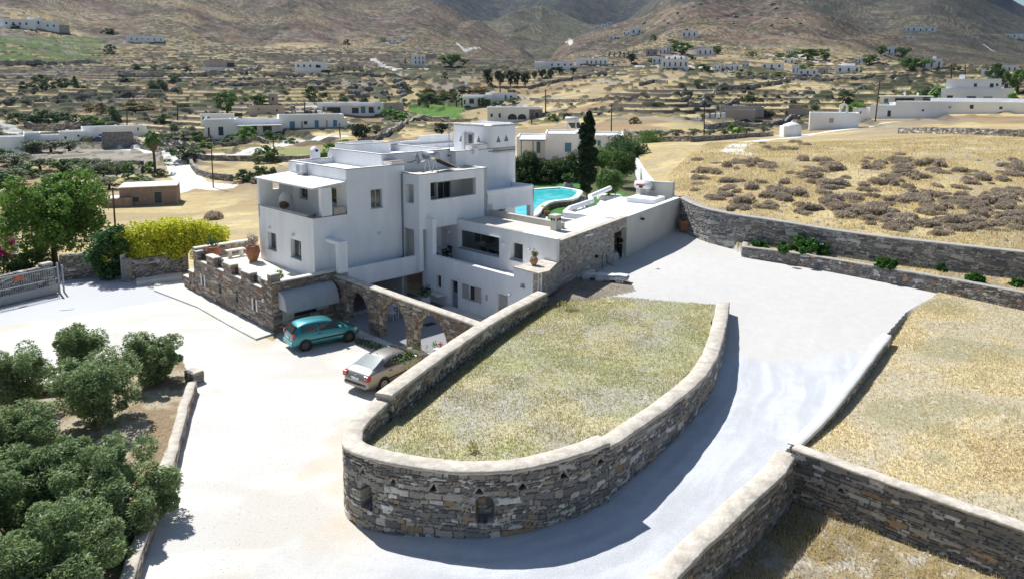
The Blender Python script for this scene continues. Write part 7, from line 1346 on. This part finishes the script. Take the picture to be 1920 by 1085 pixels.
smallcar('dark blue car parked by the long white farmhouse', 185, 265, paint('dark_blue_paint', (.02, .05, .16)), R(175)); smallcar('pale pickup truck parked among rocks above the row house', 708, 183, PLW, R(10)); smallcar('dark vehicle standing in the builders yard', 1437, 219, TRIM, R(5)); smallcar('pale car parked beside the flat roofed hillside house', 1152, 122, PLW, R(0)); smallcar('silver car parked beyond the arched window house', 1066, 223, STEEL, R(170))
# poles
for i, (x0, y0, x1, y1, lab) in enumerate([(211, 352, 216, 424, 'leaning brown pole in front of the stone field shed'), (395, 254, 400, 352, 'tall dark utility pole beside the white lane'), (512, 262, 516, 308, 'utility pole with cross arm in front of the long white house'), (636, 231, 638, 258, 'dark pole at the right end of the long white house'), (570, 190, 572, 213, 'pole on the slope left of the row house'), (1650, 150, 1641, 228, 'brown leaning utility pole beside the ridge building'), (1321, 197, 1320, 260, 'tall dark pole in the olive belt'), (1147, 194, 1146, 252, 'lone utility pole behind the garden trees'), (1023, 168, 1023, 212, 'pole right of the arched window house'), (937, 148, 938, 176, 'brown pole above the palm garden'), (238, 204, 238, 239, 'thin pole behind the long white farmhouse'), (1784, 122, 1783, 160, 'brown pole behind the palms'), (1810, 122, 1809, 148, 'brown pole right of the other one behind the palms'), (997, 212, 997, 232, 'thin pale pole in front of the arched windows'), (333, 195, 333, 226, 'thin pole on the left slope among dark bushes'), (855, 178, 856, 200, 'thin pole left of the palm garden')]):
    g = ground(x1, y1); t = aty(x0, y0, g[1]); o = empty('utility_pole', g, 0, lab, 'utility pole'); r = max(.12, .0009*g[1]); MB().tube([(0, 0, -.3), (t[0]-g[0], 0, t[2]-g[2])], [r, r*.75], 8).build('shaft', WOOD, o)
    if t[2]-g[2] > 5: MB().box(t[0]-g[0]-.6, t[0]-g[0]+.6, -.06, .06, t[2]-g[2]-.5, t[2]-g[2]-.38).build('cross_arm', WOOD, o)
# ---------------------------------------------------------------- far field walls
def fwall(label, pts, h=1.0, th=.6, pal=PAL_DARK, res=None, seed=1, cap=None):
    G_ = [ground(x, y) for x, y in pts]; d = np.mean([math.hypot(*g[:2]) for g in G_]); res = res or max(.12, d*.0011); P = resample([(g[0], g[1], 0) for g in G_], max(res, .3))[0]; z = hts(P[:, 0], P[:, 1])[0]; z = np.convolve(np.r_[z[:1]*np.ones(3), z, z[-1]*np.ones(3)], np.ones(7)/7, 'valid')
    P[:, 2] = z+h+.12*(vn(np.arange(len(P))*.5, np.zeros(len(P)), seed)-.5)
    zf = lambda X, Y: hts(X, Y)[0]-.1
    return stone_wall('dry_stone_wall', label, [tuple(p) for p in P], th, zf, pal, 1, res, seed, coping=cap, sc=max(1.3, d/90.), asp=1.6, jw=.03)
FW = [('dry stone wall curving beside the white lane', [(354, 300), (358, 315), (368, 328), (395, 336), (432, 340)], 1.3), ('dark field wall below the green verge of the lane', [(330, 294), (380, 300), (470, 303), (600, 300), (652, 284)], 1.3), ('dark wall climbing right from the pine behind the villa roof', [(680, 270), (712, 262), (742, 247), (775, 228), (842, 226)], 1.5),
 ('black dry stone wall across the right field below the ridge building', [(1683, 251), (1750, 251), (1832, 254), (1880, 256), (1930, 258)], 1.0), ('long grey wall in front of the builders yard', [(1325, 243), (1400, 238), (1500, 224)], 1.2), ('low wall with pale block beyond the dry field', [(1302, 267), (1360, 262), (1400, 258), (1450, 255)], .9),
 ('dark wall rising to the rocks above the arched window house', [(991, 168), (1040, 155), (1093, 146), (1135, 140)], 1.6), ('long field wall above the arched window house', [(993, 189), (1050, 191), (1110, 192), (1160, 188), (1215, 184)], 1.3), ('dark terrace wall in the yellow fields at centre right', [(1344, 170), (1400, 164), (1483, 154)], 1.8), ('short dark terrace wall below the lone olive tree', [(1275, 192), (1320, 188), (1340, 177)], 1.6), ('terrace wall just above the grey warehouse', [(1291, 198), (1330, 196), (1387, 194)], 1.3), ('dark wall on the left of the yellow fields', [(1200, 162), (1225, 155), (1250, 158)], 1.5),
 ('long grey retaining wall below the vineyard', [(-10, 120), (60, 121), (120, 122), (181, 119)], 2.2), ('grey wall below the olive rows and pinkish white house', [(221, 140), (300, 143), (380, 143), (460, 140), (490, 132)], 2.2), ('dark wall crossing the left slope', [(0, 197), (80, 190), (166, 184), (250, 176), (332, 168)], 1.4), ('field wall left of the rocks', [(493, 143), (600, 143), (700, 144), (790, 147)], 1.5), ('dark terrace wall under the yellow strip', [(360, 160), (450, 159), (550, 160), (640, 158)], 1.5), ('dark wall behind the palm garden reeds', [(770, 226), (800, 227), (880, 229)], 1.2),
 ('stone wall beside the stone shed and lane', [(246, 262), (262, 276), (285, 284), (320, 283)], 1.6), ('pale stepped garden wall left of the lane', [(300, 266), (330, 272), (362, 278)], 1.2), ('low wall in front of the long white house', [(400, 272), (440, 274), (500, 270)], 1.2), ('stone terrace wall below the dark bushes at left', [(50, 242), (100, 246), (150, 238), (170, 230)], 2.5), ('wall behind the olive belt at the dirt track', [(1170, 250), (1215, 268), (1300, 266)], .9), ('long dark wall at the foot of the right slope', [(1380, 146), (1450, 150), (1540, 148)], 1.6), ('long wall through the yellow fields at right', [(1520, 150), (1620, 148), (1700, 142), (1800, 142)], 1.4), ('rough wall left of the gravel plot', [(160, 309), (220, 311), (270, 309)], 1.0)]
for i, (lab, pts, h) in enumerate(FW): fwall(lab, pts, h, seed=100+i, pal=PAL_GREY if 'grey' in lab or 'pale' in lab else PAL_DARK)
# boulders
def boulder(seed):
    rng = np.random.RandomState(seed); bm = bmesh.new(); bmesh.ops.create_icosphere(bm, subdivisions=3, radius=1)
    for v in bm.verts: n = v.co.normalized(); f = .75+.5*float(fbm(n.x*1.6+n.z+seed, n.y*1.6+seed, seed, 3)); v.co = n*f; v.co.z *= .75
    me = bpy.data.meshes.new('boulder'); bm.to_mesh(me); bm.free(); me.materials.append(ROCK); return me
ROCK = M('grey_rock', (.25, .235, .22), .95, .3, 1.2, .3, 3.); BM = [boulder(s) for s in (1, 2, 3)]; rng = random.Random(5); BS = []
for i in range(34): x = rng.uniform(655, 760); y = rng.uniform(152, 182); BS.append((x, y, rng.uniform(6, 17), 0))
for i in range(14): BS.append((rng.uniform(395, 470), rng.uniform(138, 160), rng.uniform(5, 14), 1))
for i in range(14): BS.append((rng.uniform(960, 1150), rng.uniform(195, 222), rng.uniform(4, 10), 2))
for i in range(16): BS.append((rng.uniform(1360, 1540), rng.uniform(170, 200), rng.uniform(4, 9), 3))
for i in range(16): BS.append((rng.uniform(1560, 1700), rng.uniform(155, 178), rng.uniform(4, 8), 4))
for i in range(12): BS.append((rng.uniform(530, 600), rng.uniform(200, 216), rng.uniform(5, 10), 5))
for i in range(26): BS.append((rng.uniform(1200, 1500), rng.uniform(5, 60), rng.uniform(3, 9), 6))
BL = ['grey boulder in the rocky outcrop above the row house', 'grey boulder in the outcrop left of the pinkish white house', 'dark rock on the slope above the arched window house', 'rock in the stony ground above the warehouse', 'pale rock in the stony field left of the two storey house', 'dark rock beside the low pinkish house', 'rock outcrop block high on the brown right hill']
for x, y, s, k in BS:
    g = ground(x, y); d = math.hypot(*g[:2]); r = s/1366*d/2; o = bpy.data.objects.new('boulder', BM[int(x) % 3]); COL.objects.link(o); put(o, (g[0], g[1], g[2]+r*.1), x, (r*1.3, r, r*.95), BL[k], 'boulder', 'boulders of outcrop ' + ['above the row house', 'on the left slope', 'above the arches', 'above the warehouse', 'in the right field', 'by the pinkish house', 'on the right hill'][k])
# ---------------------------------------------------------------- gate and yard walls at left
gt_ = empty('metal_gate', (0, 0, 0), 0, 'grey metal sliding gate with vertical bars and solid lower panel at left', 'gate'); A_ = np.array(PZ(-60, 588, 0)[:2]); B_ = np.array(PZ(111, 549, 0)[:2]); dv = B_-A_; L_ = np.linalg.norm(dv); dv /= L_; GM = M('grey_gate_paint', (.36, .38, .39), .5, .06)
Mg = Matrix(((dv[0], -dv[1], 0, A_[0]), (dv[1], dv[0], 0, A_[1]), (0, 0, 1, 0), (0, 0, 0, 1)))
MB().box(0, L_, -.02, .02, .1, .62).xf(Mg).build('lower_panel', GM, gt_); mb = MB()
for k in range(int(L_/.14)): mb.box(.07+k*.14, .1+k*.14, -.015, .015, .62, 1.85)
mb.xf(Mg).build('bars', GM, gt_); mb = MB().box(0, L_, -.03, .03, 1.78, 1.84).box(0, L_, -.03, .03, 1.0, 1.05).box(0, L_, -.03, .03, .06, .12); mb.tube([(L_-5.5, 0, 1.15), (L_-2.4, 0, 1.8)], .03); mb.xf(Mg).build('rail', GM, gt_)
MB().box(L_-.02, L_+.08, -.06, .06, 0, 2.1).xf(Mg).build('post', GM, gt_); MB().box(L_+.28, L_+.36, -.06, .06, 0, 1.9).xf(Mg).build('post', GM, gt_)
MB().box(L_-2.7, L_-2.2, -.08, -.03, 1.45, 1.7).xf(Mg @ Matrix.Translation((0, 0, 0))).build('orange_sign', M('orange', (.55, .12, .04), .6), gt_)
q = lambda s, o_: tuple(A_+dv*s+np.array((-dv[1], dv[0]))*o_)
stone_wall('gate_wall', 'grey rubble wall behind the metal gate', [(*q(-1, .75), 1.75), (*q(L_-.6, .75), 1.8)], .4, -.4, PAL_GREY, 1, .05, 71, coping=None, asp=1.8); stone_wall('gate_pillar', 'rounded stone pillar at the end of the gate wall', [(*q(L_-.6, .7), 2.05), (*q(L_+.1, .7), 2.05)], .5, -.3, PAL_GREY, 1, .05, 72, coping=COPING, cap_h=.12)
stone_wall('yard_wall', 'dark stone wall in tree shade behind the gate opening', [PZ(110, 480, 1.75), PZ(196, 474, 1.75)], .4, -.3, PAL_DARK, 1, .05, 73, coping=COPING, cap_h=.06)
stone_wall('hedge_wall', 'stone wall in shade under the yellow shrub', [PZ(246, 488, 1.5), PZ(352, 472, 1.5)], .35, -.2, PAL_GREY, 1, .05, 74, coping=None); o = MB().prism([PZ(256, 536, 0)[:2], PZ(342, 524, 0)[:2], PZ(342, 518, 0)[:2], PZ(256, 529, 0)[:2]], 0, .3).build('hedge_kerb', KERB, None, .03); tag(o, 'pale kerb in front of the bed under the yellow shrub', 'kerb')
o = empty('gate_post', PZ(240, 528, 0), R(-20), 'stone post with grey metal frame right of the dark tree', 'post'); MB().box(-.25, .25, -.2, .2, 0, 1.75).build('shaft', M('post_stone', (.3, .28, .26), .9, .3, 5.), o); MB().box(-.35, -.28, -.2, .2, 0, 2).build('metal_frame', GM, o)
o = empty('white_post', PZ(24, 475, -.8), 0, 'white plastered wall end at the left edge by the bougainvillea', 'wall'); MB().box(-.45, .45, -.3, .3, 0, 2.9).build('wall', WHITE, o, .08)
o = empty('drain_cover', PZ(126, 579, .012), R(20), 'square grey drain cover in the pale yard left of the terrace', 'drain cover'); MB().box(-.35, .35, -.22, .22, 0, .012).build('cover', MARBLE, o)
# olive plot low walls
def lowwall(label, pts, z, th=.35, seed=1): return stone_wall('plot_wall', label, [PZ(x, y, z) for x, y in pts], th, -.2, PAL_WARM, 1, .05, seed, coping=COPING, cap_h=.08, over=.02)
lowwall('low stone edging wall running between the olive plot and gravel yard', [(352, 716), (336, 760), (322, 812), (306, 868), (288, 915), (268, 965), (246, 1020), (222, 1090), (200, 1160)], .5, seed=81); lowwall('low stone wall at the back of the olive plot', [(-20, 728), (60, 716), (130, 710), (140, 709)][::-1], .55, seed=83)
stone_wall('plot_pier', 'short stone block pier at the corner of the olive plot', [PZ(346, 694, .55), PZ(363, 700, .55)], .5, -.1, PAL_WARM, 1, .05, 84, coping=COPING, cap_h=.05)
# white garden bits by the cypress
for x, y, r, lab in ((1150, 375, .9, 'round white plastered bed under the lemon tree'), (1132, 374, .7, 'low white plastered seat beside the lemon tree bed')): o = MB().lathe([(r, 0), (r, .45), (r*.9, .5), (.01, .5)], (0, 0, 0), 14).build('plaster_bed', WHITE, None, loc=PZ(x, y, 2.5)); tag(o, lab, 'garden bed')
# small things on the gravel and plot
o = MB().box(-.12, .12, -.1, .1, 0, .12).build('garden_spotlight', IRON, None, .02, loc=PZ(1338, 607, 2.33)); tag(o, 'small black spotlight on the plot ground beside the beige wall top', 'lamp')
o = leafball('weed_bush', None, (0, 0, .12), (.4, .4, .2), 300, .04, bpy.data.materials['grass_green_straw'], 9); o.location = PZ(885, 845, 2.35); tag(o, 'small green weed bush in the plot near the front wall', 'weed'); o = leafball('weed_bush', None, (0, 0, .15), (.9, .5, .3), 420, .05, bpy.data.materials['grass_green_straw'], 10); o.location = PZ(1065, 580, 2.1); tag(o, 'low dry green tuft in the plot near the stone facade', 'weed')
o = leafball('grass_tuft', None, (0, 0, .02), (.35, .2, .08), 260, .03, LEAF_MD, 11); o.location = PZ(1235, 507, 2.15); tag(o, 'single green grass tuft growing in the white gravel yard', 'weed')
# labels of the planted trees
KN = dict(broad=('broad green tree', 'tree'), dark=('dark bush', 'bush'), olive=('silvery olive tree', 'olive tree'), bright=('bright green bush', 'bush'), green=('mid green shrub', 'shrub'), tan=('tan reed clump', 'reeds'), pine=('dark pine', 'tree'), cyp=('narrow cypress', 'tree'), pink=('pink flowered oleander', 'shrub'))
ORD = ['leftmost', 'second from left', 'third from left', 'fourth from left', 'fifth from left', 'sixth from left', 'seventh from left', 'eighth from left', 'ninth from left', 'tenth from left', 'eleventh from left']
gr = {}
for t in PLANTED:
    best = min(LANDMARKS, key=lambda L_: abs(L_[0]-t[2])+2.5*abs(L_[1]-t[3])); dx = t[2]-best[0]; dy = t[3]-best[1]
    rel = ('in front of' if dy > 0 else 'behind') if abs(dx) < 28 or abs(dy)*2.5 > abs(dx) else ('left of' if dx < 0 else 'right of')
    gr.setdefault((t[1], rel, best[2]), []).append(t)
for (k, rel, lm), L_ in gr.items():
    L_.sort(key=lambda t: t[2])
    for i, t in enumerate(L_): t[0]['label'] = (f'{KN[k][0]} {rel} the {lm}' if len(L_) == 1 else f'{ORD[i]} {KN[k][0]} {rel} the {lm}'); t[0]['label'] = ' '.join(t[0]['label'].split()[:16]); t[0]['category'] = KN[k][1]; t[0]['group'] = KN[k][0]+'s in the landscape'
def purge(o):
    for c in list(o.children): purge(c)
    bpy.data.objects.remove(o)
for L_ in PROTO.values():
    for o in L_: purge(o)
for o in CU: purge(o)
# ---------------------------------------------------------------- haze
if HAZE:
    hzb = MB().box(-4200, 4200, -120, 4600, -40, 1500).build('haze', None); m = bpy.data.materials.new('haze_air'); m.use_nodes = True; t = m.node_tree; t.nodes.clear(); v = t.nodes.new('ShaderNodeVolumePrincipled'); v.inputs['Color'].default_value = (.55, .72, 1., 1); v.inputs['Density'].default_value = HAZE; v.inputs['Anisotropy'].default_value = .2
    oo = t.nodes.new('ShaderNodeOutputMaterial'); t.links.new(v.outputs[0], oo.inputs['Volume']); hzb.data.materials.append(m); tag(hzb, kind='stuff')
